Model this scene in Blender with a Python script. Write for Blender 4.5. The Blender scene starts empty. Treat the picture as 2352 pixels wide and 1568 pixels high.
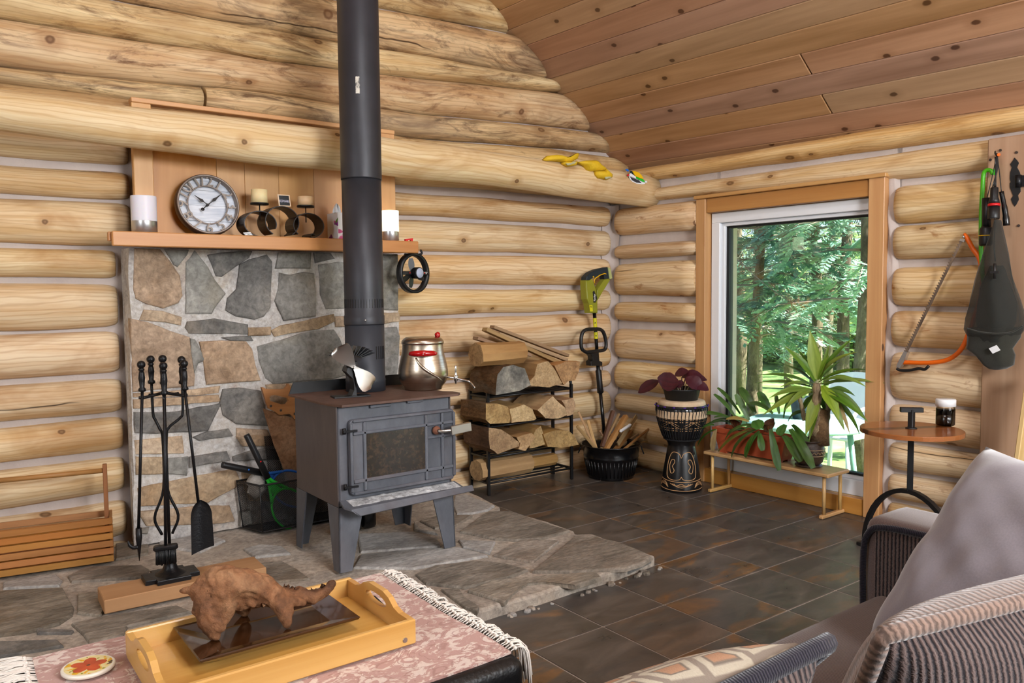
import bpy, bmesh, math, random
from math import sin, cos, pi, radians, atan2, sqrt, hypot, tan
from mathutils import Vector, Matrix, noise as mnoise
random.seed(7)
sc = bpy.context.scene
col = sc.collection
V = Vector
# ---------------------------------------------------------------- camera
FPX = 1818.54
YAW, PITCH, ROLL = radians(53.2136), radians(-3.5769), radians(-0.55018)
CAM = V((-4.0133, -4.1831, 1.2317))
_F = V((cos(YAW)*cos(PITCH), sin(YAW)*cos(PITCH), sin(PITCH)))
_r = _F.cross(V((0, 0, 1))).normalized(); _u = _r.cross(_F)
CR = _r*cos(ROLL)+_u*sin(ROLL); CU = _u*cos(ROLL)-_r*sin(ROLL)
cd = bpy.data.cameras.new('camera'); co = bpy.data.objects.new('camera', cd); col.objects.link(co)
cd.sensor_width = 36.0; cd.lens = FPX*36.0/2352.0; cd.clip_start = 0.02; cd.clip_end = 200
co.matrix_world = Matrix(((CR.x, CU.x, -_F.x, CAM.x), (CR.y, CU.y, -_F.y, CAM.y), (CR.z, CU.z, -_F.z, CAM.z), (0, 0, 0, 1)))
sc.camera = co
# ---------------------------------------------------------------- colour management
vs = sc.view_settings
vs.view_transform = 'Standard'; vs.look = 'None'; vs.exposure = -0.08; vs.gamma = 1.0; vs.use_curve_mapping = False
cy = sc.cycles; cy.use_light_tree = False; cy.max_bounces = 5; cy.diffuse_bounces = 2; cy.glossy_bounces = 2; cy.transmission_bounces = 6; cy.transparent_max_bounces = 10
cy.caustics_reflective = False; cy.caustics_refractive = False; cy.use_adaptive_sampling = True; cy.adaptive_threshold = .09; cy.adaptive_min_samples = 16; cy.sample_clamp_indirect = 6.0
# ---------------------------------------------------------------- sky, sun, room light
w = bpy.data.worlds.new('sky'); sc.world = w; w.use_nodes = True
nt = w.node_tree; nt.nodes.clear()
_o = nt.nodes.new('ShaderNodeOutputWorld'); _b = nt.nodes.new('ShaderNodeBackground'); _s = nt.nodes.new('ShaderNodeTexSky')
_s.sky_type = 'HOSEK_WILKIE'; _s.turbidity = 4.0; _s.ground_albedo = 0.35
_s.sun_direction = V((0.35, -0.75, 0.75)).normalized()
nt.links.new(_s.outputs[0], _b.inputs[0]); nt.links.new(_b.outputs[0], _o.inputs[0]); _b.inputs[1].default_value = 10.0
def lamp(name, kind, loc, aim, energy, color=(1, 1, 1), size=1.0, size_y=None):
    d = bpy.data.lights.new(name, kind); o = bpy.data.objects.new(name, d); col.objects.link(o)
    d.energy = energy; d.color = color
    if kind == 'AREA':
        d.shape = 'RECTANGLE' if size_y else 'SQUARE'; d.size = size
        if size_y: d.size_y = size_y
    elif kind == 'SUN': d.angle = size
    else: d.shadow_soft_size = size
    o.location = loc
    o.rotation_euler = (V(aim)-V(loc)).to_track_quat('-Z', 'Y').to_euler()
    return o
lamp('sun', 'SUN', (6, -8, 9), (3, 0, 0), 28.0, (1.0, 0.97, 0.9), radians(1.0))
lamp('room_lamp', 'AREA', (-2.5, -5.95, 2.15), (-1.9, -0.6, 0.9), 150, (0.97, 0.98, 1.0), 0.9)
lamp('daylight_side_fill', 'AREA', (-5.85, -2.6, 1.7), (-2.0, -1.2, 1.0), 50, (0.86, 0.94, 1.0), 1.6, 1.5)  # added area light standing in for an unseen side window
lamp('daylight_back_fill', 'AREA', (-1.2, -6.3, 1.7), (-1.2, -1.0, 1.1), 70, (0.86, 0.94, 1.0), 1.8, 1.5)  # area light standing in for an unseen window behind the camera
lamp('overhead_fill', 'AREA', (-2.9, -3.2, 3.7), (-2.2, -1.2, 0.5), 36, (0.97, 0.97, 1.0), 0.8)  # added overhead area light to lift the room, no fixture modelled
# ---------------------------------------------------------------- placing helpers
def ray(x, y): return CR*((x-1176)/FPX)-CU*((y-784)/FPX)+_F
def at(x, y, X=None, Y=None, Z=None):
    d = ray(x, y)
    t = (X-CAM.x)/d.x if X is not None else (Y-CAM.y)/d.y if Y is not None else (Z-CAM.z)/d.z
    return CAM+d*t
def on_plane(x, y, p, n):
    d = ray(x, y); n = V(n); return CAM+d*((V(p)-CAM).dot(n)/d.dot(n))
def lin(c):
    c = c.lstrip('#'); out = []
    for i in (0, 2, 4):
        s = int(c[i:i+2], 16)/255
        out.append(s/12.92 if s <= .04045 else ((s+.055)/1.055)**2.4)
    return (*out, 1.0)
def lerp(a, b, t): return a+(b-a)*t
def nz(*a): return mnoise.noise(V(a if len(a) == 3 else (*a, *([0.37]*(3-len(a))))))
# ---------------------------------------------------------------- mesh building
ORG = {}
class MB:
    """collects faces (with a UV for every corner, in metres, u along the grain) and links them as one mesh"""
    def __init__(s, T=None): s.v = []; s.f = []; s.uv = []; s.sm = []; s.mi = []; s.T = T or Matrix(); s.cur = 0
    def add(s, vs, fs, uvs=None, smooth=False):
        b = len(s.v); s.v += [s.T @ V(p) for p in vs]
        for k, f in enumerate(fs):
            s.f.append([b+i for i in f]); s.sm.append(smooth); s.mi.append(s.cur)
            s.uv.append(uvs[k] if uvs else [(vs[i][0]+vs[i][1]*.31, vs[i][2]) for i in f])
        return s
    def box(s, c, size, R=None, bev=0.0, grain=None):
        c = V(c); h = V(size)*.5; g = grain if grain is not None else max(range(3), key=lambda i: size[i])
        bev = min(bev, min(h)*.6); vs = []; idx = {}
        sg = (-1, 1)
        def uvp(p, n):
            o = [i for i in range(3) if i != n]
            if n == g: return (p[o[0]], p[o[1]])
            q = [i for i in o if i != g][0]
            return (p[g], p[q]+n*.37)
        loc = []
        def put(p):
            loc.append(V(p)); return len(loc)-1
        fs = []; uvs = []
        if bev <= 0:
            for a in sg:
                for b in sg:
                    for d in sg: idx[a, b, d] = put((a*h.x, b*h.y, d*h.z))
            for n in range(3):
                for a in sg:
                    o = [i for i in range(3) if i != n]; q = []
                    for e, f in ((-1, -1), (1, -1), (1, 1), (-1, 1)):
                        k = [0, 0, 0]; k[n] = a; k[o[0]] = e; k[o[1]] = f; q.append(idx[tuple(k)])
                    fs.append(q); uvs.append([uvp(loc[i], n) for i in q])
        else:
            for a in sg:
                for b in sg:
                    for d in sg:
                        for n in range(3):
                            p = [a*h.x, b*h.y, d*h.z]
                            for i in range(3):
                                if i != n: p[i] -= (a, b, d)[i]*bev
                            idx[a, b, d, n] = put(p)
            for n in range(3):
                o = [i for i in range(3) if i != n]
                for a in sg:
                    q = []
                    for e, f in ((-1, -1), (1, -1), (1, 1), (-1, 1)):
                        k = [0, 0, 0]; k[n] = a; k[o[0]] = e; k[o[1]] = f; q.append(idx[(*k, n)])
                    fs.append(q); uvs.append([uvp(loc[i], n) for i in q])
                for e in sg:
                    for f in sg:
                        k0 = [0, 0, 0]; k1 = [0, 0, 0]; k0[n] = -1; k1[n] = 1
                        for k in (k0, k1): k[o[0]] = e; k[o[1]] = f
                        q = [idx[(*k0, o[0])], idx[(*k1, o[0])], idx[(*k1, o[1])], idx[(*k0, o[1])]]
                        fs.append(q); uvs.append([uvp(loc[i], o[0]) for i in q])
            for a in sg:
                for b in sg:
                    for d in sg:
                        q = [idx[a, b, d, n] for n in range(3)]; fs.append(q); uvs.append([uvp(loc[i], 0) for i in q])
        R = R or Matrix.Identity(3)
        return s.add([c+R @ p for p in loc], fs, uvs)
    def beam(s, p0, p1, wd, th, up=(0, 0, 1), bev=0.0):
        p0 = V(p0); p1 = V(p1); x = (p1-p0); L = x.length; x.normalize(); u = V(up); y = u.cross(x)
        if y.length < 1e-4: y = V((0, 1, 0)).cross(x)
        y.normalize(); z = x.cross(y)
        R = Matrix((x, y, z)).transposed()
        return s.box((p0+p1)*.5, (L, wd, th), R, bev, grain=0)
    def tube(s, pts, r, n=8, caps=True, closed=False, flat=1.0, up=None):
        pts = [V(p) for p in pts]; m = len(pts); rr = r if isinstance(r, (list, tuple)) else [r]*m
        vs = []; fs = []; uvs = []; prev = None; us = [0]
        for i in range(1, m): us.append(us[-1]+(pts[i]-pts[i-1]).length)
        for i in range(m):
            if closed: t = pts[(i+1) % m]-pts[i-1]
            else: t = pts[min(i+1, m-1)]-pts[max(i-1, 0)]
            t.normalize()
            if prev is None:
                a = V(up) if up else (V((0, 0, 1)) if abs(t.z) < .9 else V((1, 0, 0)))
                nrm = (a-t*a.dot(t)).normalized()
            else:
                nrm = prev-t*prev.dot(t); nrm = nrm.normalized() if nrm.length > 1e-6 else prev
            prev = nrm; bn = t.cross(nrm)
            for k in range(n):
                a = 2*pi*k/n; vs.append(pts[i]+nrm*(cos(a)*rr[i]*flat)+bn*(sin(a)*rr[i]))
        for i in range(m if closed else m-1):
            j = (i+1) % m
            for k in range(n):
                l = (k+1) % n; fs.append([i*n+k, i*n+l, j*n+l, j*n+k])
                c = 2*pi*max(rr)/n; u1 = us[j] if j else us[-1]+.01
                uvs.append([(us[i], k*c), (us[i], (k+1)*c), (u1, (k+1)*c), (u1, k*c)])
        if caps and not closed:
            for i, rev in ((0, True), (m-1, False)):
                q = [i*n+k for k in range(n)]; q = q[::-1] if rev else q
                fs.append(q); uvs.append([(us[i]+cos(2*pi*k/n)*rr[i], sin(2*pi*k/n)*rr[i]) for k in range(n)])
        b0 = len(s.f); s.add(vs, fs, uvs, True)
        if caps and not closed: s.sm[-1] = s.sm[-2] = False
        return s
    def lathe(s, prof, n=32, c=(0, 0, 0), R=None, a0=0.0, a1=2*pi, smooth=True, cap=True):
        c = V(c); R = R or Matrix.Identity(3); full = abs(a1-a0-2*pi) < 1e-6; m = n if full else n+1
        vs = []; fs = []; uvs = []; ls = [0]
        for i in range(1, len(prof)): ls.append(ls[-1]+hypot(prof[i][0]-prof[i-1][0], prof[i][1]-prof[i-1][1]))
        rm = max(p[0] for p in prof)
        for rr, z in prof:
            for k in range(m):
                a = a0+(a1-a0)*k/n; vs.append(c+R @ V((rr*cos(a), rr*sin(a), z)))
        for i in range(len(prof)-1):
            for k in range(n):
                l = (k+1) % m; fs.append([i*m+k, i*m+l, (i+1)*m+l, (i+1)*m+k])
                u0 = (a1-a0)*k/n*rm; u1 = (a1-a0)*(k+1)/n*rm
                uvs.append([(u0, ls[i]), (u1, ls[i]), (u1, ls[i+1]), (u0, ls[i+1])])
        s.add(vs, fs, uvs, smooth)
        if full and cap:
            for i, rev in ((0, True), (len(prof)-1, False)):
                if prof[i][0] > 1e-4:
                    q = list(range(i*m, i*m+m)); b = len(s.v)-len(vs)
                    s.f.append([b+j for j in (q[::-1] if rev else q)]); s.sm.append(False); s.mi.append(s.cur)
                    s.uv.append([(prof[i][0]*cos(2*pi*k/n), prof[i][0]*sin(2*pi*k/n)) for k in range(m)])
        return s
    def cyl(s, p0, p1, r0, r1=None, n=16): return s.tube([p0, p1], [r0, r1 if r1 is not None else r0], n)
    def sphere(s, c, r, n=14, m=8, sc3=(1, 1, 1)):
        prof = [(r*sin(pi*i/m), -r*cos(pi*i/m)) for i in range(m+1)]; prof[0] = (1e-5, -r); prof[-1] = (1e-5, r)
        R = Matrix.Diagonal(sc3); return s.lathe(prof, n, c, R, cap=False)
    def prism(s, poly, d, bev=0.0, scale_back=1.0, jit=0.0):
        """poly: 3D outline (front face); d: vector from the front to the back face; bev rounds the front edge"""
        poly = [V(p) for p in poly]; d = V(d); n = len(poly); cen = sum(poly, V())/n
        rings = []
        if bev > 0:
            dn = d.normalized()
            ins = [p+(cen-p).normalized()*bev for p in poly]
            rings = [ins, [p+(cen-p).normalized()*bev*.3+dn*bev*.35 for p in poly], [p+dn*bev for p in poly]]
        else: rings = [poly]
        rings.append([cen+(p-cen)*scale_back+d for p in poly])
        ax = (poly[1]-poly[0]).normalized(); nn = d.normalized(); ay = nn.cross(ax)
        U = lambda p: ((p-cen).dot(ax), (p-cen).dot(ay)+(p-cen).dot(nn))
        vs = [p for r in rings for p in r]; fs = []; m = len(rings)
        fs.append(list(range(n))[::-1]); fs.append([(m-1)*n+i for i in range(n)])
        for i in range(m-1):
            for k in range(n): l = (k+1) % n; fs.append([i*n+k, i*n+l, (i+1)*n+l, (i+1)*n+k])
        return s.add(vs, fs, [[U(vs[i]) for i in f] for f in fs])
    def grid(s, fn, nu, nv, smooth=True, uvs=1.0, thick=None):
        vs = [V(fn(i/nu, j/nv)) for i in range(nu+1) for j in range(nv+1)]; fs = []; uv = []
        for i in range(nu):
            for j in range(nv):
                a = i*(nv+1)+j; fs.append([a, a+1, a+nv+2, a+nv+1])
                uv.append([(i/nu*uvs, j/nv*uvs), (i/nu*uvs, (j+1)/nv*uvs), ((i+1)/nu*uvs, (j+1)/nv*uvs), ((i+1)/nu*uvs, j/nv*uvs)])
        return s.add(vs, fs, uv, smooth)
    def build(s, name, mat, parent=None, loc=None, recalc=True, label=None, kind=None, mats=None):
        org = ORG[parent.name] if parent is not None else V(loc) if loc is not None else V((0, 0, 0))
        me = bpy.data.meshes.new(name)
        me.from_pydata([p-org for p in s.v], [], s.f)
        uvl = me.uv_layers.new(name='UVMap'); flat = [c for f in s.uv for uv in f for c in uv]
        uvl.data.foreach_set('uv', flat)
        me.polygons.foreach_set('use_smooth', s.sm)
        for m in (mats or [mat]): me.materials.append(m)
        if mats: me.polygons.foreach_set('material_index', s.mi)
        if recalc:
            bm = bmesh.new(); bm.from_mesh(me); bmesh.ops.recalc_face_normals(bm, faces=bm.faces); bm.to_mesh(me); bm.free()
        me.update()
        o = bpy.data.objects.new(name, me); col.objects.link(o)
        if parent is not None: o.parent = parent; ORG[o.name] = org
        else: o.location = org; ORG[o.name] = org
        if label: o['label'] = label
        if kind: o['kind'] = kind
        return o
def tag(o, label, cat=None, group=None, kind=None):
    if label: o['label'] = label
    if cat: o['category'] = cat
    if group: o['group'] = group
    if kind: o['kind'] = kind
    return o
def thing(name, label, cat, loc, group=None):
    o = bpy.data.objects.new(name, None); col.objects.link(o); o.location = loc; o.empty_display_size = .05
    ORG[o.name] = V(loc); return tag(o, label, cat, group)
def structure(name, loc=(0, 0, 0)):
    o = bpy.data.objects.new(name, None); col.objects.link(o); o.location = loc; ORG[o.name] = V(loc); o['kind'] = 'structure'; return o
def smooth_path(pts, n=8):
    """Catmull-Rom through the points"""
    pts = [V(p) for p in pts]; out = []
    P = [pts[0]*2-pts[1]]+pts+[pts[-1]*2-pts[-2]]
    for i in range(1, len(P)-2):
        for k in range(n):
            t = k/n; a, b, c, d = P[i-1:i+3]
            out.append(.5*((2*b)+(c-a)*t+(2*a-5*b+4*c-d)*t*t+(3*b-a-3*c+d)*t**3))
    out.append(pts[-1]); return out
def text_mesh(txt, size, depth=0.0, spacing=1.0, shear=0.0, align='CENTER'):
    cu = bpy.data.curves.new('lettering', 'FONT'); cu.body = txt; cu.size = size; cu.extrude = depth; cu.align_x = align; cu.align_y = 'CENTER'
    cu.space_character = spacing; cu.shear = shear; cu.resolution_u = 3
    o = bpy.data.objects.new('lettering', cu); col.objects.link(o)
    dg = bpy.context.evaluated_depsgraph_get(); dg.update()
    me = bpy.data.meshes.new_from_object(o.evaluated_get(dg))
    vs = [v.co.copy() for v in me.vertices]; fs = [list(p.vertices) for p in me.polygons]
    bpy.data.objects.remove(o); bpy.data.curves.remove(cu); bpy.data.meshes.remove(me)
    return vs, fs
def put_text(mb, txt, size, org, ax, ay, depth=0.0, **k):
    vs, fs = text_mesh(txt, size, depth, **k); ax = V(ax).normalized(); ay = V(ay).normalized(); n = ax.cross(ay); org = V(org)
    mb.add([org+ax*p.x+ay*p.y+n*p.z for p in vs], fs)
# ---------------------------------------------------------------- materials
class NT:
    def __init__(s, name):
        s.m = bpy.data.materials.new(name); s.m.use_nodes = True; t = s.m.node_tree; s.n = t.nodes; s.l = t.links
        s.n.clear(); s.out = s.n.new('ShaderNodeOutputMaterial'); s.b = s.n.new('ShaderNodeBsdfPrincipled')
        s.l.new(s.b.outputs[0], s.out.inputs[0])
    def set(s, k, v):
        i = s.b.inputs[k]
        if isinstance(v, bpy.types.NodeSocket): s.l.new(v, i)
        else: i.default_value = v
    def plug(s, node, k, v):
        if v is None: return
        if isinstance(v, bpy.types.NodeSocket): s.l.new(v, node.inputs[k])
        else: node.inputs[k].default_value = v
    def uv(s): n = s.n.new('ShaderNodeUVMap'); n.uv_map = 'UVMap'; return n.outputs[0]
    def obj(s): return s.n.new('ShaderNodeTexCoord').outputs['Object']
    def rnd(s): return s.n.new('ShaderNodeObjectInfo').outputs['Random']
    def math(s, op, a, b=None, c=None, clamp=False):
        n = s.n.new('ShaderNodeMath'); n.operation = op; n.use_clamp = clamp
        for k, v in enumerate((a, b, c)): s.plug(n, k, v)
        return n.outputs[0]
    def vmath(s, op, a, b=None):
        n = s.n.new('ShaderNodeVectorMath'); n.operation = op; s.plug(n, 0, a); s.plug(n, 1, b); return n.outputs[0]
    def sep(s, v): n = s.n.new('ShaderNodeSeparateXYZ'); s.plug(n, 0, v); return n.outputs
    def comb(s, x, y, z=0.0):
        n = s.n.new('ShaderNodeCombineXYZ'); s.plug(n, 0, x); s.plug(n, 1, y); s.plug(n, 2, z); return n.outputs[0]
    def shift(s, v, amt=40.0):
        r = s.math('MULTIPLY', s.rnd(), amt); return s.vmath('ADD', v, s.comb(r, s.math('MULTIPLY', r, .73), r))
    def scale(s, v, k): return s.vmath('MULTIPLY', v, tuple(k) if isinstance(k, (tuple, list)) else (k, k, k))
    def noise(s, v, scale=1.0, detail=3.0, rough=.55, dist=0.0):
        n = s.n.new('ShaderNodeTexNoise'); s.plug(n, 'Vector', v); n.inputs['Scale'].default_value = scale
        n.inputs['Detail'].default_value = detail; n.inputs['Roughness'].default_value = rough; n.inputs['Distortion'].default_value = dist
        return n.outputs[0]
    def vor(s, v, scale=1.0, feature='F1', rnd=1.0):
        n = s.n.new('ShaderNodeTexVoronoi'); n.voronoi_dimensions = '2D'; n.feature = feature; s.plug(n, 'Vector', v); n.inputs['Scale'].default_value = scale
        n.inputs['Randomness'].default_value = rnd; return n.outputs
    def wave(s, v, scale=1.0, dist=0.0, detail=2.0, dscale=1.0, direction='Y', kind='BANDS'):
        n = s.n.new('ShaderNodeTexWave'); n.wave_type = kind
        if kind == 'BANDS': n.bands_direction = direction
        s.plug(n, 'Vector', v); n.inputs['Scale'].default_value = scale; n.inputs['Distortion'].default_value = dist
        n.inputs['Detail'].default_value = detail; n.inputs['Detail Scale'].default_value = dscale; return n.outputs['Fac']
    def ramp(s, f, stops, interp='LINEAR'):
        n = s.n.new('ShaderNodeValToRGB'); n.color_ramp.interpolation = interp; s.plug(n, 0, f); e = n.color_ramp.elements
        while len(e) < len(stops): e.new(.5)
        for k, (p, c) in enumerate(stops):
            e[k].position = p; e[k].color = lin(c) if isinstance(c, str) else (c, c, c, 1)
        return n.outputs[0]
    def step(s, f, a, b): return s.ramp(f, [(a, 0.0), (b, 1.0)]) if a < b else s.ramp(f, [(b, 1.0), (a, 0.0)])
    def mix(s, f, a, b, kind='MIX'):
        n = s.n.new('ShaderNodeMix'); n.data_type = 'RGBA'; n.blend_type = kind
        s.plug(n, 0, f); s.plug(n, 6, lin(a) if isinstance(a, str) else a); s.plug(n, 7, lin(b) if isinstance(b, str) else b)
        return n.outputs[2]
    def bump(s, h, strength=.3, dist=.01):
        n = s.n.new('ShaderNodeBump'); n.inputs['Strength'].default_value = strength; n.inputs['Distance'].default_value = dist
        s.plug(n, 'Height', h); s.set('Normal', n.outputs[0])
    def hue(s, c, hr=.02, vr=.25, sr=.15):
        """small colour differences from one piece to the next"""
        n = s.n.new('ShaderNodeHueSaturation'); r = s.rnd()
        s.plug(n, 'Hue', s.math('ADD', s.math('MULTIPLY', s.math('SUBTRACT', r, .5), hr), .5))
        r2 = s.math('FRACT', s.math('MULTIPLY', r, 7.31)); s.plug(n, 'Value', s.math('ADD', s.math('MULTIPLY', s.math('SUBTRACT', r2, .5), vr), 1.0))
        r3 = s.math('FRACT', s.math('MULTIPLY', r, 17.7)); s.plug(n, 'Saturation', s.math('ADD', s.math('MULTIPLY', s.math('SUBTRACT', r3, .5), sr), 1.0))
        s.plug(n, 'Color', c); return n.outputs[0]
def plain(name, c, rough=.5, metal=0.0, var=.12, scale=18, bump=0.0, c2=None, spec=.5, coat=0.0, trans=0.0, emit=None, sub=0.0, coord='obj', detail=3):
    t = NT(name); v = t.obj() if coord == 'obj' else t.uv()
    if var > 0 or c2:
        f = t.noise(v, scale, detail)
        if c2: t.set('Base Color', t.mix(t.step(f, .35, .65), c, c2))
        else:
            a = lin(c); t.set('Base Color', t.mix(f, tuple(x*(1-var) for x in a[:3])+(1,), tuple(min(1, x*(1+var)) for x in a[:3])+(1,)))
        if bump: t.bump(t.noise(v, scale*3, 3), bump)
    else: t.set('Base Color', lin(c))
    t.set('Roughness', rough); t.set('Metallic', metal); t.set('Specular IOR Level', spec); t.set('Coat Weight', coat)
    if trans: t.set('Transmission Weight', trans)
    if sub: t.set('Subsurface Weight', sub); t.set('Subsurface Radius', (.02, .01, .005))
    if emit: t.set('Emission Color', lin(emit[0])); t.set('Emission Strength', emit[1])
    return t.m
def log_mat(name, pale, tan, dark, stain=.0, stain_c='#6b4526', knot=.045, crack=True, grey=0.0):
    t = NT(name); uv = t.shift(t.uv())
    g = t.noise(t.scale(uv, (1.3, 26, 1)), 1.0, 5, .6, .3)
    c = t.ramp(g, [(.36, tan), (.60, pale)])
    blotch = t.noise(t.scale(uv, (1.6, 5, 1)), 1.0, 4, .6, .8)
    c = t.mix(t.math('MULTIPLY', t.step(blotch, .52, .68), .6), c, dark)
    contour = t.wave(t.scale(uv, (1.0, 5.5, 1)), 3.0, 9.0, 2, 1.0)
    c = t.mix(t.math('MULTIPLY', t.step(contour, .70, .97), .34), c, dark)
    if stain:
        s1 = t.noise(t.scale(uv, (2.6, 11, 1)), 1.0, 6, .7, 1.2)
        c = t.mix(t.math('MULTIPLY', t.step(s1, .60-stain*.10, .70-stain*.04), .85), c, stain_c)
        s2 = t.noise(t.scale(t.vmath('ADD', uv, (9, 3, 0)), (1.1, 3.0, 1)), 1.0, 5, .65, .6)
        c = t.mix(t.math('MULTIPLY', t.step(s2, .48, .68), .55*stain), c, dark)
    if grey:
        s3 = t.noise(t.scale(t.vmath('ADD', uv, (2, 8, 0)), (.9, 2.4, 1)), 1.0, 5, .6); c = t.mix(t.math('MULTIPLY', t.step(s3, .48, .65), grey), c, '#9d8d7a')
    # knots: rings round scattered centres
    kv = t.vor(t.scale(uv, (1.9, 2.6, 1)), 1.0)
    d = t.math('ADD', kv[0], t.math('MULTIPLY', t.math('SUBTRACT', t.noise(uv, 24, 2), .5), .03))
    big = t.math('ADD', .45, t.math('MULTIPLY', t.sep(kv[1])[0], .75)); d = t.math('DIVIDE', d, big)
    halo = t.step(d, .16, .075); c = t.mix(t.math('MULTIPLY', halo, .5), c, dark)
    core = t.step(d, knot*1.15, knot*.8); c = t.mix(t.math('MULTIPLY', core, .85), c, '#6d4a2c')
    c = t.mix(t.math('MULTIPLY', t.step(d, knot*.55, knot*.3), .5), c, '#a8835c')
    if crack:
        sx = t.sep(uv); wob = t.noise(t.comb(t.math('MULTIPLY', sx[0], 1.1), t.rnd()), 1.0, 4)
        yy = t.math('ADD', t.math('MULTIPLY', sx[1], 3.3), t.math('MULTIPLY', wob, .55))
        ln = t.math('ABSOLUTE', t.math('SUBTRACT', t.math('FRACT', yy), .5))
        msk = t.step(t.noise(t.comb(t.math('MULTIPLY', sx[0], .9), t.math('FLOOR', yy), t.rnd()), 1.0, 2), .55, .60)
        cr = t.math('MULTIPLY', t.step(ln, .014, .006), msk); c = t.mix(t.math('MULTIPLY', cr, .9), c, '#3a2413')
    t.set('Base Color', t.hue(c, .012, .14, .12)); t.set('Roughness', .58); t.set('Specular IOR Level', .3)
    t.bump(t.math('ADD', g, t.math('MULTIPLY', core, -.6)), .22, .012)
    return t.m
def wood(name, c1, c2, gs=(1.0, 22), rough=.45, ring=.35, knots=False, var=(.015, .2, .15), coat=0.0, spec=.4, shift=True, bump=.12):
    t = NT(name); uv = t.shift(t.uv()) if shift else t.uv()
    g = t.noise(t.scale(uv, (gs[0], gs[1], 1)), 1.0, 6, .62, .25)
    wv = t.noise(t.scale(uv, (gs[0]*.45, gs[1]*.32, 1)), 1.0, 3, .5, 1.4)
    f = t.mix(.5, g, wv); c = t.ramp(f, [(.30, c2), (.64, c1)])
    if knots:
        kv = t.vor(t.scale(uv, (2.2, 3.2, 1)), 1.0); d = t.math('ADD', kv[0], t.math('MULTIPLY', t.math('SUBTRACT', t.noise(uv, 30, 2), .5), .03))
        c = t.mix(t.math('MULTIPLY', t.step(d, .14, .05), .4), c, c2); c = t.mix(t.math('MULTIPLY', t.step(d, .05, .034), .85), c, '#4b2c17')
    t.set('Base Color', t.hue(c, *var)); t.set('Roughness', rough); t.set('Coat Weight', coat); t.set('Specular IOR Level', spec)
    t.bump(g, bump, .006); return t.m
def stone(name, stops, scale=6.0, rough=.8, streak=(1, 1, 1), bump=.5, rust=None, var=(.02, .3, .3), spec=.3, mott=.55):
    t = NT(name); v = t.scale(t.shift(t.obj(), 30), streak)
    a = t.noise(v, scale, 8, .65, .4); b = t.noise(v, scale*.28, 4, .6, .6); f = t.mix(.45, a, b)
    c = t.ramp(f, [(.5+(p-.5)*.55, q) for p, q in stops])
    if rust:
        r = t.noise(t.vmath('ADD', v, (5, 2, 7)), scale*.35, 6, .6, .7); c = t.mix(t.math('MULTIPLY', t.step(r, .52, .66), rust[1]), c, rust[0])
    c = t.mix(mott, c, t.ramp(t.noise(v, scale*5.5, 5, .7, .5), [(.34, .22), (.66, .74)]), 'OVERLAY')
    t.set('Base Color', t.hue(c, *var)); t.set('Roughness', rough); t.set('Specular IOR Level', spec)
    t.bump(t.mix(.4, a, t.noise(v, scale*4, 5, .7)), bump, .02); return t.m
def fabric(name, c1, c2, scale=(90, 400), rough=.95, rib=None, sheen=.3, bump=.4):
    t = NT(name); uv = t.uv(); n = t.noise(t.scale(uv, (scale[0], scale[1], 1)), 1.0, 2)
    f = n
    if rib:
        wv = t.wave(uv, rib[0], rib[1], 2, 6.0, rib[2]); f = t.mix(.6, n, wv); t.bump(f, bump, .004)
    else: t.bump(n, bump*.5, .002)
    t.set('Base Color', t.ramp(f, [(.25, c2), (.7, c1)])); t.set('Roughness', rough); t.set('Sheen Weight', sheen); t.set('Specular IOR Level', .15); return t.m
def leafmat(name, c1, c2, rough=.4, trans=.25, vein=True, back=None):
    t = NT(name); uv = t.uv(); f = t.noise(t.scale(uv, (6, 40, 1)), 1.0, 3); c = t.hue(t.ramp(f, [(.3, c2), (.7, c1)]), .03, .35, .2)
    if back:
        g = t.n.new('ShaderNodeNewGeometry').outputs['Backfacing']; c = t.mix(g, c, back)
    t.set('Base Color', c); t.set('Roughness', rough)
    tr = t.n.new('ShaderNodeBsdfTranslucent'); t.l.new(c, tr.inputs[0]); mx = t.n.new('ShaderNodeMixShader'); mx.inputs[0].default_value = trans
    t.l.new(t.b.outputs[0], mx.inputs[1]); t.l.new(tr.outputs[0], mx.inputs[2]); t.l.new(mx.outputs[0], t.out.inputs[0]); return t.m
M = {}
M['log'] = log_mat('peeled_log', '#efd6ae', '#dcb684', '#b58450')
M['log_r'] = log_mat('peeled_log_window_wall', '#eed4ac', '#d9b482', '#b08152', stain=.15, stain_c='#a0622f')
M['log_up'] = log_mat('rough_log_gable', '#ecd0a2', '#d6ae7a', '#a87a4c', stain=.85, stain_c='#6b4122', grey=.25)
M['log_up2'] = log_mat('stained_log_gable', '#e6c798', '#c9a172', '#967048', stain=1.25, stain_c='#4f3120', grey=.35)
M['log_eave'] = log_mat('eave_log', '#e8c695', '#d8ab72', '#ab7a48', stain=.25, stain_c='#93582a')
M['beam'] = log_mat('beam_log', '#f0d8b0', '#e0bd8c', '#c0925f', crack=False)
M['wood_end'] = stone('log_end_grain', [(.3, '#caa06a'), (.6, '#e0bd88'), (.8, '#d2a873')], 10, .7, bump=.2)
def _chink():
    t = NT('chinking_mortar'); v = t.obj(); f = t.noise(v, 3, 4); c = t.ramp(f, [(.3, '#c2b3ad'), (.7, '#d8cac2')])
    t.set('Base Color', c); t.set('Roughness', .92); t.set('Specular IOR Level', .2); t.bump(t.mix(.6, t.noise(v, 60, 4), t.noise(v, 7, 3)), .5, .01); return t.m
M['chink'] = _chink()
M['cedar'] = wood('ceiling_cedar', '#c89e7a', '#99714f', (1.0, 16), .5, .3, True, (.02, .24, .2))
M['pine_trim'] = wood('raw_pine_trim', '#e6c48c', '#cfa365', rough=.55)
M['casing'] = wood('window_casing_pine', '#d9a66c', '#be824a', (.8, 18), .4, .45, True, (.01, .1, .1))
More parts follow.
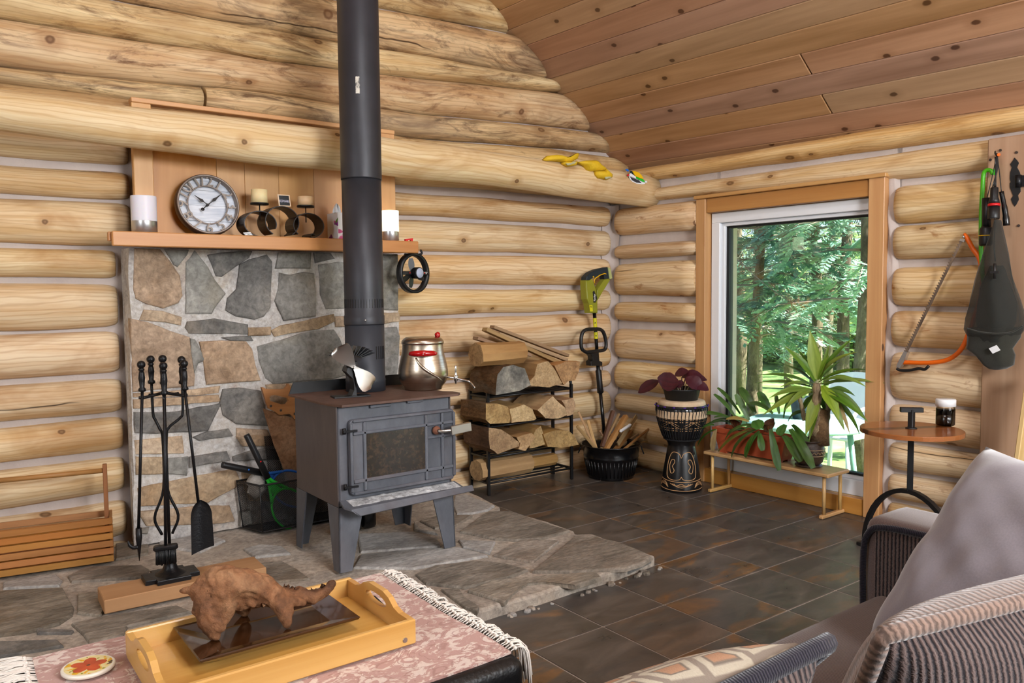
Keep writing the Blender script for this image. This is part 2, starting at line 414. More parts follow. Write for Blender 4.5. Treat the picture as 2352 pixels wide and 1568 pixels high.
M['header'] = wood('varnished_pine_header', '#d39850', '#ad6d2c', (.8, 16), .3, .45, False, (.01, .08, .1), coat=.3)
M['jamb'] = wood('pale_jamb', '#d9b489', '#c49a6c', rough=.55, var=(.01, .1, .1))
M['mantel'] = wood('mantel_pine', '#d39a62', '#b47644', (.8, 14), .4, .3, False, (.008, .08, .1))
M['panel_a'] = wood('mantel_panel_dark', '#cf935c', '#b0703c', (.9, 12), .4, .4, False, (.02, .22, .15))
M['panel_b'] = wood('mantel_panel_light', '#dcab76', '#c89058', (.9, 12), .4, .4, False, (.01, .12, .1))
M['post'] = wood('rough_sawn_post', '#c3a083', '#a57f62', (.8, 20), .75, .2, False, (.01, .08, .1))
M['crate'] = wood('oiled_slat', '#bd8146', '#8a5424', (.9, 16), .5, .4, False, (.02, .3, .2))
M['vinyl'] = plain('white_vinyl', '#f4f6fa', .35, var=.02)
M['gasket'] = plain('window_gasket', '#15181a', .6, var=.05)
M['mortar'] = stone('fireplace_mortar', [(.3, '#b5afab'), (.55, '#cfc9c3'), (.8, '#ddd4c9')], 9, .92, bump=.9, rust=('#c2a27c', .35), var=(0, 0, 0))
M['hmortar'] = stone('hearth_mortar', [(.3, '#978b80'), (.55, '#b0a497'), (.8, '#cbbfb2')], 7, .92, bump=.7, rust=('#b3977a', .3), var=(0, 0, 0))
M['st_tan'] = stone('sandstone', [(.25, '#8d765e'), (.5, '#b49b80'), (.75, '#c9b296')], 7, .85, bump=.6, rust=('#9a7448', .4), var=(.012, .16, .15))
M['st_grey'] = stone('grey_fieldstone', [(.25, '#6b6862'), (.5, '#8d8a84'), (.78, '#a9a59d')], 6, .85, bump=.6, rust=('#8a7a5e', .35), var=(.02, .2, .2))
M['st_dark'] = stone('dark_fieldstone', [(.25, '#565350'), (.5, '#74716d'), (.8, '#989289')], 7, .85, bump=.7, rust=('#7a6448', .3), var=(.02, .16, .2))
M['st_slab'] = stone('hearth_flagstone', [(.25, '#655d53'), (.5, '#867c70'), (.78, '#a89d90')], 5, .82, (1, 2.6, 1), .8, rust=('#8f7152', .25), var=(.012, .22, .15))
M['st_pale'] = stone('pale_hearth_stone', [(.25, '#928d88'), (.55, '#aca7a2'), (.8, '#c2bdb8')], 5, .85, (1, 2, 1), .5, var=(.01, .1, .1))
def _tile():
    t = NT('slate_tile'); v = t.shift(t.obj(), 25); v2 = t.scale(v, (1.0, 2.2, 1))
    a = t.noise(v2, 4.0, 7, .62, 1.0); b = t.noise(v2, 1.5, 5, .6, 1.6)
    c = t.ramp(a, [(.30, '#413b37'), (.5, '#524b46'), (.72, '#685f58')])
    rs = t.math('MULTIPLY', t.step(b, .50, .58), t.step(t.rnd(), .40, .9)); c = t.mix(t.math('MULTIPLY', rs, .75), c, t.ramp(a, [(.3, '#5e4022'), (.6, '#8a5f36'), (.85, '#a58662')]))
    bl = t.noise(t.vmath('ADD', v2, (3, 9, 4)), 1.8, 5, .6, 1.3); c = t.mix(t.math('MULTIPLY', t.step(bl, .55, .68), .5), c, '#3d4246')
    t.set('Base Color', t.hue(c, .008, .10, .15)); t.set('Roughness', t.math('ADD', .20, t.math('MULTIPLY', a, .22))); t.set('Specular IOR Level', .5)
    t.bump(t.mix(.5, a, t.noise(v2, 22, 4)), .10, .008); return t.m
M['tile'] = _tile()
M['grout'] = plain('tile_grout', '#a0948a', .9, var=.12, scale=40)
M['black'] = plain('black_paint', '#141416', .42, var=.1)
M['blackgloss'] = plain('black_gloss', '#0d0d0f', .25, var=.1)
M['iron'] = plain('wrought_iron', '#17171a', .38, .4, var=.2, scale=40, bump=.15)
M['pipe'] = plain('stove_pipe_paint', '#2e2f34', .46, .2, var=.12, scale=9, c2='#34343a')
M['pipe_low'] = plain('stove_pipe_collar', '#3a3d44', .5, .25, var=.15, scale=12)
M['stove'] = stone('stove_steel', [(.25, '#4b4e56'), (.5, '#5c5f67'), (.8, '#6d6f77')], 8, .5, (1, 1, .5), .06, rust=('#6a4a38', .18), var=(0, 0, 0), spec=.5, mott=.12)
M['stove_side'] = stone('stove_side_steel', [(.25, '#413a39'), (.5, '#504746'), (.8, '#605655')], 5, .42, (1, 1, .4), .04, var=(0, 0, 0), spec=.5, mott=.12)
M['stove_top'] = stone('rusted_stove_top', [(.25, '#4b342a'), (.5, '#5f453a'), (.8, '#715548')], 9, .55, bump=.1, var=(0, 0, 0), spec=.45, mott=.12)
M['rust'] = plain('rust', '#7a4c38', .8, var=.3, scale=60)
M['ash'] = stone('white_ash', [(.3, '#8d8d90'), (.6, '#d5d6d8'), (.85, '#f2f2f2')], 40, .95, bump=.8, var=(0, 0, 0))
def _glass_soot():
    t = NT('sooty_stove_glass'); v = t.obj(); z = t.sep(v)
    a = t.noise(v, 14, 6, .7, .8); b = t.noise(v, 60, 4, .7)
    c = t.ramp(t.mix(.5, a, b), [(.30, '#120e0b'), (.5, '#2e241b'), (.66, '#4f3c2b'), (.85, '#7a5e42')])
    t.set('Base Color', c); t.set('Roughness', .22); t.set('Coat Weight', .5); return t.m
M['soot'] = _glass_soot()
M['steel'] = plain('brushed_steel', '#b9b4ae', .3, 1.0, var=.1, scale=30)
M['chrome'] = plain('chrome', '#dcdcdc', .1, 1.0, var=0)
def _pot():
    t = NT('brushed_stainless_pot'); v = t.obj(); n = t.noise(t.scale(v, (3, 3, 260)), 1.0, 3)
    t.set('Base Color', t.ramp(n, [(.3, '#b9aa98'), (.7, '#cdbfae')])); t.set('Metallic', 1.0); t.set('Roughness', .27); t.set('Anisotropic', .5); return t.m
M['pot'] = _pot()
M['redplastic'] = plain('glossy_red_plastic', '#b00a10', .18, var=.03, coat=.5)
M['red'] = plain('red_plastic', '#d2141b', .4, var=.04)
M['orange'] = plain('orange_saw_paint', '#ee6a10', .35, var=.05)
M['green'] = plain('green_plastic', '#27c233', .4, var=.04)
M['lime'] = plain('lime_green_paint', '#4cb414', .32, var=.04)
M['blue'] = plain('blue_plastic', '#1f6bd0', .4, var=.04)
M['white'] = plain('white_plastic', '#eeeef0', .35, var=.02)
M['lampshade'] = plain('frosted_lamp_shade', '#e6e2ec', .45, var=.01, sub=.2)
M['lampshade_lit'] = plain('lit_lamp_shade', '#fff8e0', .5, var=0, emit=('#fff2cf', 2.6))
M['silver'] = plain('satin_aluminium', '#c4c4c6', .32, .9, var=.03)
M['wax'] = plain('ivory_wax', '#e9d3a0', .5, var=.08, scale=14, sub=.3)
M['wax2'] = plain('beige_wax', '#e0bd94', .5, var=.08, scale=14, sub=.3)
M['bronze'] = plain('dark_bronze_strip', '#1d1715', .42, .35, var=.15)
M['clock_case'] = plain('clock_case', '#43362f', .42, .3, var=.1)
M['clock_rim'] = plain('pewter_rim', '#8d8179', .4, .5, var=.1)
M['clock_num'] = plain('pewter_numerals', '#94887e', .5, .3, var=.08)
def _clockface():
    t = NT('weathered_white_board'); v = t.obj(); n = t.noise(t.scale(v, (5, 5, 60)), 1.0, 5, .6); b = t.noise(v, 5, 4)
    c = t.ramp(n, [(.3, '#b3bccb'), (.55, '#dde1ea'), (.8, '#eef0f4')]); c = t.mix(t.math('MULTIPLY', t.step(b, .45, .7), .4), c, '#a9b6c9')
    t.set('Base Color', c); t.set('Roughness', .35); t.set('Coat Weight', .4); return t.m
M['clock_face'] = _clockface()
M['handle'] = wood('saw_handle_beech', '#b5834f', '#8a5730', (2, 30), .45, .3, coat=.2)
M['sawblade'] = stone('rusty_saw_blade', [(.25, '#6d4d36'), (.5, '#8d684a'), (.8, '#a58263')], 10, .55, bump=.08, var=(0, 0, 0))
M['sawsteel'] = stone('bow_saw_blade', [(.3, '#5a4a3e'), (.6, '#7b6858'), (.8, '#8d7a69')], 12, .45, bump=.05, var=(0, 0, 0))
M['block'] = wood('plain_pine_block', '#b98e66', '#a0744e', (1, 16), .7, .2, var=(0, .05, .05))
M['dust'] = plain('ash_dust', '#5b5653', .9, var=.3, scale=25, c2='#3a3839')
def _net(name, c, alpha, sc):
    t = NT(name); uv = t.uv(); s = t.sep(t.scale(uv, (sc, sc, 1)))
    a = t.math('ABSOLUTE', t.math('SUBTRACT', t.math('FRACT', t.math('ADD', s[0], s[1])), .5)); b = t.math('ABSOLUTE', t.math('SUBTRACT', t.math('FRACT', t.math('SUBTRACT', s[0], s[1])), .5))
    m = t.math('MAXIMUM', t.math('GREATER_THAN', a, alpha), t.math('GREATER_THAN', b, alpha))
    t.set('Base Color', lin(c)); t.set('Roughness', .5); t.set('Alpha', m); return t.m
M['meshmetal'] = _net('black_wire_mesh', '#101012', .37, 110)
M['racket_net'] = _net('grey_racket_mesh', '#8d9094', .38, 140)
def _veil():
    t = NT('black_bug_net'); v = t.obj(); n = t.noise(t.scale(v, (12, 12, 2)), 1.0, 3)
    t.set('Base Color', lin('#23231c')); t.set('Roughness', .8); t.set('Sheen Weight', .2); t.set('Alpha', t.math('ADD', .50, t.math('MULTIPLY', n, .35))); return t.m
M['veil'] = _veil()
M['cloth_dark'] = fabric('dark_khaki_cloth', '#3a3a32', '#24231f', (200, 200))
M['plank'] = wood('weathered_plank', '#b99a72', '#8d6f4d', (1, 24), .7, .2, False, (.03, .4, .3))
M['kind_pale'] = wood('split_kindling', '#c79d6c', '#93683f', (1.4, 26), .7, .25, False, (.03, .4, .25))
M['kind_red'] = wood('red_brown_kindling', '#6d402a', '#4b2818', (1.4, 26), .6, .2)
M['split_face'] = wood('split_wood_face', '#c9a06c', '#9a6c3f', (3, 30), .75, .3, False, (.02, .35, .2), bump=.4)
M['split_end'] = stone('sawn_wood_end', [(.25, '#9a7a58'), (.5, '#bb9a70'), (.8, '#d2b48a')], 14, .8, (1, 1, 1), .35, rust=('#8a6a48', .3), var=(.02, .3, .2))
M['bark'] = stone('bark', [(.25, '#3f2e22'), (.5, '#664b37'), (.8, '#8a6d54')], 12, .9, (1, .4, 1), 1.0, rust=('#7d7468', .4), var=(.02, .3, .3))
M['grey_end'] = stone('greyed_wood_end', [(.25, '#4c4a47'), (.5, '#858178'), (.8, '#b5ae9d')], 9, .85, bump=.5, var=(0, 0, 0))
M['tool_green'] = plain('olive_green_plastic', '#8f9026', .45, var=.06)
M['tool_pale'] = plain('pale_green_plastic', '#b3ba7a', .45, var=.04)
M['tool_navy'] = plain('navy_rubber', '#16272f', .55, var=.08)
M['yellow'] = plain('yellow_plastic', '#f2bc0c', .4, var=.04)
M['yellowlabel'] = plain('yellow_label', '#dcd318', .5, var=.06)
M['ink'] = plain('black_ink', '#1a1a14', .6, var=0)
M['whiteink'] = plain('white_print', '#f0f0ee', .6, var=0)
def _drum():
    t = NT('djembe_shell'); v = t.obj(); n = t.noise(v, 8, 3); t.set('Base Color', t.ramp(n, [(.3, '#0b0b0d'), (.8, '#17171a')])); t.set('Roughness', .3); t.set('Coat Weight', .3); return t.m
M['drum'] = _drum()
M['carve'] = plain('carved_line', '#c79a6b', .7, var=.1)
M['hide'] = stone('goat_skin', [(.3, '#c4a583'), (.6, '#dcc3a3'), (.85, '#e9d6bb')], 10, .8, bump=.15, var=(0, 0, 0), mott=.12)
M['rope'] = plain('black_rope', '#101014', .85, var=.2, scale=80, bump=.3)
M['purple'] = plain('purple_cord', '#4b1d8c', .7, var=.1)
M['potplastic'] = plain('black_nursery_pot', '#14171a', .5, var=.1)
M['terracotta'] = plain('terracotta_plastic', '#b5522f', .6, var=.08, scale=10)
M['soil'] = stone('potting_soil', [(.3, '#1f1610'), (.7, '#40301f')], 60, .95, bump=1, var=(0, 0, 0))
M['glazed'] = stone('brown_glazed_pot', [(.3, '#352a25'), (.55, '#4a3c35'), (.8, '#61524a')], 20, .4, bump=.15, var=(0, 0, 0), spec=.5)
M['leaf_fern'] = leafmat('fern_frond', '#5c8440', '#355a22', .35, .18)
M['leaf_fern_y'] = leafmat('yellowing_frond', '#a9a33e', '#6f7a28', .4, .2)
M['leaf_yucca'] = leafmat('yucca_leaf', '#9ab04a', '#6f8a30', .4, .25)
M['leaf_yucca_d'] = leafmat('yucca_leaf_dark', '#6d8c38', '#486423', .4, .2)
M['leaf_dry'] = leafmat('dry_leaf', '#cdb578', '#9a7a42', .7, .1)
M['husk'] = stone('dry_shield_frond', [(.3, '#3a2114'), (.55, '#6d4124'), (.8, '#a06c3e')], 14, .7, bump=.5, var=(.02, .3, .2))
M['cane'] = stone('yucca_cane', [(.3, '#6b5a48'), (.5, '#a08c6e'), (.8, '#d8c08a')], 22, .85, (1, 1, .4), .8, var=(.02, .2, .2))
M['caladark'] = leafmat('maroon_leaf_back', '#4a1826', '#2b0d17', .5, .12)
def _cala():
    t = NT('prayer_plant_leaf'); s = t.sep(t.uv()); x = t.math('ABSOLUTE', s[1])
    fe = t.wave(t.comb(t.math('ADD', s[0], t.math('MULTIPLY', x, -.9)), s[1]), 32, 1.5, 2, 2, 'X')
    c = t.mix(t.step(fe, .45, .7), '#1f4a22', '#8fae5c'); c = t.mix(t.step(x, .004, .001), c, '#b7cf7c')
    g = t.n.new('ShaderNodeNewGeometry').outputs['Backfacing']; c = t.mix(g, c, '#42121f')
    t.set('Base Color', c); t.set('Roughness', .4); return t.m
M['cala'] = _cala()
M['bench'] = wood('bamboo_bench', '#dcb274', '#c4935a', (.7, 26), .35, .15, coat=.2)
M['bamboo'] = wood('bamboo_tray', '#dcae68', '#c8924a', (.6, 24), .35, .12, False, (.006, .06, .08), coat=.25)
M['tabletop'] = wood('acacia_table_top', '#a5622c', '#7c4319', (.8, 12), .28, .3, var=(.01, .12, .1), coat=.4)
M['tabledark'] = wood('walnut_stripe', '#5e3316', '#43210d', (.8, 12), .28, .3, coat=.4)
M['syrup'] = plain('dark_syrup', '#14080a', .15, var=0, coat=.6)
M['velvet'] = fabric('lavender_grey_velvet', '#82797f', '#797076', (240, 240), sheen=.7, bump=.15)
M['sofa'] = fabric('brown_chenille', '#6d5a55', '#463834', (140, 140), rib=(55, .8, 'X'), sheen=.25)
M['sofa_rib'] = fabric('ribbed_chenille', '#66544f', '#1d181c', (260, 60), rib=(30, 1.4, 'X'), sheen=.3, bump=.9)
M['sofa_top'] = fabric('brown_chenille_top', '#6f5c57', '#544442', (300, 300), sheen=.4)
M['piping'] = fabric('navy_chenille_piping', '#2c2733', '#0f0f18', (60, 400), rib=(70, 1.0, 'X'))
M['chenille_tan'] = fabric('tan_chenille', '#8a7164', '#5c4a41', (120, 60), rib=(26, 2.0, 'X'), sheen=.4)
def _pattern():
    t = NT('patterned_cushion'); uv = t.uv(); v = t.vor(t.scale(uv, (15, 15, 1)), 1.0, 'DISTANCE_TO_EDGE', .35)[0]
    n = t.noise(t.scale(uv, (400, 400, 1)), 1.0, 2); c = t.mix(t.step(v, .30, .26), '#b08464', '#756a5e'); c = t.mix(t.step(v, .24, .20), c, '#bdb29e'); c = t.mix(t.step(v, .09, .06), c, '#8a7d70')
    o = t.vor(t.scale(uv, (15, 15, 1)), 1.0, 'F1', .35)[1]; c = t.mix(t.math('MULTIPLY', t.math('GREATER_THAN', t.sep(o)[0], .7), t.step(v, .30, .34)), c, '#8d6157')
    t.set('Base Color', t.mix(t.math('MULTIPLY', n, .3), c, '#6d5f58')); t.set('Roughness', .95); t.bump(n, .3, .003); return t.m
M['pattern'] = _pattern()
def _rug():
    t = NT('pink_ornament_rug'); uv = t.uv(); a = t.noise(t.scale(uv, (9, 9, 1)), 1.0, 3, .6, 3.0); b = t.noise(t.scale(uv, (24, 24, 1)), 1.0, 3, .6, 2.0); p = t.noise(t.scale(uv, (260, 260, 1)), 1.0, 2)
    m = t.math('MULTIPLY', t.step(a, .50, .53), t.step(b, .42, .48)); c = t.mix(m, '#b98f85', '#ddc9be')
    ed = t.math('ABSOLUTE', t.math('SUBTRACT', t.noise(t.scale(uv, (9, 9, 1)), 1.0, 2, .5, 2.0), .5)); c = t.mix(t.math('MULTIPLY', t.step(ed, .022, .012), .8), c, '#a3776d')
    c = t.mix(t.math('MULTIPLY', t.step(b, .58, .66), .6), c, '#e2d2c5'); t.set('Base Color', t.mix(t.math('MULTIPLY', p, .25), c, '#9d7a70')); t.set('Roughness', .95); t.set('Sheen Weight', .2); t.bump(t.mix(.5, p, a), .4, .004); return t.m
M['rug'] = _rug()
M['fringe'] = plain('cream_cotton_fringe', '#e6dcd2', .9, var=.1, scale=60)
M['leather'] = plain('black_leather', '#0f0f11', .4, var=.15, scale=30, bump=.2)
M['platter'] = wood('dark_lacquered_wood', '#4a2b14', '#24120a', (1, 12), .16, .3, var=(0, 0, 0), coat=.7)
M['drift'] = stone('driftwood', [(.1, '#2c1a12'), (.36, '#573926'), (.55, '#84593b'), (.9, '#b58d68')], 8, .75, (1, 1, 1), .8, rust=('#5e3a26', .35), var=(0, 0, 0))
def _coaster():
    t = NT('flower_coaster'); s = t.sep(t.uv()); x, y = s[0], s[1]; n = t.noise(t.uv(), 26, 3)
    r = t.math('SQRT', t.math('ADD', t.math('MULTIPLY', x, x), t.math('MULTIPLY', y, y))); an = t.math('ARCTAN2', y, x)
    c = t.mix(t.step(t.noise(t.uv(), 34, 2, .5, 1.5), .5, .56), '#e8d79a', '#e0a818'); c = t.mix(t.math('MULTIPLY', t.step(t.noise(t.vmath('ADD', t.uv(), (3, 1, 0)), 50, 2), .60, .63), 1.0), c, '#8a8a1c'); c = t.mix(t.step(t.noise(t.vmath('ADD', t.uv(), (7, 2, 0)), 40, 2), .66, .68), c, '#3a1a2a')
    pet = t.math('ADD', .021, t.math('MULTIPLY', t.math('ABSOLUTE', t.math('COSINE', t.math('MULTIPLY', an, 2.5))), .016)); d = t.math('SUBTRACT', r, pet)
    c = t.mix(t.math('LESS_THAN', d, 0.0), c, t.ramp(n, [(.3, '#a02a0e'), (.7, '#d0481a')])); c = t.mix(t.math('LESS_THAN', r, .004), c, '#4a1a1a'); c = t.mix(t.math('GREATER_THAN', r, .0475), c, '#ece4d4')
    t.set('Base Color', c); t.set('Roughness', .25); t.set('Coat Weight', .4); return t.m
M['coaster'] = _coaster()
M['cream'] = plain('cream_ceramic', '#e8dfd0', .35, var=.04)
M['glove'] = plain('yellow_work_glove', '#e2b81c', .7, var=.15, scale=30, bump=.3)
M['glove_in'] = plain('glove_lining', '#b9b48a', .8, var=.15)
def _tissue():
    t = NT('flower_print_carton'); uv = t.uv(); a = t.noise(t.scale(uv, (14, 14, 1)), 1.0, 2, .4, .5); b = t.noise(t.scale(t.vmath('ADD', uv, (3, 5, 0)), (17, 17, 1)), 1.0, 2, .4, .6)
    c = t.mix(t.step(a, .60, .63), '#efedf0', '#8c2a8f'); c = t.mix(t.step(b, .62, .65), c, '#d0508a'); g = t.noise(t.scale(t.vmath('ADD', uv, (8, 1, 0)), (19, 11, 1)), 1.0, 2, .4, .6); c = t.mix(t.step(g, .61, .63), c, '#5f8a34')
    t.set('Base Color', c); t.set('Roughness', .4); return t.m
M['tissuebox'] = _tissue()
M['tissue'] = plain('white_tissue', '#f4f4f6', .9, var=.02)
def _photo():
    t = NT('dark_photo_print'); v = t.uv(); s = t.sep(v); n = t.noise(t.scale(v, (90, 200, 1)), 1.0, 3)
    m = t.math('MULTIPLY', t.step(t.math('ABSOLUTE', t.math('ADD', s[1], .003)), .006, .003), t.step(n, .40, .55)); c = t.mix(m, '#17171a', '#b9b4c4'); t.set('Base Color', c); t.set('Roughness', .3); return t.m
M['photo'] = _photo()
M['framewood'] = plain('pale_card_border', '#e2c3a2', .6, var=.04)
M['sticker'] = stone('worn_white_sticker', [(.4, '#6d6a66'), (.5, '#c9c2b6'), (.7, '#d8d2c6')], 60, .8, bump=.1, var=(0, 0, 0))
M['wallpaint'] = plain('painted_wall', '#d6d0c8', .8, var=.03)
M['grille'] = plain('fan_light_diffuser', '#b4bcd2', .5, var=.03)
M['bag'] = plain('clear_plastic_bag', '#a8a29a', .2, var=.3, scale=60, bump=.6, spec=.8)
def _glasspane():
    t = NT('window_glass'); g = t.n.new('ShaderNodeBsdfGlossy'); g.inputs['Roughness'].default_value = .0; tr = t.n.new('ShaderNodeBsdfTransparent'); tr.inputs[0].default_value = (.97, .985, .975, 1)
    fr = t.n.new('ShaderNodeFresnel'); fr.inputs[0].default_value = 1.45; mx = t.n.new('ShaderNodeMixShader'); t.l.new(fr.outputs[0], mx.inputs[0]); t.l.new(tr.outputs[0], mx.inputs[1]); t.l.new(g.outputs[0], mx.inputs[2]); t.l.new(mx.outputs[0], t.out.inputs[0]); return t.m
M['pane'] = _glasspane()
def _jar():
    t = NT('clear_jar_glass'); t.set('Base Color', (1, 1, 1, 1)); t.set('Roughness', .03); t.set('Transmission Weight', 1.0); t.set('IOR', 1.45); return t.m
M['jarglass'] = _jar()
# outdoors
M['grass'] = stone('lawn', [(.3, '#4f6e3a'), (.55, '#7f9c58'), (.8, '#a9bb84')], 3, .95, bump=.6, var=(0, 0, 0), mott=.12)
M['treebark'] = stone('tree_bark', [(.25, '#3f372c'), (.5, '#695e4c'), (.8, '#8f846e')], 14, .95, (1, 1, .35), 1.0, var=(.02, .3, .2))
M['twig'] = plain('grey_twig', '#7d7364', .9, var=.3, scale=30)
M['cedar_leaf'] = leafmat('cedar_spray', '#86b39a', '#4d7a66', .55, .3)
M['cedar_leaf2'] = leafmat('light_cedar_spray', '#bcd6ba', '#7ea890', .55, .35)
M['spruce_leaf'] = leafmat('spruce_needles', '#627f6c', '#3a5646', .6, .25)
M['bush_leaf'] = leafmat('bright_bush_leaves', '#b3cc80', '#7f9f58', .5, .4)
M['brown_leaf'] = leafmat('dead_cedar_spray', '#a86a48', '#7d4a34', .7, .2)
M['patio'] = plain('sea_green_resin', '#6f9a90', .4, var=.06)
M['patio_glass'] = plain('frosted_green_glass', '#8fb5ae', .2, var=.08, scale=3)
M['soffit'] = plain('rafter_log', '#6b5644', .8, var=.2, scale=8, bump=.3)
# ---------------------------------------------------------------- the room shell
WS = .035                                        # the window wall stands 2 degrees off square
def wx(Y): return .02-WS*Y
def atw(x, y, off=0.0): return on_plane(x, y, (.02+off, 0, 0), (1, WS, 0))
CP = V((.0558, 0, 2.149)); CE = V((-.006, 1, .025)).normalized(); CS = V((-1, 0, .77)); CS = (CS-CE*CS.dot(CE)).normalized()
CN = CE.cross(CS); CN = CN if CN.z < 0 else -CN
def log(name, parent, mat, st, pos, out, depth=.085, r0=True, r1=True, clip=None, seed=0.0, lump=.05, n=18, step=.11, smat=None):
    """one peeled log: st = stations (s, z_low, z_high) along the wall"""
    out = V(out); L = st[-1][0]-st[0][0]; sg = 1 if L > 0 else -1; L = abs(L); m = max(6, int(L/step))
    ss = [i/m for i in range(m+1)]
    if r0: ss = [0, .012/L, .03/L, .055/L]+[t for t in ss if t > .075/L]
    if r1: ss = [t for t in ss if t < 1-.075/L]+[1-.055/L, 1-.03/L, 1-.012/L, 1]
    vs = []; fs = []; uvs = []
    for t in ss:
        s = st[0][0]+sg*L*t
        k = 0
        while k < len(st)-2 and (s-st[k+1][0])*sg > 0: k += 1
        q = (s-st[k][0])/(st[k+1][0]-st[k][0]); zb = lerp(st[k][1], st[k+1][1], q); zt = lerp(st[k][2], st[k+1][2], q)
        zb += .010*nz(s*2.1, seed, 3.1); zt += .010*nz(s*2.3, seed, 7.7)
        e = 1.0
        if r0: e = min(e, max(.0, t*L/.07))
        if r1: e = min(e, max(.0, (1-t)*L/.07))
        e = sqrt(max(0, 1-(1-min(1, e))**2)); ka = .25+.75*e; kb = .80+.20*e
        zc = (zb+zt)/2; b = (zt-zb)/2*kb; a = depth*ka*(1+.5*((zt-zb)-.19))
        c = V((*pos(s), zc))
        for i in range(n):
            th = 2*pi*i/n; w_ = 1+lump*nz(s*3.1+seed, cos(th)*1.3, sin(th)*1.3+seed)
            vs.append(c+out*(a*cos(th)*w_)+V((0, 0, b*sin(th)*(1+.4*(w_-1)))))
    for i in range(len(ss)-1):
        for k in range(n):
            l = (k+1) % n; fs.append([i*n+k, i*n+l, (i+1)*n+l, (i+1)*n+k])
            u0 = ss[i]*L; u1 = ss[i+1]*L; v0 = (((k+n//2) % n))*.5/n; v1 = v0+.5/n
            uvs.append([(u0, v0), (u0, v1), (u1, v1), (u1, v0)])
    mb = MB(); mb.add(vs, fs, uvs, True)
    mb.add([], []); b0 = len(vs)-n
    for q in ([i for i in range(n)][::-1], [b0+i for i in range(n)]):
        mb.f.append(q); mb.sm.append(False); mb.mi.append(1 if smat else 0); mb.uv.append([(.05*cos(2*pi*i/n), .05*sin(2*pi*i/n)) for i in range(n)])
    o = mb.build(name, mat, parent, mats=[mat, smat] if smat else None)
    if clip:
        org = ORG[parent.name]; bm = bmesh.new(); bm.from_mesh(o.data)
        r = bmesh.ops.bisect_plane(bm, geom=bm.verts[:]+bm.edges[:]+bm.faces[:], plane_co=V(clip[0])-org, plane_no=clip[1], clear_outer=True)
        ed = [e for e in r['geom_cut'] if isinstance(e, bmesh.types.BMEdge)]
        if ed: bmesh.ops.edgenet_fill(bm, edges=ed)
        bm.to_mesh(o.data); bm.free()
    return o
# floor -----------------------------------------------------------
floor = structure('floor')
HX, HY, HZ = -1.43, -1.79, .055                  # hearth: right edge, front edge, top
MB().box((-2.95, -3.1, -.0522), (6.3, 7.0, .1)).build('grout_bed', M['grout'], floor)
_tiles = {}
for iu in range(-12, 5):
    for iv in range(-1, 14):
        x0 = .33*iu-1.06; y1 = -.33*iv-.45; x1 = x0+.33; y0 = y1-.33
        x0, x1, y0, y1 = max(x0, -5.2), min(x1, .10), max(y0, -5.0), min(y1, -.02)
        if x1-x0 < .04 or y1-y0 < .04: continue
        if x1 < HX-.02 and y0 > HY+.02: continue
        if x0 < HX-.1 and y0 > HY-.1 and y0 < HY-.0: y1 = min(y1, HY-.02) if x1 < HX+.1 else y1
        g = .0026; wd = round(x1-x0-2*g, 4); dp = round(y1-y0-2*g, 4)
        if wd < .02 or dp < .02: continue
        key = (wd, dp)
        if key not in _tiles:
            o = MB().box((0, 0, -.006), (wd, dp, .012), bev=.0018).build('tile', M['tile'], floor); _tiles[key] = o.data
        else:
            o = bpy.data.objects.new('tile', _tiles[key]); col.objects.link(o); o.parent = floor
        o.location = ((x0+x1)/2, (y0+y1)/2, .0)
# hearth ----------------------------------------------------------
hearth = thing('stone_hearth', 'raised flagstone hearth with pale mortar joints under the wood stove', 'hearth', (-2.6, -1.0, 0))
out_px = [(1062, 1122), (1100, 1138), (1148, 1163), (1140, 1174), (1200, 1180), (1255, 1195), (1318, 1217), (1322, 1226), (1362, 1224), (1400, 1238), (1450, 1256), (1503, 1274)]
ol = [at(x, y, Z=HZ-.006) for x, y in out_px]
ol += [V((-1.45, -1.775, 0)), V((-1.56, -1.785, 0)), V((-1.72, -1.80, 0)), V((-1.90, -1.79, 0)), V((-2.1, -1.80, 0)), V((-2.3, -1.79, 0)), V((-2.6, -1.80, 0)), V((-3.2, -1.79, 0)), V((-4.2, -1.80, 0)), V((-5.2, -1.8, 0)), V((-5.2, -.10, 0)), V((-1.42, -.10, 0))]
ol = [V((p.x, p.y, HZ-.008)) for p in ol]
MB().prism(ol, (0, 0, -(HZ-.008)), bev=.012).build('mortar_bed', M['hmortar'], hearth)
def z8(a): return [(760+x/2.936, 1034+y/2.936) for x, y in a]
def z7(a): return [(x/2.936, 1034+y/2.936) for x, y in a]
def c1(a): return [(1100+x/5.8725, 1080+y/5.8725) for x, y in a]
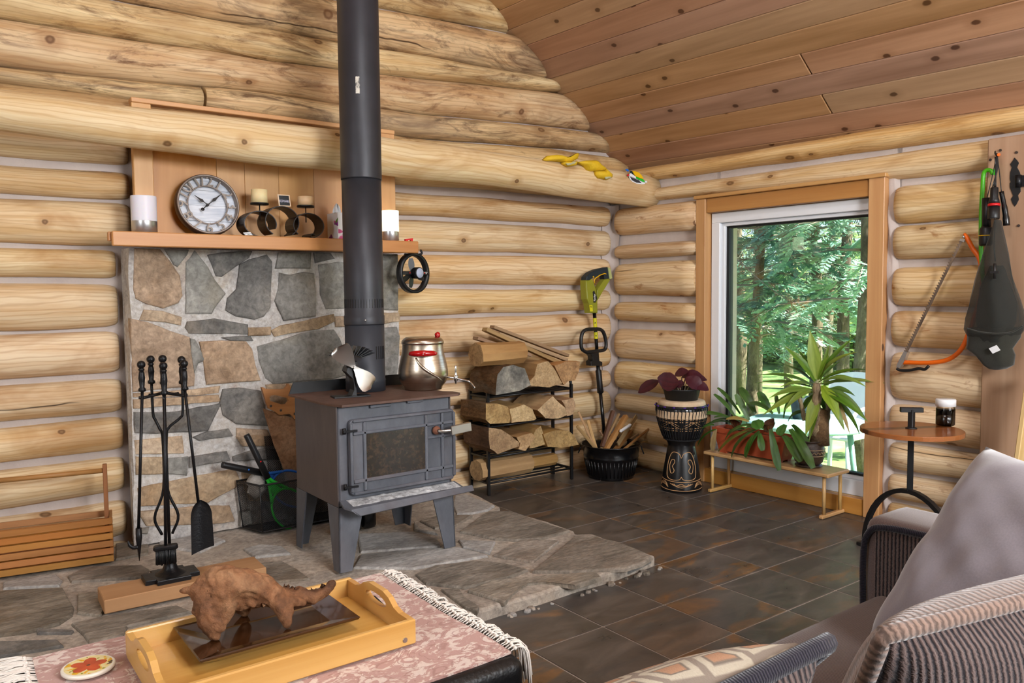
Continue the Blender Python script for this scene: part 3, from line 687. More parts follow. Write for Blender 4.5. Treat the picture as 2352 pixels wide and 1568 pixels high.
FL = [(c1([(720, 1350), (1050, 1080), (1310, 870), (1510, 855), (1640, 905), (1900, 960), (2150, 1060), (2349, 1150), (2200, 1240), (1990, 1305), (1700, 1325), (1400, 1350)]), 'st_slab', .006),
      (z8([(870, 545), (1010, 440), (1060, 408), (1200, 405), (1300, 435), (1500, 505), (1610, 538), (1420, 590), (1240, 600), (1100, 590), (960, 560)]), 'st_slab', .004),
      (c1([(195, 1135), (560, 930), (660, 915), (1085, 940), (740, 1218), (690, 1220)]), 'st_slab', .003),
      (z8([(570, 830), (700, 770), (980, 740), (1170, 755), (1330, 800), (1200, 850), (900, 920), (640, 890)]), 'st_slab', .004),
      (z8([(920, 940), (1090, 872), (1380, 842), (1790, 815), (1825, 850), (1650, 905), (1450, 880), (1320, 890), (1240, 945), (1170, 1020), (1120, 1000)]), 'st_slab', .005),
      (z8([(740, 930), (860, 925), (900, 980), (1000, 1050), (985, 1080), (900, 1050)]), 'st_slab', .004),
      (z8([(600, 470), (700, 440), (800, 432), (958, 432), (845, 500), (700, 520)]), 'st_slab', .003),
      (z8([(840, 300), (910, 292), (1000, 330), (1105, 368), (1060, 398), (950, 420), (850, 425), (820, 360)]), 'st_pale', .003),
      (z8([(200, 700), (560, 660), (870, 650), (1060, 705), (560, 790), (150, 785)]), 'st_pale', .003),
      (z8([(860, 600), (1110, 610), (1070, 690), (890, 645)]), 'st_pale', .003),
      (z8([(180, 560), (560, 545), (720, 590), (740, 640), (200, 680)]), 'st_pale', .003),
      (z8([(560, 480), (590, 530), (700, 545), (720, 560), (560, 530)]), 'st_pale', .003),
      (z7([(-40, 945), (200, 930), (420, 920), (470, 1000), (500, 1050), (490, 1100), (400, 1160), (200, 1215), (-40, 1245)]), 'st_slab', .004),
      (z7([(525, 960), (640, 950), (720, 1040), (680, 1110), (520, 1090)]), 'st_slab', .003),
      (z7([(480, 1160), (700, 1112), (1200, 1040), (1290, 1080), (860, 1180), (830, 1240), (600, 1285), (560, 1230)]), 'st_slab', .004),
      (z7([(240, 1195), (500, 1208), (480, 1224), (250, 1226)]), 'st_dark', .003),
      (z7([(-40, 1285), (390, 1270), (430, 1310), (-40, 1390)]), 'st_dark', .003),
      (z7([(455, 840), (580, 780), (960, 770), (1010, 800), (960, 850), (480, 880)]), 'st_slab', .003),
      (z7([(1650, 765), (1900, 740), (2010, 800), (2090, 860), (1850, 880), (1680, 830)]), 'st_slab', .003),
      (z7([(1640, 660), (1750, 630), (1900, 640), (1960, 690), (1720, 715)]), 'st_pale', .003),
      (z7([(780, 625), (1000, 600), (1000, 690), (780, 730)]), 'st_slab', .003),
      (z7([(1060, 560), (1350, 540), (1520, 600), (1350, 680), (1080, 640)]), 'st_pale', .003),
      (z7([(20, 885), (380, 830), (420, 870), (400, 905), (20, 925)]), 'st_pale', .003)]
for px, mk, up in FL:
    poly = [at(x, y, Z=HZ+up) for x, y in px]
    MB().prism(poly, (0, 0, -.02), bev=.008).build('flagstone', M[mk], hearth)
# the broken front edge: thick slab edges, a loose ledge and rubble
for pts, mk in ((c1([(1960, 1310), (2200, 1235), (2349, 1160), (2330, 1250), (2000, 1420), (1660, 1500), (1690, 1380)]), 'st_dark'),):
    poly = [on_plane(x, y, (0, HY+.0, 0), (0, 1, 0)) for x, y in pts]; MB().prism(poly, (0, .05, 0), bev=.006).build('slab_edge', M[mk], hearth)
rr = random.Random(5)
for i in range(26):
    x = lerp(-2.28, -1.42, rr.random()); y = HY-.012-rr.random()*.03; s_ = .006+.014*rr.random()**2
    p = [V((x+s_*cos(a)*(.7+.5*rr.random()), y+s_*sin(a)*(.7+.4*rr.random()), s_*.7)) for a in [k*pi/3 for k in range(6)]]
    MB().prism(p, (0, 0, -s_*.75), bev=s_*.3).build('rubble', M[rr.choice(['st_pale', 'hmortar', 'st_slab'])], hearth)
# left wall (log wall with the fireplace) --------------------------------
wl = structure('wall_left')
MB().box((-2.9, .09, 2.1), (6.2, .18, 4.6)).build('chinking', M['chink'], wl)
pl = lambda s: (s, 0.0)
LOGS = [('A', 1.85, 1.985, 1.88, 1.962), ('B', 1.689, 1.816, 1.693, 1.83), ('C', 1.471, 1.669, 1.487, 1.665), ('D', 1.317, 1.449, 1.276, 1.465), ('E', 1.081, 1.292, 1.097, 1.247),
        ('F', .864, 1.063, .855, 1.072), ('G', .675, .836, .689, .829), ('H', .491, .648, .534, .669), ('I', .284, .456, .34, .514), ('J', .07, .245, .13, .315), ('K', -.12, .045, -.08, .105)]
for i, (n_, a, b, c, d) in enumerate(LOGS):
    ex = .07 if n_ in 'ABC' else .02*nz(i*3.3, 1, 1)
    log('log', wl, M['log'], [(-5.6, a, b), (-3.47, a, b), (-3.25+ex, lerp(a, c, .09), lerp(b, d, .09))], pl, (0, -1, 0), r0=False, seed=i*1.7)
    log('log', wl, M['log'], [(-1.828, lerp(a, c, .62), lerp(b, d, .62)), (-.97, c, d), (-.025, c, d)], pl, (0, -1, 0), r0=False, seed=i*2.3+9)
clp = (CP, -CN)
GL = [([(-5.6, 1.99, 2.2), (-1.6, 1.965, 2.15), (-.64, 1.97, 2.19), (.1, 1.97, 2.19)], 'log_up', 0),
      ([(-5.6, 2.2, 2.21), (-3.43, 2.15, 2.24), (-2.84, 2.14, 2.272)], 'log_up2', 1), ([(-2.825, 2.14, 2.272), (-2.52, 2.14, 2.284), (-1.6, 2.15, 2.296), (-.64, 2.197, 2.335), (.3, 2.22, 2.36)], 'log_up2', 2),
      ([(-5.6, 2.22, 2.44), (-3.43, 2.24, 2.445), (-2.51, 2.284, 2.454), (-1.6, 2.296, 2.5), (-.63, 2.335, 2.564), (.2, 2.36, 2.6)], 'log_up', 3),
      ([(-5.6, 2.44, 2.62), (-3.42, 2.445, 2.615), (-2.51, 2.454, 2.618), (-1.6, 2.5, 2.64), (-.63, 2.564, 2.65), (.2, 2.6, 2.68)], 'log_up', 4),
      ([(-5.6, 2.62, 2.83), (-2.51, 2.618, 2.84), (-1.6, 2.64, 2.868), (-.4, 2.65, 2.9)], 'log_up2', 5),
      ([(-5.6, 2.83, 3.05), (-2.5, 2.84, 3.06), (-1.6, 2.868, 3.08), (-.6, 2.9, 3.1)], 'log_up', 6),
      ([(-5.6, 3.05, 3.27), (-2.5, 3.06, 3.28), (-.8, 3.1, 3.31)], 'log_up', 7)]
for st, mk, sd in GL:
    log('log', wl, M[mk], st, pl, (0, -1, 0), depth=.095, r0=False, r1=False, clip=clp, seed=sd*4.1+2, lump=.11, smat=M['wood_end'])
# window wall ------------------------------------------------------
wr = structure('wall_right')
WY0, WY1, WZ0, WZ1 = -.95, -2.045, .085, 1.74          # window opening
def wbox(y0, y1, z0, z1, o0=0.0, o1=.18):
    ym = (y0+y1)/2; L = abs(y1-y0)*sqrt(1+WS*WS); R = Matrix.Rotation(atan2(-WS, 1.0)*-1, 3, 'Z')
    return MB().box((wx(ym)+(o0+o1)/2, ym, (z0+z1)/2), (o1-o0, L, z1-z0), R)
for k, (y0, y1, z0, z1) in enumerate(((.2, WY0+.005, -.1, 2.0), (WY1-.005, -5.4, -.1, 2.0), (WY0+.03, WY1-.03, WZ1, 2.0), (WY0+.03, WY1-.03, -.1, WZ0))):
    wbox(y0, y1, z0, z1).build('chinking', M['chink'], wr)
wbox(.2, -5.4, 2.0, 2.2, .13, .25).build('chinking', M['chink'], wr)
pw = lambda s: (wx(s), s)
outw = V((-1, -WS, 0)).normalized()
eL = [392, 421, 440, 466, 477, 541, 563, 594, 604, 680, 694, 738, 754, 823, 830, 895, 904, 946, 960, 1010, 1022, 1068]
eR = [277, 330, 337, 405, 419, 507, 514, 594, 609, 703, 715, 800, 812, 927, 935, 1018, 1026, 1090, 1100, 1160, 1172, 1230]
zL = [atw(1450, y).z for y in eL]; zR = [atw(2150, y).z for y in eR]
YL, YR = -.2, -2.31
cas_l, cas_r = atw(1597, 700, -.07).y, atw(2026, 700, -.07).y
for i in range(11):
    t_, b_ = zL[2*i], zL[2*i+1]; T_, B_ = zR[2*i], zR[2*i+1]
    if i < 2:
        log('log', wr, M['log_eave' if i == 0 else 'log_r'], [(.0, b_, t_), (YL, b_, t_), (YR, B_, T_), (-5.2, B_, T_)], pw, outw, r1=False, seed=i*3.1+40, depth=.09 if i == 0 else .075)
    else:
        log('log', wr, M['log_r'], [(-.07, b_, t_), (YL, b_, t_), (cas_l+.003, b_, t_)], pw, outw, r1=False, seed=i*3.7+50)
        log('log', wr, M['log_r'], [(cas_r-.028, B_, T_), (YR, B_, T_), (-2.62, B_, T_)], pw, outw, r1=False, seed=i*2.9+60)
        log('log', wr, M['log_r'], [(-2.8, B_, T_), (-5.2, B_, T_)], pw, outw, r1=False, seed=i*2.9+80)
# smeared mortar beside the window and in the corner
mb = MB()
def smear(y, a, b, sd, wv, d):
    def fn(u, v):
        z = lerp(a, b, u); yy = y+(v-.5)*wv*(1+.35*nz(u*9, sd, 1))+.012*nz(u*7, sd, 5)
        return V((wx(yy)-d*(1-(2*v-1)**2)*(.7+.5*nz(u*13, v*3, sd)), yy, z))
    mb.grid(fn, 70, 6)
smear(cas_r-.014, .03, 1.80, 4.0, .06, .045)
mb.build('chinking_smear', M['chink'], wr)
mb = MB()
def cfn(u, v):
    z = lerp(.02, 1.84, u); a = lerp(-.2, pi/2+.2, v); r = .07*(1+.3*nz(u*14, v, 2)); return V((wx(0)-.008-r*(1-sin(a))*1.0-.006, -.008-r*(1-cos(a))*1.0, z))
mb.grid(cfn, 60, 6); mb.build('corner_chinking', M['chink'], wr)
# walls behind the camera
wb = structure('wall_back'); MB().box((-2.9, -6.5, 2.1), (6.2, .15, 4.6)).build('wall_boards', M['wallpaint'], wb)
wsd = structure('wall_side'); MB().box((-6.0, -3.2, 2.1), (.15, 6.8, 4.6)).build('wall_boards', M['wallpaint'], wsd)
# ceiling ----------------------------------------------------------
ceil = structure('ceiling')
def cpt(a, b, c=0.0): return CP+CE*b+CS*a-CN*c     # a up the slope, b along the eave (+ towards the fireplace), c above
R_c = Matrix((CE, CS, CE.cross(CS))).transposed(); cz = 1.0 if R_c.col[2].z > 0 else -1.0
bw = .140
bj = {0: [(-6.4, .2)], 1: [(-6.4, -1.75), (-1.745, .2)], 2: [(-6.4, -3.1), (-3.095, .2)], 3: [(-6.4, -1.76), (-1.755, .2)]}
for i in range(-1, 28):
    a0 = -.03+bw*i; segs = bj.get(i, [(-6.4, -2.2-((i*1.37) % 2.2)), (-2.195-((i*1.37) % 2.2), .2)])
    for y0, y1 in segs:
        mb = MB(); c = cpt(a0+bw/2, (y0+y1)/2, 0); L = y1-y0
        mb.box(c+R_c.col[2]*cz*.009, (L-.001, bw-.0015, .018), R_c, bev=.004, grain=0); mb.build('ceiling_board', M['cedar'], ceil)
rd = cpt(bw*27, 0)
MB().prism([V((rd.x, .2, rd.z)), V((rd.x, -6.5, rd.z)), V((-6.1, -6.5, rd.z-.73*(rd.x+6.1))), V((-6.1, .2, rd.z-.73*(rd.x+6.1)))], (0, 0, .05)).build('far_slope', M['cedar'], ceil)
c_a, c_b = cpt(-.2, -3.1, .03), cpt(3.9, -3.1, .03)
MB().box((c_a+c_b)*.5, (6.9, 4.1, .02), R_c).build('seam_light_block', M['soffit'], ceil)  # unseen sheet added above the boards to stop sky light leaking through seams
tr = structure('trim_1')
p0 = atw(1425, 381, .10); p1 = atw(2027, 289, .10); p2 = atw(2027, 287, .09); p3 = atw(2600, 190, .09)
MB().beam(p0, p1, .02, .026, bev=.002).build('batten', M['pine_trim'], tr); MB().beam(p2, p3, .024, .034, bev=.002).build('batten', M['pine_trim'], tr)
# door post with strap hinge at the right -------------------------------
tp = structure('trim_2')
py0, py1 = atw(2262, 600, -.1).y, -2.735
mb = MB(); ym = (py0+py1)/2
MB().box((wx(ym)-.055, ym, .96), (.11, py0-py1, 1.92), bev=.006).build('post', M['post'], tp)
MB().box((wx(-2.80)-.03, -2.80, .99), (.10, .12, 1.98), bev=.006).build('door_stile', M['post'], tp)
rr = random.Random(3)
for x, y in ((2298, 345), (2275, 367), (2335, 350), (2340, 518), (2275, 560)):
    c = atw(x, y, -.112); MB().cyl(c, c+outw*.004, .006, n=10).build('nail', M['clock_case'], tp)
hg = [(2330, 362), (2336, 368), (2340, 374), (2336, 384), (2342, 395), (2344, 402), (2344, 440), (2338, 448), (2340, 458), (2334, 470), (2330, 474), (2325, 466), (2322, 458), (2327, 450), (2319, 430), (2319, 420), (2321, 418), (2319, 410), (2320, 396), (2324, 384), (2320, 377), (2325, 370)]
h = MB().prism([atw(x, y, -.114) for x, y in hg], -outw*.006, bev=.0015).build('hinge', M['black'], tp)
c0 = atw(2339, 402, -.122); c1_ = atw(2339, 430, -.122); MB().cyl(c0, c1_, .013, n=14).build('hinge_barrel', M['iron'], h)
MB().beam(atw(2340, 416, -.12), atw(2372, 414, -.12), .004, .05).build('hinge_leaf', M['iron'], h)
# window -----------------------------------------------------------
win = structure('window_1')
def wpt(y, z, o): return V((wx(y)+o, y, z))
R_w = Matrix((V((1, WS, 0)).normalized(), V((-WS, 1, 0)).normalized(), V((0, 0, 1)))).transposed()
def wb_(name, m, y0, y1, z0, z1, o0, o1, par=None, bev=.003):
    c = wpt((y0+y1)/2, (z0+z1)/2, (o0+o1)/2); return MB().box(c, (o1-o0, abs(y1-y0), z1-z0), R_w, bev=bev).build(name, M[m], par or win)
wz = lambda x, y, o: atw(x, y, o)
yl0, yl1 = wz(1597, 700, -.07).y, wz(1618, 700, -.07).y; yr0, yr1 = wz(1989.5, 700, -.07).y, wz(2026, 700, -.07).y
zt = wz(1988, 412, -.07).z; zh = wz(1988, 451, -.07).z
wb_('casing', 'casing', yl0, yl1, 0.0, zt, -.07, .0); wb_('casing', 'casing', yr0, yr1, 0.0, zt+.004, -.07, .0)
wb_('header', 'header', yl1-.003, yr0+.003, zh, zt, -.06, .0); wb_('header_cap', 'casing', yl0+.01, yr1-.012, zt+.001, zt+.022, -.085, .01)
wb_('jamb', 'jamb', yl1+.012, yl1-.003, .08, zh+.01, .001, .15); wb_('jamb', 'jamb', yr0-.08, yr0-.095, .08, zh+.01, .001, .15)
wb_('jamb', 'jamb', yl1, yr0-.08, zh-.002, zh+.02, .001, .15)
wb_('sill', 'jamb', yl1, yr0-.08, .075, .092, -.02, .15); wb_('apron', 'header', yl0-.012, yr0+.006, 0.0, .09, -.06, -.02)
fy0, fy1, fz0, fz1 = yl1-.004, yr0-.078, .093, zh-.003
for nm_, a in (('frame_rail', (fy0, fy1, fz1-.062, fz1)), ('frame_rail', (fy0, fy1, fz0, fz0+.085)), ('frame_stile', (fy0, fy0-.062, fz0+.085, fz1-.062)), ('frame_stile', (fy1+.062, fy1, fz0+.085, fz1-.062))):
    wb_(nm_, 'vinyl', *a, -.012, .08)
g0, g1, gz0, gz1 = fy0-.062, fy1+.062, fz0+.085, fz1-.062
for a in ((g0, g1, gz1-.022, gz1), (g0, g1, gz0, gz0+.02), (g0, g0-.024, gz0, gz1), (g1+.024, g1, gz0, gz1)): wb_('sash', 'vinyl', *a, .010, .075)
h0, h1, hz0, hz1 = g0-.024, g1+.024, gz0+.02, gz1-.022
for a in ((h0, h1, hz1-.012, hz1), (h0, h1, hz0, hz0+.012), (h0, h0-.018, hz0, hz1), (h1+.012, h1, hz0, hz1)): wb_('gasket', 'gasket', *a, .028, .072, bev=0)
wb_('pane', 'pane', h0-.004, h1+.004, hz0+.004, hz1-.004, .046, .0495, bev=0)
# fireplace --------------------------------------------------------
FY = -.185
fp = thing('stone_fireplace', 'fieldstone fireplace wall with grey mortar below the wooden mantel', 'fireplace', (-2.53, FY, HZ))
def mfn(u, v):
    X = lerp(-3.225, -1.83, u); z = lerp(HZ, 1.452, v); return V((X+(.025*nz(v*6, 2, 2) if u < .01 else 0)-(.03*(1-v) if u < .01 else 0), FY-.002+.008*nz(X*9, z*9, 1)+.006*nz(X*23, z*23, 4), z))
mb = MB(); mb.grid(mfn, 70, 70)
NV = 71
mb.add([V((-3.23, -.02, HZ)), V((-3.23, -.02, 1.452))]+[mfn(0, j/70) for j in range(NV)], [[0]+[2+j for j in range(NV)]+[1]])
mb.add([V((-1.83, -.02, HZ)), V((-1.83, -.02, 1.452))]+[mfn(1, j/70) for j in range(NV)], [[0]+[2+j for j in range(NV)]+[1]])
mb.build('mortar', M['mortar'], fp)
def z4(a): return [(x/2.936, 500+y/2.936) for x, y in a]
def z5(a): return [(760+x/2.936, 500+y/2.936) for x, y in a]
ST = [(z4([(912, 196), (1080, 205), (1150, 300), (1210, 390), (1228, 520), (1200, 570), (1100, 605), (990, 575), (920, 540), (905, 480), (908, 350)]), 'st_tan'),
      (z4([(1110, 205), (1275, 205), (1265, 250), (1200, 330), (1175, 315)]), 'st_grey'),
      (z4([(1315, 207), (1345, 260), (1400, 330), (1450, 420), (1520, 510), (1450, 600), (1430, 640), (1255, 640), (1255, 300), (1285, 270)]), 'st_grey'),
      (z4([(1405, 250), (1700, 215), (1680, 270), (1590, 330), (1500, 395), (1460, 390)]), 'st_dark'),
      (z4([(1620, 320), (1690, 285), (1800, 255), (1835, 300), (1830, 420), (1825, 600), (1780, 660), (1720, 680), (1600, 660), (1530, 620), (1540, 540), (1600, 480)]), 'st_dark'),
      (z4([(1885, 235), (2100, 235), (2095, 340), (1865, 340)]), 'st_grey'),
      (z4([(1890, 375), (1960, 390), (2050, 370), (2115, 380), (2130, 500), (2130, 660), (1920, 690), (1860, 560), (1880, 490)]), 'st_grey'),
      (z4([(2120, 235), (2230, 235), (2260, 275), (2130, 305)]), 'st_dark'),
      (z4([(2155, 320), (2290, 300), (2420, 330), (2440, 470), (2420, 600), (2200, 612), (2165, 520)]), 'st_grey'),
      (z5([(230, 250), (452, 252), (455, 500), (452, 618), (250, 610)]), 'st_grey'),
      (z4([(945, 690), (975, 620), (1100, 630), (1225, 670), (1220, 725), (1120, 705)]), 'st_tan'),
      (z4([(1255, 740), (1270, 700), (1450, 680), (1670, 720), (1670, 785), (1280, 780)]), 'st_dark'),
      (z4([(1675, 740), (1830, 735), (1830, 790), (1680, 795)]), 'st_tan'),
      (z4([(1835, 760), (1900, 725), (2050, 695), (2250, 650), (2255, 700), (2150, 750), (1860, 800)]), 'st_tan'),
      (z4([(2262, 665), (2420, 660), (2450, 735), (2270, 735)]), 'st_tan'), (z5([(250, 640), (460, 640), (490, 665), (475, 700), (260, 720)]), 'st_tan'),
      (z4([(1500, 808), (1690, 795), (1710, 830), (1560, 830)]), 'st_dark'),
      (z4([(885, 688), (1000, 712), (1150, 770), (1275, 810), (1285, 900), (1310, 1060), (1305, 1130), (880, 1172), (875, 950)]), 'st_tan'),
      (z4([(1285, 815), (1320, 825), (1385, 960), (1340, 980), (1312, 1050), (1292, 930)]), 'st_grey'),
      (z4([(1352, 840), (1500, 832), (1660, 838), (1700, 890), (1720, 990), (1755, 1095), (1400, 1122), (1382, 990)]), 'st_tan'),
      (z4([(1745, 870), (1850, 840), (2100, 770), (2250, 760), (2290, 820), (2330, 930), (2420, 1000), (2330, 1060), (2250, 1082), (1860, 1120), (1800, 1080), (1760, 960)]), 'st_grey'),
      (z5([(250, 760), (445, 740), (465, 800), (455, 1000), (440, 1080), (250, 1090)]), 'st_grey'),
      (z4([(885, 1185), (1300, 1158), (1480, 1135), (1470, 1180), (1100, 1212), (890, 1210)]), 'st_tan'),
      (z4([(880, 1228), (1060, 1218), (1470, 1195), (1480, 1238), (1050, 1275), (890, 1288)]), 'st_tan'),
      (z4([(825, 1340), (900, 1312), (1200, 1308), (1490, 1250), (1440, 1350), (1400, 1435), (1060, 1455), (920, 1448), (850, 1400)]), 'st_dark'),
      (z4([(1510, 1160), (1620, 1150), (1760, 1170), (1785, 1280), (1810, 1400), (1600, 1390), (1510, 1330), (1490, 1250)]), 'st_dark'),
      (z4([(1800, 1130), (1960, 1120), (2200, 1140), (2180, 1330), (1850, 1330)]), 'st_tan'),
      (z4([(1305, 1480), (1400, 1442), (1540, 1422), (1570, 1470), (1350, 1505)]), 'st_dark'),
      (z4([(1600, 1420), (1800, 1430), (1830, 1480), (1600, 1490)]), 'st_tan'),
      ([(300, 1013), (418, 1001), (422, 1041), (300, 1045)], 'st_tan'), ([(300, 1050), (383, 1050), (379, 1088), (300, 1092)], 'st_tan'), ([(386, 1053), (433, 1049), (430, 1092), (386, 1088)], 'st_grey'),
      ([(437, 1050), (521, 1037), (529, 1057), (437, 1074)], 'st_dark'), ([(438, 1097), (537, 1077), (553, 1112), (478, 1154), (324, 1162), (321, 1122)], 'st_tan'),
      ([(319, 1176), (458, 1162), (525, 1162), (537, 1197), (478, 1204), (340, 1208)], 'st_tan'), ([(306, 1217), (343, 1212), (340, 1226), (308, 1228)], 'st_grey'),
      ([(536, 1049), (574, 1036), (611, 1030), (640, 1034), (640, 1056), (538, 1059)], 'st_dark'), ([(556, 1080), (590, 1080), (640, 1090), (640, 1150), (575, 1150), (560, 1112)], 'st_tan'),
      ([(545, 1003), (600, 998), (640, 1005), (640, 1024), (560, 1025)], 'st_tan'), ([(650, 1000), (760, 1000), (780, 1100), (655, 1120)], 'st_tan'), ([(655, 1128), (790, 1112), (800, 1190), (660, 1195)], 'st_grey'),
      ([(790, 960), (905, 950), (908, 1040), (800, 1060)], 'st_tan'), ([(805, 1068), (905, 1050), (900, 1130), (810, 1150)], 'st_grey')]
for i, (px, mk) in enumerate(ST):
    pr = FY-.012-.016*abs(nz(i*2.7, 4, 4)); poly = []
    for k in range(len(px)):
        a = at(*px[k], Y=pr); b = at(*px[(k+1) % len(px)], Y=pr); d_ = (b-a).length; mseg = max(1, int(d_/.05))
        for j in range(mseg):
            p = a.lerp(b, j/mseg); poly.append(p+(V((nz(p.x*31, p.z*31, i)*.006, 0, nz(p.x*29, p.z*29, i+5)*.006)) if j else V()))
    cen_ = sum(poly, V())/len(poly); poly = [cen_+(p-cen_)*1.035 for p in poly]
    poly = [V((min(max(p.x, -3.235), -1.825), p.y, min(max(p.z, HZ+.002), 1.45))) for p in poly]
    MB().prism(poly, (0, .05, 0), bev=.009).build('stone', M[mk], fp)
c = at(556, 1195, Y=-.24); MB().prism([at(x, y, Y=-.235) for x, y in ((555, 1177), (577, 1172), (580, 1204), (553, 1208))], (0, .04, 0), bev=.006).build('stone', M['st_grey'], fp)
# mantel, back panel, beam ------------------------------------------
SZ0, SZ1, SY0 = 1.448, 1.512, -.40
p_l = at(258, 548, Y=SY0).x; p_r = at(962, 570, Y=SY0).x
man = thing('mantel_shelf', 'thick orange pine mantel shelf above the stone fireplace', 'shelf', ((p_l+p_r)/2, SY0+.1, SZ0))
MB().box(((p_l+p_r)/2, SY0+.014, (SZ0+SZ1)/2), (p_r-p_l, .028, SZ1-SZ0), bev=.004).build('fascia', M['mantel'], man)
MB().box(((p_l+p_r)/2+.04, SY0+.122, (SZ0+SZ1)/2+.004), (p_r-p_l-.08, .186, SZ1-SZ0-.008), bev=.002).build('shelf_board', M['mantel'], man)
MB().box((p_l+.0, SY0+.047, SZ1-.022), (.02, .03, .04), bev=.003).build('end_block', M['mantel'], man)
PY = -.15
pan = thing('mantel_back_panel', 'orange wood plank panel behind the clock above the mantel', 'panel', (-2.5, PY, SZ1+.002))
xs = [at(x, 430, Y=PY).x for x in (305, 350, 498, 562, 640, 720, 800, 862, 902)]
ztp = 2.12
MB().box(((xs[0]+xs[1])/2, PY-.012, (SZ1+ztp)/2), (xs[1]-xs[0], .04, ztp-SZ1), bev=.003).build('edge_post', M['panel_b'], pan)
for i in range(1, 7): MB().box(((xs[i]+xs[i+1])/2, PY+.006, (SZ1+ztp-.03)/2), (xs[i+1]-xs[i]-.001, .02, ztp-.03-SZ1), bev=.0015).build('plank', M['panel_a' if i in (1,) else 'panel_b'], pan)
MB().box(((xs[7]+xs[8])/2, PY-.012, (SZ1+ztp)/2), (xs[8]-xs[7], .04, ztp-SZ1), bev=.003).build('edge_post', M['panel_b'], pan)
MB().box(((xs[0]+xs[8])/2, PY-.006, ztp+.011), (xs[8]-xs[0], .06, .022), bev=.003).build('top_rail', M['panel_b'], pan)
bY = -.385
bs = [(0, 208, 292), (350, 252, 341), (700, 290, 382), (1150, 351, 424), (1400, 388, 462)]
st = []
for x, a, b in bs:
    pa = at(x, a, Y=bY-.03); pb = at(x, b, Y=bY-.03); st.append((pa.x, pb.z-.006, pa.z+.008))
st = [(-5.6, st[0][1], st[0][2])]+st+[(wx(bY)-.005, st[-1][1]-.012, st[-1][2]-.012)]
bo = bpy.data.objects.new('log_beam', None); col.objects.link(bo); bo.location = (-2.5, bY, 1.9); ORG['log_beam'] = V((-2.5, bY, 1.9))
tag(bo, 'smooth round log beam running along the wall above the mantel', 'beam')
log('beam_log', bo, M['beam'], st, lambda s: (s, bY), (0, -1, 0), depth=.088, r0=False, r1=False, seed=77, lump=.03, n=24)
# ---------------------------------------------------------------- wood stove and what stands on it
SX0, SX1, SYF, SYB = -2.645, -2.085, -1.135, -.675; ZB, ZT = .336, .762
stv = thing('wood_stove', 'grey steel wood stove with a glass door on four splayed legs', 'stove', ((SX0+SX1)/2, (SYF+SYB)/2, HZ+.006))
scx = (SX0+SX1)/2
mb = MB(); mb.box((scx, (SYF+SYB)/2, (ZB+ZT)/2), (SX1-SX0-.012, SYB-SYF-.012, ZT-ZB-.002), bev=.006); mb.build('body', M['stove'], stv)
MB().box((SX0+.002, (SYF+SYB)/2+.002, (ZB+ZT)/2), (.007, SYB-SYF-.01, ZT-ZB), bev=.003).build('side_plate', M['stove_side'], stv)
MB().box((SX1-.002, (SYF+SYB)/2+.002, (ZB+ZT)/2), (.007, SYB-SYF-.01, ZT-ZB), bev=.003).build('side_plate', M['stove_side'], stv)
# top plate: straight back, front shifted out with cut corners
tp_ = [(SX0-.022, SYB+.02), (SX0-.022, SYF+.12), (SX0-.004, SYF+.015), (SX0+.01, SYF-.03), (SX1+.02, SYF-.03), (SX1+.05, SYF-.0), (SX1+.05, SYF+.06), (SX1+.02, SYF+.10), (SX1+.02, SYB+.02)]
MB().prism([V((x, y, ZT+.010)) for x, y in tp_], (0, 0, -.010), bev=.002).build('top_plate', M['stove_top'], stv)
MB().prism([V((SX0-.02, SYB+.012, ZT+.010)), V((SX0, SYB+.012, ZT+.062)), V((SX1, SYB+.012, ZT+.062)), V((SX1+.02, SYB+.012, ZT+.010))], (0, .006, 0)).build('back_lip', M['black'], stv)
for x0, x1, z_ in ((scx-.13, scx-.03, ZT-.012), (scx+.05, scx+.13, ZT-.008)): MB().box(((x0+x1)/2, SYF-.003, z_), (x1-x0, .01, .012), bev=.002).build('top_tab', M['stove'], stv)
# door
DX0, DX1, DZ0, DZ1 = SX0+.045, SX1+.004, .385, .705; dy = SYF-.004
dcx = (DX0+DX1)/2
def rrect(x0, x1, z0, z1, r, y, n=5):
    P = []
    for cx, cz_, a0 in ((x0+r, z0+r, pi), (x1-r, z0+r, 1.5*pi), (x1-r, z1-r, 0), (x0+r, z1-r, .5*pi)):
        for k in range(n+1): a = a0+k*pi/2/n; P.append(V((cx+r*cos(a), y, cz_+r*sin(a))))
    return P
door = MB().prism(rrect(DX0, DX1, DZ0, DZ1, .022, dy-.016), (0, .016, 0), bev=.003).build('door', M['stove'], stv)
cols = [DX0+.012, DX0+.062, DX0+.072, DX1-.158, DX1-.146, DX1-.074, DX1-.062, DX1-.014]; rows = [DZ0+.012, DZ0+.052, DZ0+.064, DZ1-.122, DZ1-.110, DZ1-.064, DZ1-.054, DZ1-.012]
def rib(x0, x1, z0, z1): MB().box(((x0+x1)/2, dy-.020, (z0+z1)/2), (x1-x0, .012, z1-z0), bev=.004).build('door_rib', M['stove'], door)
for x in ((DX0, DX0+.012), (DX0+.060, DX0+.074), (DX1-.160, DX1-.146), (DX1-.076, DX1-.062), (DX1-.014, DX1)): rib(x[0], x[1], DZ0+.014, DZ1-.014)
for z0, z1 in ((DZ0, DZ0+.013), (DZ0+.050, DZ0+.066), (DZ1-.066, DZ1-.052), (DZ1-.013, DZ1)): rib(DX0+.014, DX1-.014, z0, z1)
rib(DX1-.15, DX1-.01, DZ1-.124, DZ1-.112)
MB().box(((DX0+.074+DX1-.160)/2, dy-.0185, (DZ0+.066+DZ1-.066)/2), (DX1-DX0-.234, .003, DZ1-DZ0-.132)).build('door_glass', M['soot'], door)
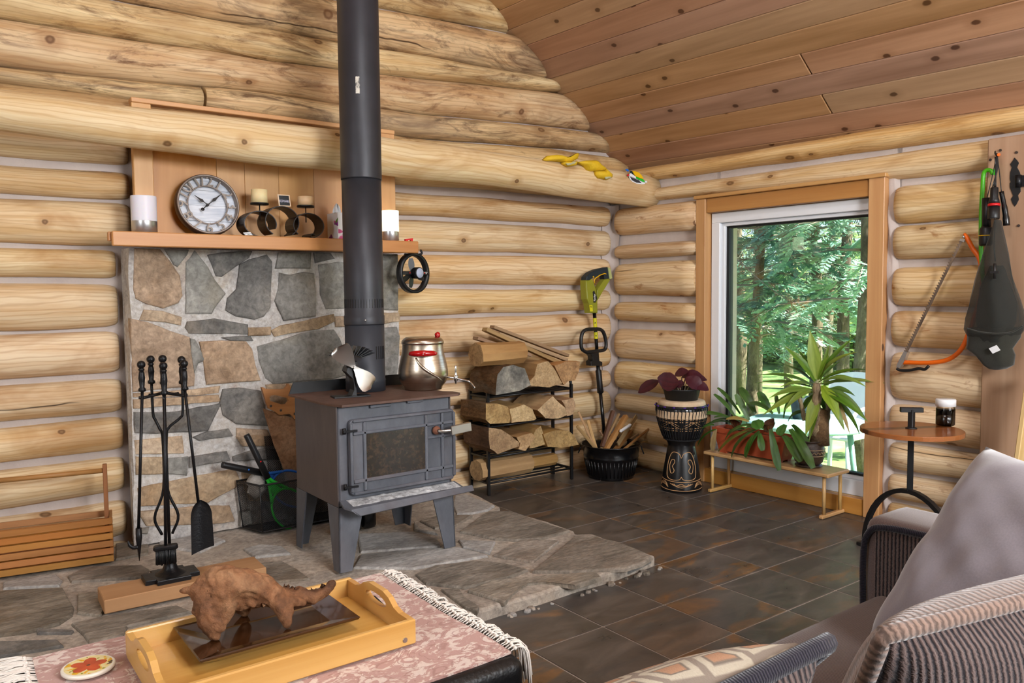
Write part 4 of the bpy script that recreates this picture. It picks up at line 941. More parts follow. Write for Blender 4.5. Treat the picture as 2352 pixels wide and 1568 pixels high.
for z_ in (DZ1-.045, DZ0+.04):
    mb = MB(); mb.cyl((DX0-.022, dy-.012, z_-.012), (DX0-.022, dy-.012, z_+.012), .008, n=12); mb.beam((DX0-.03, dy-.022, z_), (DX0+.03, dy-.03, z_), .006, .009, bev=.001); mb.build('hinge', M['iron'], stv)
hx = DX1-.105; hz = DZ1-.087
mb = MB(); mb.lathe([(.019, 0), (.019, .010), (.012, .013), (.010, .02)], 18, (hx, dy-.024, hz), Matrix.Rotation(pi/2, 3, 'X')); mb.build('latch_boss', M['rust'], door)
mb = MB(); mb.tube(smooth_path([(hx, dy-.045, hz), (hx+.012, dy-.058, hz-.002), (hx+.04, dy-.07, hz), (hx+.06, dy-.075, hz+.002)], 4), .0075, 10)
hd = mb.build('latch_rod', M['steel'], stv)
MB().beam((hx+.045, dy-.078, hz-.0), (hx+.145, dy-.088, hz+.010), .018, .040, bev=.002).build('latch_grip', M['steel'], hd)
# ash lip with ash
lip = [V((SX0+.0, SYF-.002, ZB+.04)), V((SX0+.0, SYF-.04, ZB+.013)), V((SX0-.0, SYF-.095, ZB+.004)), V((SX0+.04, SYF-.125, ZB-.008)), V((SX1+.055, SYF-.125, ZB+.0)), V((SX1+.055, SYF-.085, ZB+.008)), V((SX1+.02, SYF-.04, ZB+.02)), V((SX1+.02, SYF-.002, ZB+.04))]
mb = MB(); mb.add([V((SX0+.004, SYF, ZB+.030)), V((SX1+.012, SYF, ZB+.030)), V((SX1+.02, SYF-.06, ZB+.014)), V((SX1+.05, SYF-.09, ZB+.022)), V((SX0+.01, SYF-.10, ZB+.014)), V((SX0-.006, SYF-.06, ZB+.018)),
                   V((SX0+.004, SYF, ZB+.022)), V((SX1+.012, SYF, ZB+.022)), V((SX1+.02, SYF-.06, ZB+.006)), V((SX1+.05, SYF-.09, ZB+.014)), V((SX0+.01, SYF-.10, ZB+.006)), V((SX0-.006, SYF-.06, ZB+.010))],
                  [[0, 1, 2, 3, 4, 5], [11, 10, 9, 8, 7, 6], [0, 6, 7, 1], [1, 7, 8, 2], [2, 8, 9, 3], [3, 9, 10, 4], [4, 10, 11, 5], [5, 11, 6, 0]])
mb.add([V((SX0+.01, SYF-.10, ZB+.014)), V((SX1+.05, SYF-.09, ZB+.022)), V((SX1+.05, SYF-.105, ZB+.0)), V((SX0+.04, SYF-.118, ZB-.012)), V((SX0+.01, SYF-.102, ZB+.008)), V((SX1+.05, SYF-.086, ZB+.014)), V((SX1+.05, SYF-.10, ZB-.004)), V((SX0+.04, SYF-.113, ZB-.016))],
       [[0, 1, 2, 3], [7, 6, 5, 4], [3, 2, 6, 7], [0, 3, 7, 4], [1, 5, 6, 2]])
lipo = mb.build('ash_lip', M['stove'], stv)
def afn(u, v):
    x = lerp(SX0+.03, SX1+.0, u); y = lerp(SYF-.075, SYF-.006, v); e = min(1, 6*u, 6*(1-u), 5*v, 5*(1-v)); return V((x, y+.008*nz(x*20, 3, 3), ZB+lerp(.0175, .030, v)+e*max(-.001, .004+.007*nz(x*30, y*40, 2))))
mb = MB(); mb.grid(afn, 60, 10); mb.build('ash', M['ash'], lipo, kind='stuff')
# legs: angle steel, splayed
LZ = HZ+.0065
def leg(cx, cy, sx, sy):
    w0, w1 = .115, .058; t_ = .006; mb = MB()
    for ax in (0, 1):
        d = V((sx, 0, 0)) if ax == 0 else V((0, sy, 0)); nrm = V((0, sy, 0)) if ax == 0 else V((sx, 0, 0))
        top = V((cx, cy, ZB)); bot = V((cx-sx*.006, cy-sy*.006, LZ))
        P = [top, top+d*w0, bot+d*w1, bot]
        mb.prism(P, nrm*t_)
    return mb.build('leg', M['stove'], stv)
leg(SX0-.002, SYF-.002, 1, 1); leg(SX1+.002, SYF-.002, -1, 1); leg(SX0-.002, SYB+.002, 1, -1); leg(SX1+.002, SYB+.002, -1, -1)
# flue pipe
PCX, PCY = -2.331, -.770
pip = thing('stove_pipe', 'tall black double-wall stove pipe rising from the wood stove', 'pipe', (PCX, PCY, ZT+.011))
z_ = ZT+.011
MB().lathe([(.0935, z_), (.0935, z_+.045), (.095, z_+.05), (.0925, z_+.056), (.0925, 1.085)], 48, (PCX, PCY, 0)).build('lower_section', M['pipe_low'], pip)
MB().lathe([(.0940, 1.085), (.0948, 1.09), (.0948, 1.125), (.0920, 1.130), (.0915, 1.22), (.0915, 1.765)], 48, (PCX, PCY, 0)).build('shield_section', M['pipe'], pip)
MB().lathe([(.0945, 1.76), (.0945, 1.766), (.0945, 3.72)], 48, (PCX, PCY, 0)).build('upper_section', M['pipe'], pip)
va = atan2(CAM.y-PCY, CAM.x-PCX)
for k in range(-9, 10):
    a = va+k*.145; d = V((cos(a), sin(a), 0)); MB().beam(V((PCX, PCY, 1.165))+d*.0925, V((PCX, PCY, 1.205))+d*.0922, .004, .003, up=d).build('vent_slot', M['black'], pip)
for k in range(4, 9):
    a = va+k*.15; d = V((cos(a), sin(a), 0)); MB().beam(V((PCX, PCY, .925))+d*.0928, V((PCX, PCY, .985))+d*.0928, .0045, .003, up=d).build('vent_slot', M['black'], pip)
d = V((cos(va+.05), sin(va+.05), 0)); MB().sphere(V((PCX, PCY, 1.108))+d*.0952, .005, 10, 6).build('screw', M['chrome'], pip)
mb = MB(); a0 = va-.18
mb.grid(lambda u, v: V((PCX+.0952*cos(a0+.0+.19*(u)+.03*nz(v*9, 1, 2)*(u > .5)), PCY+.0952*sin(a0+.19*u), lerp(2.135, 2.21, v)+.004*nz(u*5, 4, 1))), 6, 8); mb.build('worn_sticker', M['sticker'], pip)
# stove fan (heat powered)
TZ = ZT+.0105
fb = V((-2.481, -.935, TZ))
sf = thing('stove_top_fan', 'heat powered stove fan with two grey blades on the stove top', 'fan', (fb.x, fb.y, TZ))
f_d = V((CAM.x-fb.x, CAM.y-fb.y, 0)).normalized(); f_d = (f_d+V((.25, -.1, 0))).normalized(); f_r = V((-f_d.y, f_d.x, 0)); f_r = f_r if f_r.dot(CR) > 0 else -f_r
def fpt(r, z, d=0.0): return fb+f_r*r+f_d*d+V((0, 0, z))
mb = MB(); mb.beam(fpt(-.088, .003, .0), fpt(.075, .003, .0), .075, .006, bev=.001); mb.build('base', M['black'], sf)
poly = [fpt(.012, .005, .037), fpt(.012, .115, .037), fpt(.006, .135, .037), fpt(-.012, .140, .037), fpt(-.028, .132, .037), fpt(-.033, .115, .037), fpt(-.02, .10, .037), fpt(.0, .08, .037), fpt(.002, .03, .037), fpt(-.01, .006, .037)]
MB().prism(poly, -f_d*.075, bev=.002).build('stand', M['black'], sf)
hubz = .172
mb = MB(); mb.box(fpt(.0, .135, -.01), (.05, .05, .05), Matrix((f_r, f_d, V((0, 0, 1)))).transposed(), bev=.004)
for k in range(13):
    a = lerp(-1.15, 1.15, k/12)+pi/2; c_ = fpt(cos(a)*.025, .165, -.012); mb.beam(c_+f_r*cos(a)*.02+V((0, 0, sin(a)*.02)), c_+f_r*cos(a)*.092+V((0, 0, sin(a)*.062)), .06, .0028, up=f_r*(-sin(a))+V((0, 0, cos(a))))
mb.build('heat_sink', M['blackgloss'], sf)
def blade(sg):
    dirv = (f_r*-.62+V((0, 0, .78))).normalized(); sd = (f_r*.78+V((0, 0, .62))).normalized()
    def fn(u, v):
        r_ = lerp(.004, .118, u); wd = (.010+.034*sin(min(1, u*1.02)*pi*.62)**1.3)*(1 if u < .86 else sqrt(max(0, 1-((u-.86)/.145)**2))); t_ = (v-.5)*2
        return fpt(0, .135, .056)+dirv*sg*r_+sd*(t_*wd)+f_d*(t_*.014*sg*u*1.2)
    mb = MB(); mb.grid(fn, 14, 6); return mb
o = blade(1).build('blade', M['steel'], sf); o = blade(-1).build('blade', M['steel'], sf)
MB().cyl(fpt(0, .135, .03), fpt(0, .135, .064), .007, n=12).build('hub', M['steel'], sf)
# stainless pot with spigot
pc = V((-2.095, -.905, TZ))
pot = thing('stainless_water_pot', 'brushed stainless pot with red handle and spigot on the stove top', 'pot', (pc.x, pc.y, TZ))
depth_p = (pc-CAM).dot(_F); mpp = depth_p/FPX
prof = [(.0, 0), (42*mpp, 0), (43*mpp, 2*mpp), (44*mpp, 7*mpp), (52*mpp, 16*mpp), (57*mpp, 32*mpp), (56*mpp, 48*mpp), (52*mpp, 68*mpp), (48*mpp, 84*mpp), (46.5*mpp, 97*mpp), (46.5*mpp, 104*mpp)]
pb = MB().lathe(prof, 48, (pc.x, pc.y, TZ), cap=False).build('pot_body', M['pot'], pot)
zl = TZ+103*mpp
lid = MB().lathe([(46*mpp, zl), (48*mpp, zl+1*mpp), (48.5*mpp, zl+5*mpp), (47*mpp, zl+9*mpp), (42*mpp, zl+14*mpp), (38*mpp, zl+16*mpp), (.0005, zl+15*mpp)], 48, (pc.x, pc.y, 0), cap=False).build('lid', M['pot'], pot)
tf = V((CAM.x-pc.x, CAM.y-pc.y, 0)).normalized(); tr_ = V((-tf.y, tf.x, 0)); tr_ = tr_ if tr_.dot(CR) > 0 else -tr_
kp = V((pc.x, pc.y, zl+14*mpp))+tr_*30*mpp+tf*8*mpp
MB().tube(smooth_path([kp, kp+tr_*3*mpp+V((0, 0, 5*mpp)), kp+tr_*7*mpp+V((0, 0, 13*mpp))], 4), [3*mpp]*2+[4*mpp, 5.5*mpp, 6.8*mpp, 7*mpp, 6.2*mpp, 5*mpp, 2.5*mpp], 12).build('lid_knob', M['redplastic'], lid)
def hfn(s0, zc, hh):
    pts = []
    for i in range(13):
        t_ = i/12*2-1; a = t_*.66; rad = 48*mpp+(.026*(1-t_*t_)**.8); pts.append(V((pc.x, pc.y, zc-.004*t_*t_))+tf*cos(a)*rad+tr_*sin(a)*rad)
    return pts
hp = hfn(0, TZ+86*mpp, 0)
MB().tube(hp, [.004+.012*sqrt(max(0, 1-(i/6-1)**2)) for i in range(13)], 12, up=(0, 0, 1), flat=.95).build('handle', M['redplastic'], pot)
MB().sphere(V((pc.x, pc.y, TZ+85*mpp))+tf*(48*mpp+.036)+tr_*.001, .006, 10, 6).build('rivet', M['chrome'], pot)
mb = MB()  # embossed swirl
pts = []
for i in range(14):
    t_ = i/13; a = lerp(-.30, .95, t_**1.2)-.12*sin(t_*pi); z__ = lerp(76, 20, t_)*mpp; rad = (53+3.0*sin(t_*pi))*mpp+.001; pts.append(V((pc.x, pc.y, TZ+z__))+tf*cos(a)*rad+tr_*sin(a)*rad)
mb.tube(pts, [.006*sin(pi*min(.97, max(.1, i/13)))+.0015 for i in range(14)], 10); mb.build('embossed_swirl', M['pot'], pb)
sp0 = V((pc.x, pc.y, TZ+26*mpp))+tr_*55*mpp; ex = (tr_*.96+tf*.28).normalized()
mb = MB(); mb.tube(smooth_path([sp0, sp0+ex*.035+V((0, 0, -.004)), sp0+ex*.10+V((0, 0, -.018)), sp0+ex*.118+V((0, 0, -.03)), sp0+ex*.135+V((0, 0, -.052))], 5), .0055, 10)
spg = mb.build('spigot', M['chrome'], pot)
c_ = sp0+ex*.042+V((0, 0, -.004)); mb = MB(); mb.lathe([(.001, -.028), (.005, -.026), (.004, -.02), (.009, -.012), (.010, 0), (.008, .012), (.005, .018), (.006, .024), (.004, .03), (.007, .04), (.004, .048), (.006, .056), (.001, .062)], 14, c_, cap=False); mb.build('tap', M['chrome'], spg)
# dark things under the stove
mb = MB(); c_ = at(820, 1165, Z=HZ+.05)
bt = thing('black_bottle_crate', 'black rounded bottles standing in shadow under the stove', 'container', (-2.34, -.62, HZ+.006))
for k in range(3): MB().lathe([(.0, 0), (.035, 0), (.04, .01), (.04, .12), (.03, .14), (.032, .16), (.0, .162)], 20, (-2.40+.075*k, -.60, HZ+.006), cap=False).build('canister', M['blackgloss'], bt)
# ---------------------------------------------------------------- things on and round the mantel
def mppx(P): return (V(P)-CAM).dot(_F)/FPX
MZ = SZ1+.001
def face_axes(P):
    f_ = V((CAM.x-P[0], CAM.y-P[1], 0)).normalized(); r_ = V((-f_.y, f_.x, 0)); return f_, (r_ if r_.dot(CR) > 0 else -r_)
# clock: leans against the panel
ck = at(473, 463, Y=-.205); R_ = .146
cr = (at(473, 392, Y=-.235).z-at(473, 534, Y=-.235).z)/2; R_ = max(.12, cr)
cz_ = MZ+R_+.002
tilt = radians(9); ax_n = V((0, -cos(tilt), sin(tilt)))    # facing the room, leaning back
cx_ = ck.x; c0 = V((cx_, -.228, cz_))
Rk = Matrix((V((1, 0, 0)), V((1, 0, 0)).cross(ax_n)*-1, ax_n)).transposed()
clk = thing('wall_clock', 'round wall clock with raised numerals and weathered white face on the mantel', 'clock', (cx_, c0.y, MZ))
def kp(x, y, d=0.0): return c0+V((1, 0, 0))*x+ (ax_n.cross(V((1, 0, 0))))*y+ax_n*d
upv = ax_n.cross(V((1, 0, 0))); Rk = Matrix((V((1, 0, 0)), upv, ax_n)).transposed()
MB().lathe([(.0005, -.030), (R_*.93, -.030), (R_*1.0, -.022), (R_*1.0, .012), (R_*.97, .018)], 56, c0, Rk, cap=False).build('case', M['clock_case'], clk)
MB().lathe([(R_*.97, .016), (R_*.99, .022), (R_*.955, .028), (R_*.92, .024), (R_*.915, -.012)], 56, c0, Rk, cap=False).build('rim', M['clock_rim'], clk)
fc = MB(); 
for k, (a, b) in enumerate(((-.95, -.52), (-.51, -.0), (.005, .5), (.51, .95))):
    P = []
    for i in range(13): y_ = lerp(a, b, i/12); P.append((sqrt(max(0, .96**2-y_*y_)), y_))
    poly = [kp(x*R_, y*R_, -.012) for x, y in P]+[kp(-x*R_, y*R_, -.012) for x, y in P[::-1]]; MB().prism(poly, -ax_n*.006).build('face_board', M['clock_face'], clk)
MB().tube([kp(R_*.63*cos(2*pi*i/48), R_*.63*sin(2*pi*i/48), .006) for i in range(48)], .0035, 8, closed=True).build('inner_ring', M['clock_rim'], clk)
for n_ in range(1, 13):
    a = pi/2-n_*pi/6; rad = tan(0)+.775*R_; org = kp(cos(a)*rad, sin(a)*rad, .006); er = V((1, 0, 0))*cos(a)+upv*sin(a); et = V((1, 0, 0))*sin(a)-upv*cos(a)
    flip = 1 if n_ in (10, 11, 12, 1, 2, 3, 9) else 1
    mb = MB(); ay = er; axx = et
    if n_ in (4, 5, 6, 7, 8): ay = -er; axx = -et
    if n_ in (3,): ay, axx = er, et
    put_text(mb, str(n_), .070*R_/.146, org, axx, ay, .003); mb.build('numeral', M['clock_num'], clk)
def hand(name, ang, L, wd):
    d_ = V((1, 0, 0))*cos(ang)+upv*sin(ang); s_ = V((1, 0, 0))*-sin(ang)+upv*cos(ang); o_ = kp(0, 0, .009)
    pts = [(-.0, .0025), (L*.30, .002), (L*.45, wd), (L*.62, wd*.5), (L, .0008)]
    poly = [o_+d_*x+s_*y for x, y in pts]+[o_+d_*x-s_*y for x, y in pts[::-1]]; MB().prism(poly, -ax_n*.0015).build(name, M['bronze'], clk)
hand('hour_hand', radians(144), R_*.50, .008); hand('minute_hand', radians(40), R_*.62, .008)
mb = MB(); o_ = kp(0, 0, .009); mb.cyl(kp(0, 0, -.01), kp(0, 0, .012), .006, n=14); mb.tube([o_, kp(-.018*R_/.146, -.016*R_/.146, .009), kp(-.024*R_/.146, -.021*R_/.146, .009)], .002, 8); mb.lathe([(.0005, 0), (.008, 0), (.008, .003), (.0005, .003)], 16, kp(-.026*R_/.146, -.023*R_/.146, .008), Rk); mb.build('hand_counterweight', M['bronze'], clk)
# lamps
def mlamp(px, lit, lab):
    Y = -.305; c = at(px[0], px[1], Y=Y); c.z = MZ; m = mppx(c); r = px[2]*m; h = px[3]*m
    t = thing('cylinder_lamp', lab, 'lamp', (c.x, c.y, MZ))
    MB().lathe([(.0005, MZ), (r*.98, MZ), (r*.98, MZ+.004), (r, MZ+.005), (r, MZ+h*.32)], 40, (c.x, c.y, 0), cap=False).build('base', M['silver'], t)
    MB().lathe([(r, MZ+h*.322), (r, MZ+h-.003), (r*.985, MZ+h), (.0005, MZ+h)], 40, (c.x, c.y, 0), cap=False).build('shade', M['lampshade_lit' if lit else 'lampshade'], t)
    return c, h
mlamp((332, 525, 27.5, 84), False, 'unlit white cylinder lamp with silver base at the left end of the mantel')
lc, lh = mlamp((897, 551, 19.5, 70), True, 'glowing white cylinder lamp with silver base behind the stove pipe')
# candle holder: three strip hoops with two pans
Yc = -.30; hb = at(648, 540, Y=Yc)
ch = thing('candle_holder', 'dark bronze candle holder of three strip hoops on the mantel', 'candle holder', (hb.x, Yc, MZ))
def hoop(cxp, w_px, top_px, a0, a1, curl):
    c = at(cxp, 540, Y=Yc); m = mppx(c); rx = w_px*m/2; rz = (at(cxp, top_px, Y=Yc).z-MZ)/2
    pts = []
    for i in range(33):
        a = lerp(a0, a1, i/32); pts.append(V((c.x+rx*cos(a), Yc, MZ+rz+.0+rz*sin(a))))
    if curl:
        e = pts[0] if curl < 0 else pts[-1]
        ring = [e+V((curl*-1*.012*sin(b), 0, .010*(1-cos(b)))) for b in (0.6, 1.4, 2.2, 3.0, 3.8, 4.4)]
        pts = (ring[::-1]+pts) if curl < 0 else pts+ring
    mb = MB(); w_ = .115
    def fn(u, v):
        i = u*(len(pts)-1); k = min(int(i), len(pts)-2); p = pts[k].lerp(pts[k+1], i-k); return p+V((0, (v-.5)*w_, 0))
    n = len(pts)-1; vs = []; 
    for i, p in enumerate(pts):
        t_ = (pts[min(i+1, n)]-pts[max(i-1, 0)]).normalized(); nr = V((-t_.z, 0, t_.x))
        for dy_, dn in ((-w_/2, -.002), (w_/2, -.002), (w_/2, .002), (-w_/2, .002)): vs.append(p+V((0, dy_, 0))+nr*dn)
    fs = []
    for i in range(n):
        for k in range(4): l = (k+1) % 4; fs.append([i*4+k, i*4+l, (i+1)*4+l, (i+1)*4+k])
    fs += [[0, 1, 2, 3], [n*4+3, n*4+2, n*4+1, n*4]]
    mb.add(vs, fs, None, False); return mb.build('hoop', M['bronze'], ch), c
hoop(590, 74, 487, radians(262), radians(-20), 0); hoop(640, 78, 476, radians(235), radians(-55), 0); hoop(700, 72, 492, radians(225), radians(-75), 1)
cand = []
for k, (xp, ytop, w_, hc, mk, lab) in enumerate(((596, 468, 20.5, 32, 'wax', 'tall cream pillar candle on the left pan of the holder'), (702, 474, 19.5, 22, 'wax2', 'short beige pillar candle on the right pan of the holder'))):
    c = at(xp, ytop, Y=Yc-.005); m = mppx(c); zt_ = c.z
    MB().cyl((c.x, c.y, (MZ+zt_)/2-.0), (c.x, c.y, zt_-.003), .003, n=8).build('stem', M['bronze'], ch)
    MB().lathe([(.0005, zt_-.005), (w_*m, zt_-.005), (w_*m*1.02, zt_+.003), (w_*m, zt_+.004), (w_*m*.97, zt_), (.0005, zt_)], 30, (c.x, c.y, 0), cap=False).build('pan', M['bronze'], ch)
    r = 18*m*(1 if k == 0 else .98); h = hc*m
    MB().lathe([(.0005, zt_+.0008), (r, zt_+.0008), (r, zt_+h), (r*.9, zt_+h+.001), (r*.86, zt_+h-.005), (.0005, zt_+h-.008)], 30, (c.x, c.y, 0), cap=False)
    cn = MB().lathe([(.0005, zt_+.0008), (r, zt_+.0008), (r, zt_+h), (r*.9, zt_+h+.001), (r*.86, zt_+h-.005), (.0005, zt_+h-.008)], 30, (c.x, c.y, 0), cap=False).build('pillar_candle', M[mk], loc=(c.x, c.y, zt_))
    tag(cn, lab, 'candle', 'pillar candles on the mantel')
c = at(568, 537, Y=Yc-.06); MB().prism([at(x, y, Y=Yc-.0585) for x, y in ((558, 534), (575, 533), (581, 540), (563, 540))], (0, .001, 0)).build('barcode_sticker', M['white'], ch)
for k in range(7): MB().prism([at(x+k*3, y, Y=Yc-.0595) for x, y in ((560.0, 535), (561.2, 535), (562.6, 539), (561.4, 539))], (0, .0005, 0)).build('barcode_line', M['ink'], ch)
# little photo card on the middle hoop
pcd = [at(x, y, Y=Yc) for x, y in ((637, 446), (665, 447.5), (669, 474.5), (641, 474))]
cdt = thing('photo_card', 'small dark photo with a pale border standing on the middle hoop', 'picture', pcd[2].lerp(pcd[3], .5))
MB().prism(pcd, (0, .004, 0), bev=.0005).build('border', M['framewood'], cdt)
cc = sum(pcd, V())/4; mb = MB(); P = [cc+(p-cc)*.82+V((0, -.0008, 0)) for p in pcd]
mb.add(P, [[0, 1, 2, 3]], [[((p-cc).x, (p-cc).z) for p in P]]); mb.build('print', M['photo'], cdt, recalc=False)
# tissue box
tb = thing('tissue_box', 'white tissue box with purple and pink flower print behind the pipe', 'tissue box', (at(800, 548, Y=-.28).x, -.28, MZ))
xl = at(776, 545, Y=-.345).x; tw = .115; thh = at(788, 488, Y=-.335).z-MZ
Rt = Matrix.Rotation(radians(4), 3, 'Z')
MB().box((xl+tw/2, -.278, MZ+thh/2), (tw, .115, thh), Rt, bev=.002).build('carton', M['tissuebox'], tb)
mb = MB(); mb.grid(lambda u, v: V((xl+tw*.5+(u-.5)*.05*(1-.7*v)-.03, -.28+.012*sin(u*9+v*3), MZ+thh-.004+v*.05+.006*sin(u*12))), 12, 6); mb.build('tissue', M['tissue'], tb)
# red clip on the shelf end
rc = [(931, 549), (949, 546.5), (948.5, 556), (944.5, 556), (944, 551), (937.5, 551), (936.5, 556), (932, 556)]
o = MB().prism([at(x, y, Y=-.385) for x, y in rc], (0, .014, 0), bev=.001).build('red_clip', M['red'], loc=at(940, 556, Y=-.385)); tag(o, 'small red plastic clip on the right end of the mantel', 'clip')
# hanging fan with lamp
Yf = -.33; fc_ = at(949, 627, Y=Yf); m = mppx(fc_); fx, fz = fc_.x, fc_.z
hf = thing('hanging_camp_fan', 'black ring fan with grey round lamp hanging under the mantel end', 'fan', (fx, Yf, fz))
Rf = Matrix.Rotation(radians(16), 3, 'Z') @ Matrix.Rotation(pi/2, 3, 'X'); ro, ri = 46*m, 39*m
MB().lathe([(ri, -.014), (ro, -.02), (ro, .02), (ri, .014), (ri, -.014)], 48, (fx, Yf, fz), Rf, cap=False).build('ring', M['black'], hf)
MB().beam((fx-ro*.95, Yf-.008, fz), (fx+ro*.95, Yf+.006, fz), .012, .020, bev=.003).build('cross_bar', M['black'], hf)
hc = V((fx+8*m, Yf-.02, fz)); 
for k, a in enumerate((95, 215, 262, 335)):
    a_ = radians(a); d_ = V((cos(a_), 0, sin(a_))); s_ = V((-sin(a_), .3, cos(a_))); L = 34*m
    mb = MB(); mb.grid(lambda u, v: V((fx-.004, Yf+.004, fz))+d_*(.006+u*(L-.006))+s_*((v-.5)*.034*(sin(.35+u*2.2))), 8, 4); mb.build('blade', M['black'], hf)
MB().lathe([(.0005, -.02), (13.5*m, -.02), (13.5*m, .012), (12*m, .016), (11.5*m, .014), (.0005, .014)], 30, hc, Rf, cap=False).build('hub', M['black'], hf)
MB().lathe([(11.4*m, .0142), (11*m, .0165), (.0005, .0175)], 30, hc, Rf, cap=False).build('lamp_lens', M['grille'], hf)
for dx in (-14*m, 24*m): 
    c = V((fx+dx+.003, Yf-.016, fz+.001)); MB().lathe([(.0005, 0), (.004, 0), (.004, .003), (.0005, .003)], 12, c, Rf, cap=False).build('button', M['red'], hf)
mb = MB()
for k in range(5): mb.box((fx+(27+2.2*k)*m, Yf-.012+.0012*k, fz+.005), (1.5*m, .0006, .0022))
mb.box((fx+32*m, Yf-.0095, fz-.002), (2*m, .0006, .004)); mb.build('print_marks', M['whiteink'], hf)
mb = MB(); mb.tube(smooth_path([(fx-.04, Yf, fz+ro*.9), (fx-.05, Yf+.0, SZ0-.004), (fx+.0, Yf, SZ0-.006), (fx+.055, Yf, SZ0+.0), (fx+.052, Yf, SZ0+.018), (fx+.05, Yf, SZ0+.02)], 5), .006, 8); mb.build('hanger', M['black'], hf)
# ---------------------------------------------------------------- fire tools
BZ = HZ+.005; bt_ = .052
bp = [at(x, y, Z=BZ+bt_) for x, y in ((212, 1352), (540, 1282), (590, 1305), (640, 1330))]
b0 = at(240, 1411, Z=BZ); b1 = at(213, 1375, Z=BZ); b2 = at(640, 1325, Z=BZ)
dirx = (b2-b0); dirx.z = 0; dirx.normalize(); dirx = (dirx+V((.02, 0, 0))).normalized(); diry = V((-dirx.y, dirx.x, 0))
blk = MB(); bL = .60; bW = .17; bc = b0+dirx*bL/2+diry*bW/2
blk.box((bc.x, bc.y, BZ+bt_/2), (bL, bW, bt_), Matrix((dirx, diry, V((0, 0, 1)))).transposed(), bev=.003)
o = blk.build('pine_block', M['block'], loc=(bc.x, bc.y, BZ)); tag(o, 'plain pine block lying on the hearth under the fire tool stand', 'block')
TB = BZ+bt_+.0008
sc_ = at(392, 1325, Z=TB); sx_, sy_ = sc_.x, sc_.y
ts = thing('fire_tool_stand', 'black wrought iron fire tool stand with four hanging tools', 'tool stand', (sx_, sy_, TB))
poly = []
for k in range(4):
    for a_, b_ in ((1.0, .62), (.62, .62), (.62, 1.0)) if k % 2 == 0 else ((.62, 1.0), (.62, .62), (1.0, .62)):
        sgx, sgy = ((1, 1), (-1, 1), (-1, -1), (1, -1))[k]; poly.append((a_*sgx*.10, b_*sgy*.075))
mb = MB(); mb.prism([V((sx_, sy_, TB+.018))+dirx*x+diry*y for x, y in poly], (0, 0, -.018), bev=.003)
mb.lathe([(.06, .017), (.048, .022), (.03, .034), (.024, .05), (.022, .06)], 24, (sx_, sy_, TB), cap=False); mb.build('base', M['iron'], ts)
zt_ = at(422, 860, Y=sy_).z; ztop = at(420, 820, Y=sy_).z; zbr = at(415, 905, Y=sy_).z
mb = MB(); mb.cyl((sx_, sy_, TB+.05), (sx_, sy_, zt_), .0065, n=12); mb.build('post', M['iron'], ts)
ff, fr_ = face_axes((sx_, sy_))
def tp3(r, z, d=0.0): return V((sx_, sy_, 0))+fr_*r+ff*d+V((0, 0, z))
m = mppx((sx_, sy_, .5))
def knob_handle(mb, P, zt, L, r=.011):
    R0 = r; mb.lathe([(.006, zt-L), (R0*1.25, zt-L+.004), (R0*1.25, zt-L+.012), (R0*.8, zt-L+.018), (R0*1.0, zt-L+.045), (R0*1.1, zt-L*.55), (R0*.95, zt-.045), (R0*.7, zt-.036), (R0*1.0, zt-.034), (R0*1.0, zt-.028), (.005, zt-.024)], 18, (P.x, P.y, 0), cap=False)
    mb.sphere((P.x, P.y, zt-.012), .0155, 18, 10)
mb = MB(); knob_handle(mb, V((sx_, sy_, 0)), ztop+.01, .115); mb.build('center_handle', M['iron'], ts)
hooks = {'poker': (-44*m, .028), 'tongs': (-24*m, -.03), 'brush': (0, .05), 'tongs2': (28*m, -.03), 'shovel': (45*m, .028)}
mb = MB()
for k, (r_, d_) in (('a', (-46*m, .03)), ('b', (44*m, .03)), ('c', (-28*m, -.035)), ('d', (28*m, -.035)), ('e', (0, .055))):
    mb.tube(smooth_path([tp3(0, zbr+.012), tp3(r_*.5, zbr+.004, d_*.4), tp3(r_*.9, zbr, d_), tp3(r_*1.12, zbr+.001, d_*1.15)], 4), .006, 8)
mb.build('hook_bracket', M['iron'], ts)
# poker
pk = thing('fireplace_poker', 'black iron poker with hooked tip hanging left on the tool stand', 'poker', tp3(-44*m, TB, .034))
h0 = tp3(-44*m, 0, .036); zz = lambda y, P=None: at(380, y, Y=sy_).z
mb = MB(); knob_handle(mb, h0, zz(826), .118); mb.build('handle', M['iron'], pk)
lo = tp3(-62*m, zz(1200), .05); mb = MB(); mb.tube([V((h0.x, h0.y, zz(826)-.115)), lo], .0058, 10); mb.build('shaft', M['iron'], pk)
mb = MB(); mb.tube([lo+V((0, 0, .004)), lo+V((0, 0, -.035)), tp3(-63*m, zz(1272), .05)], [.011, .012, .001], 10); e_ = tp3(-64*m, zz(1240), .05)
mb.tube(smooth_path([e_, e_-fr_*.018+V((0, 0, .000)), e_-fr_*.03+V((0, 0, .012)), e_-fr_*.034+V((0, 0, .028))], 4), [.008]*5+[.007]*4+[.005]*2+[.003]*2, 10); mb.build('hooked_tip', M['iron'], pk)
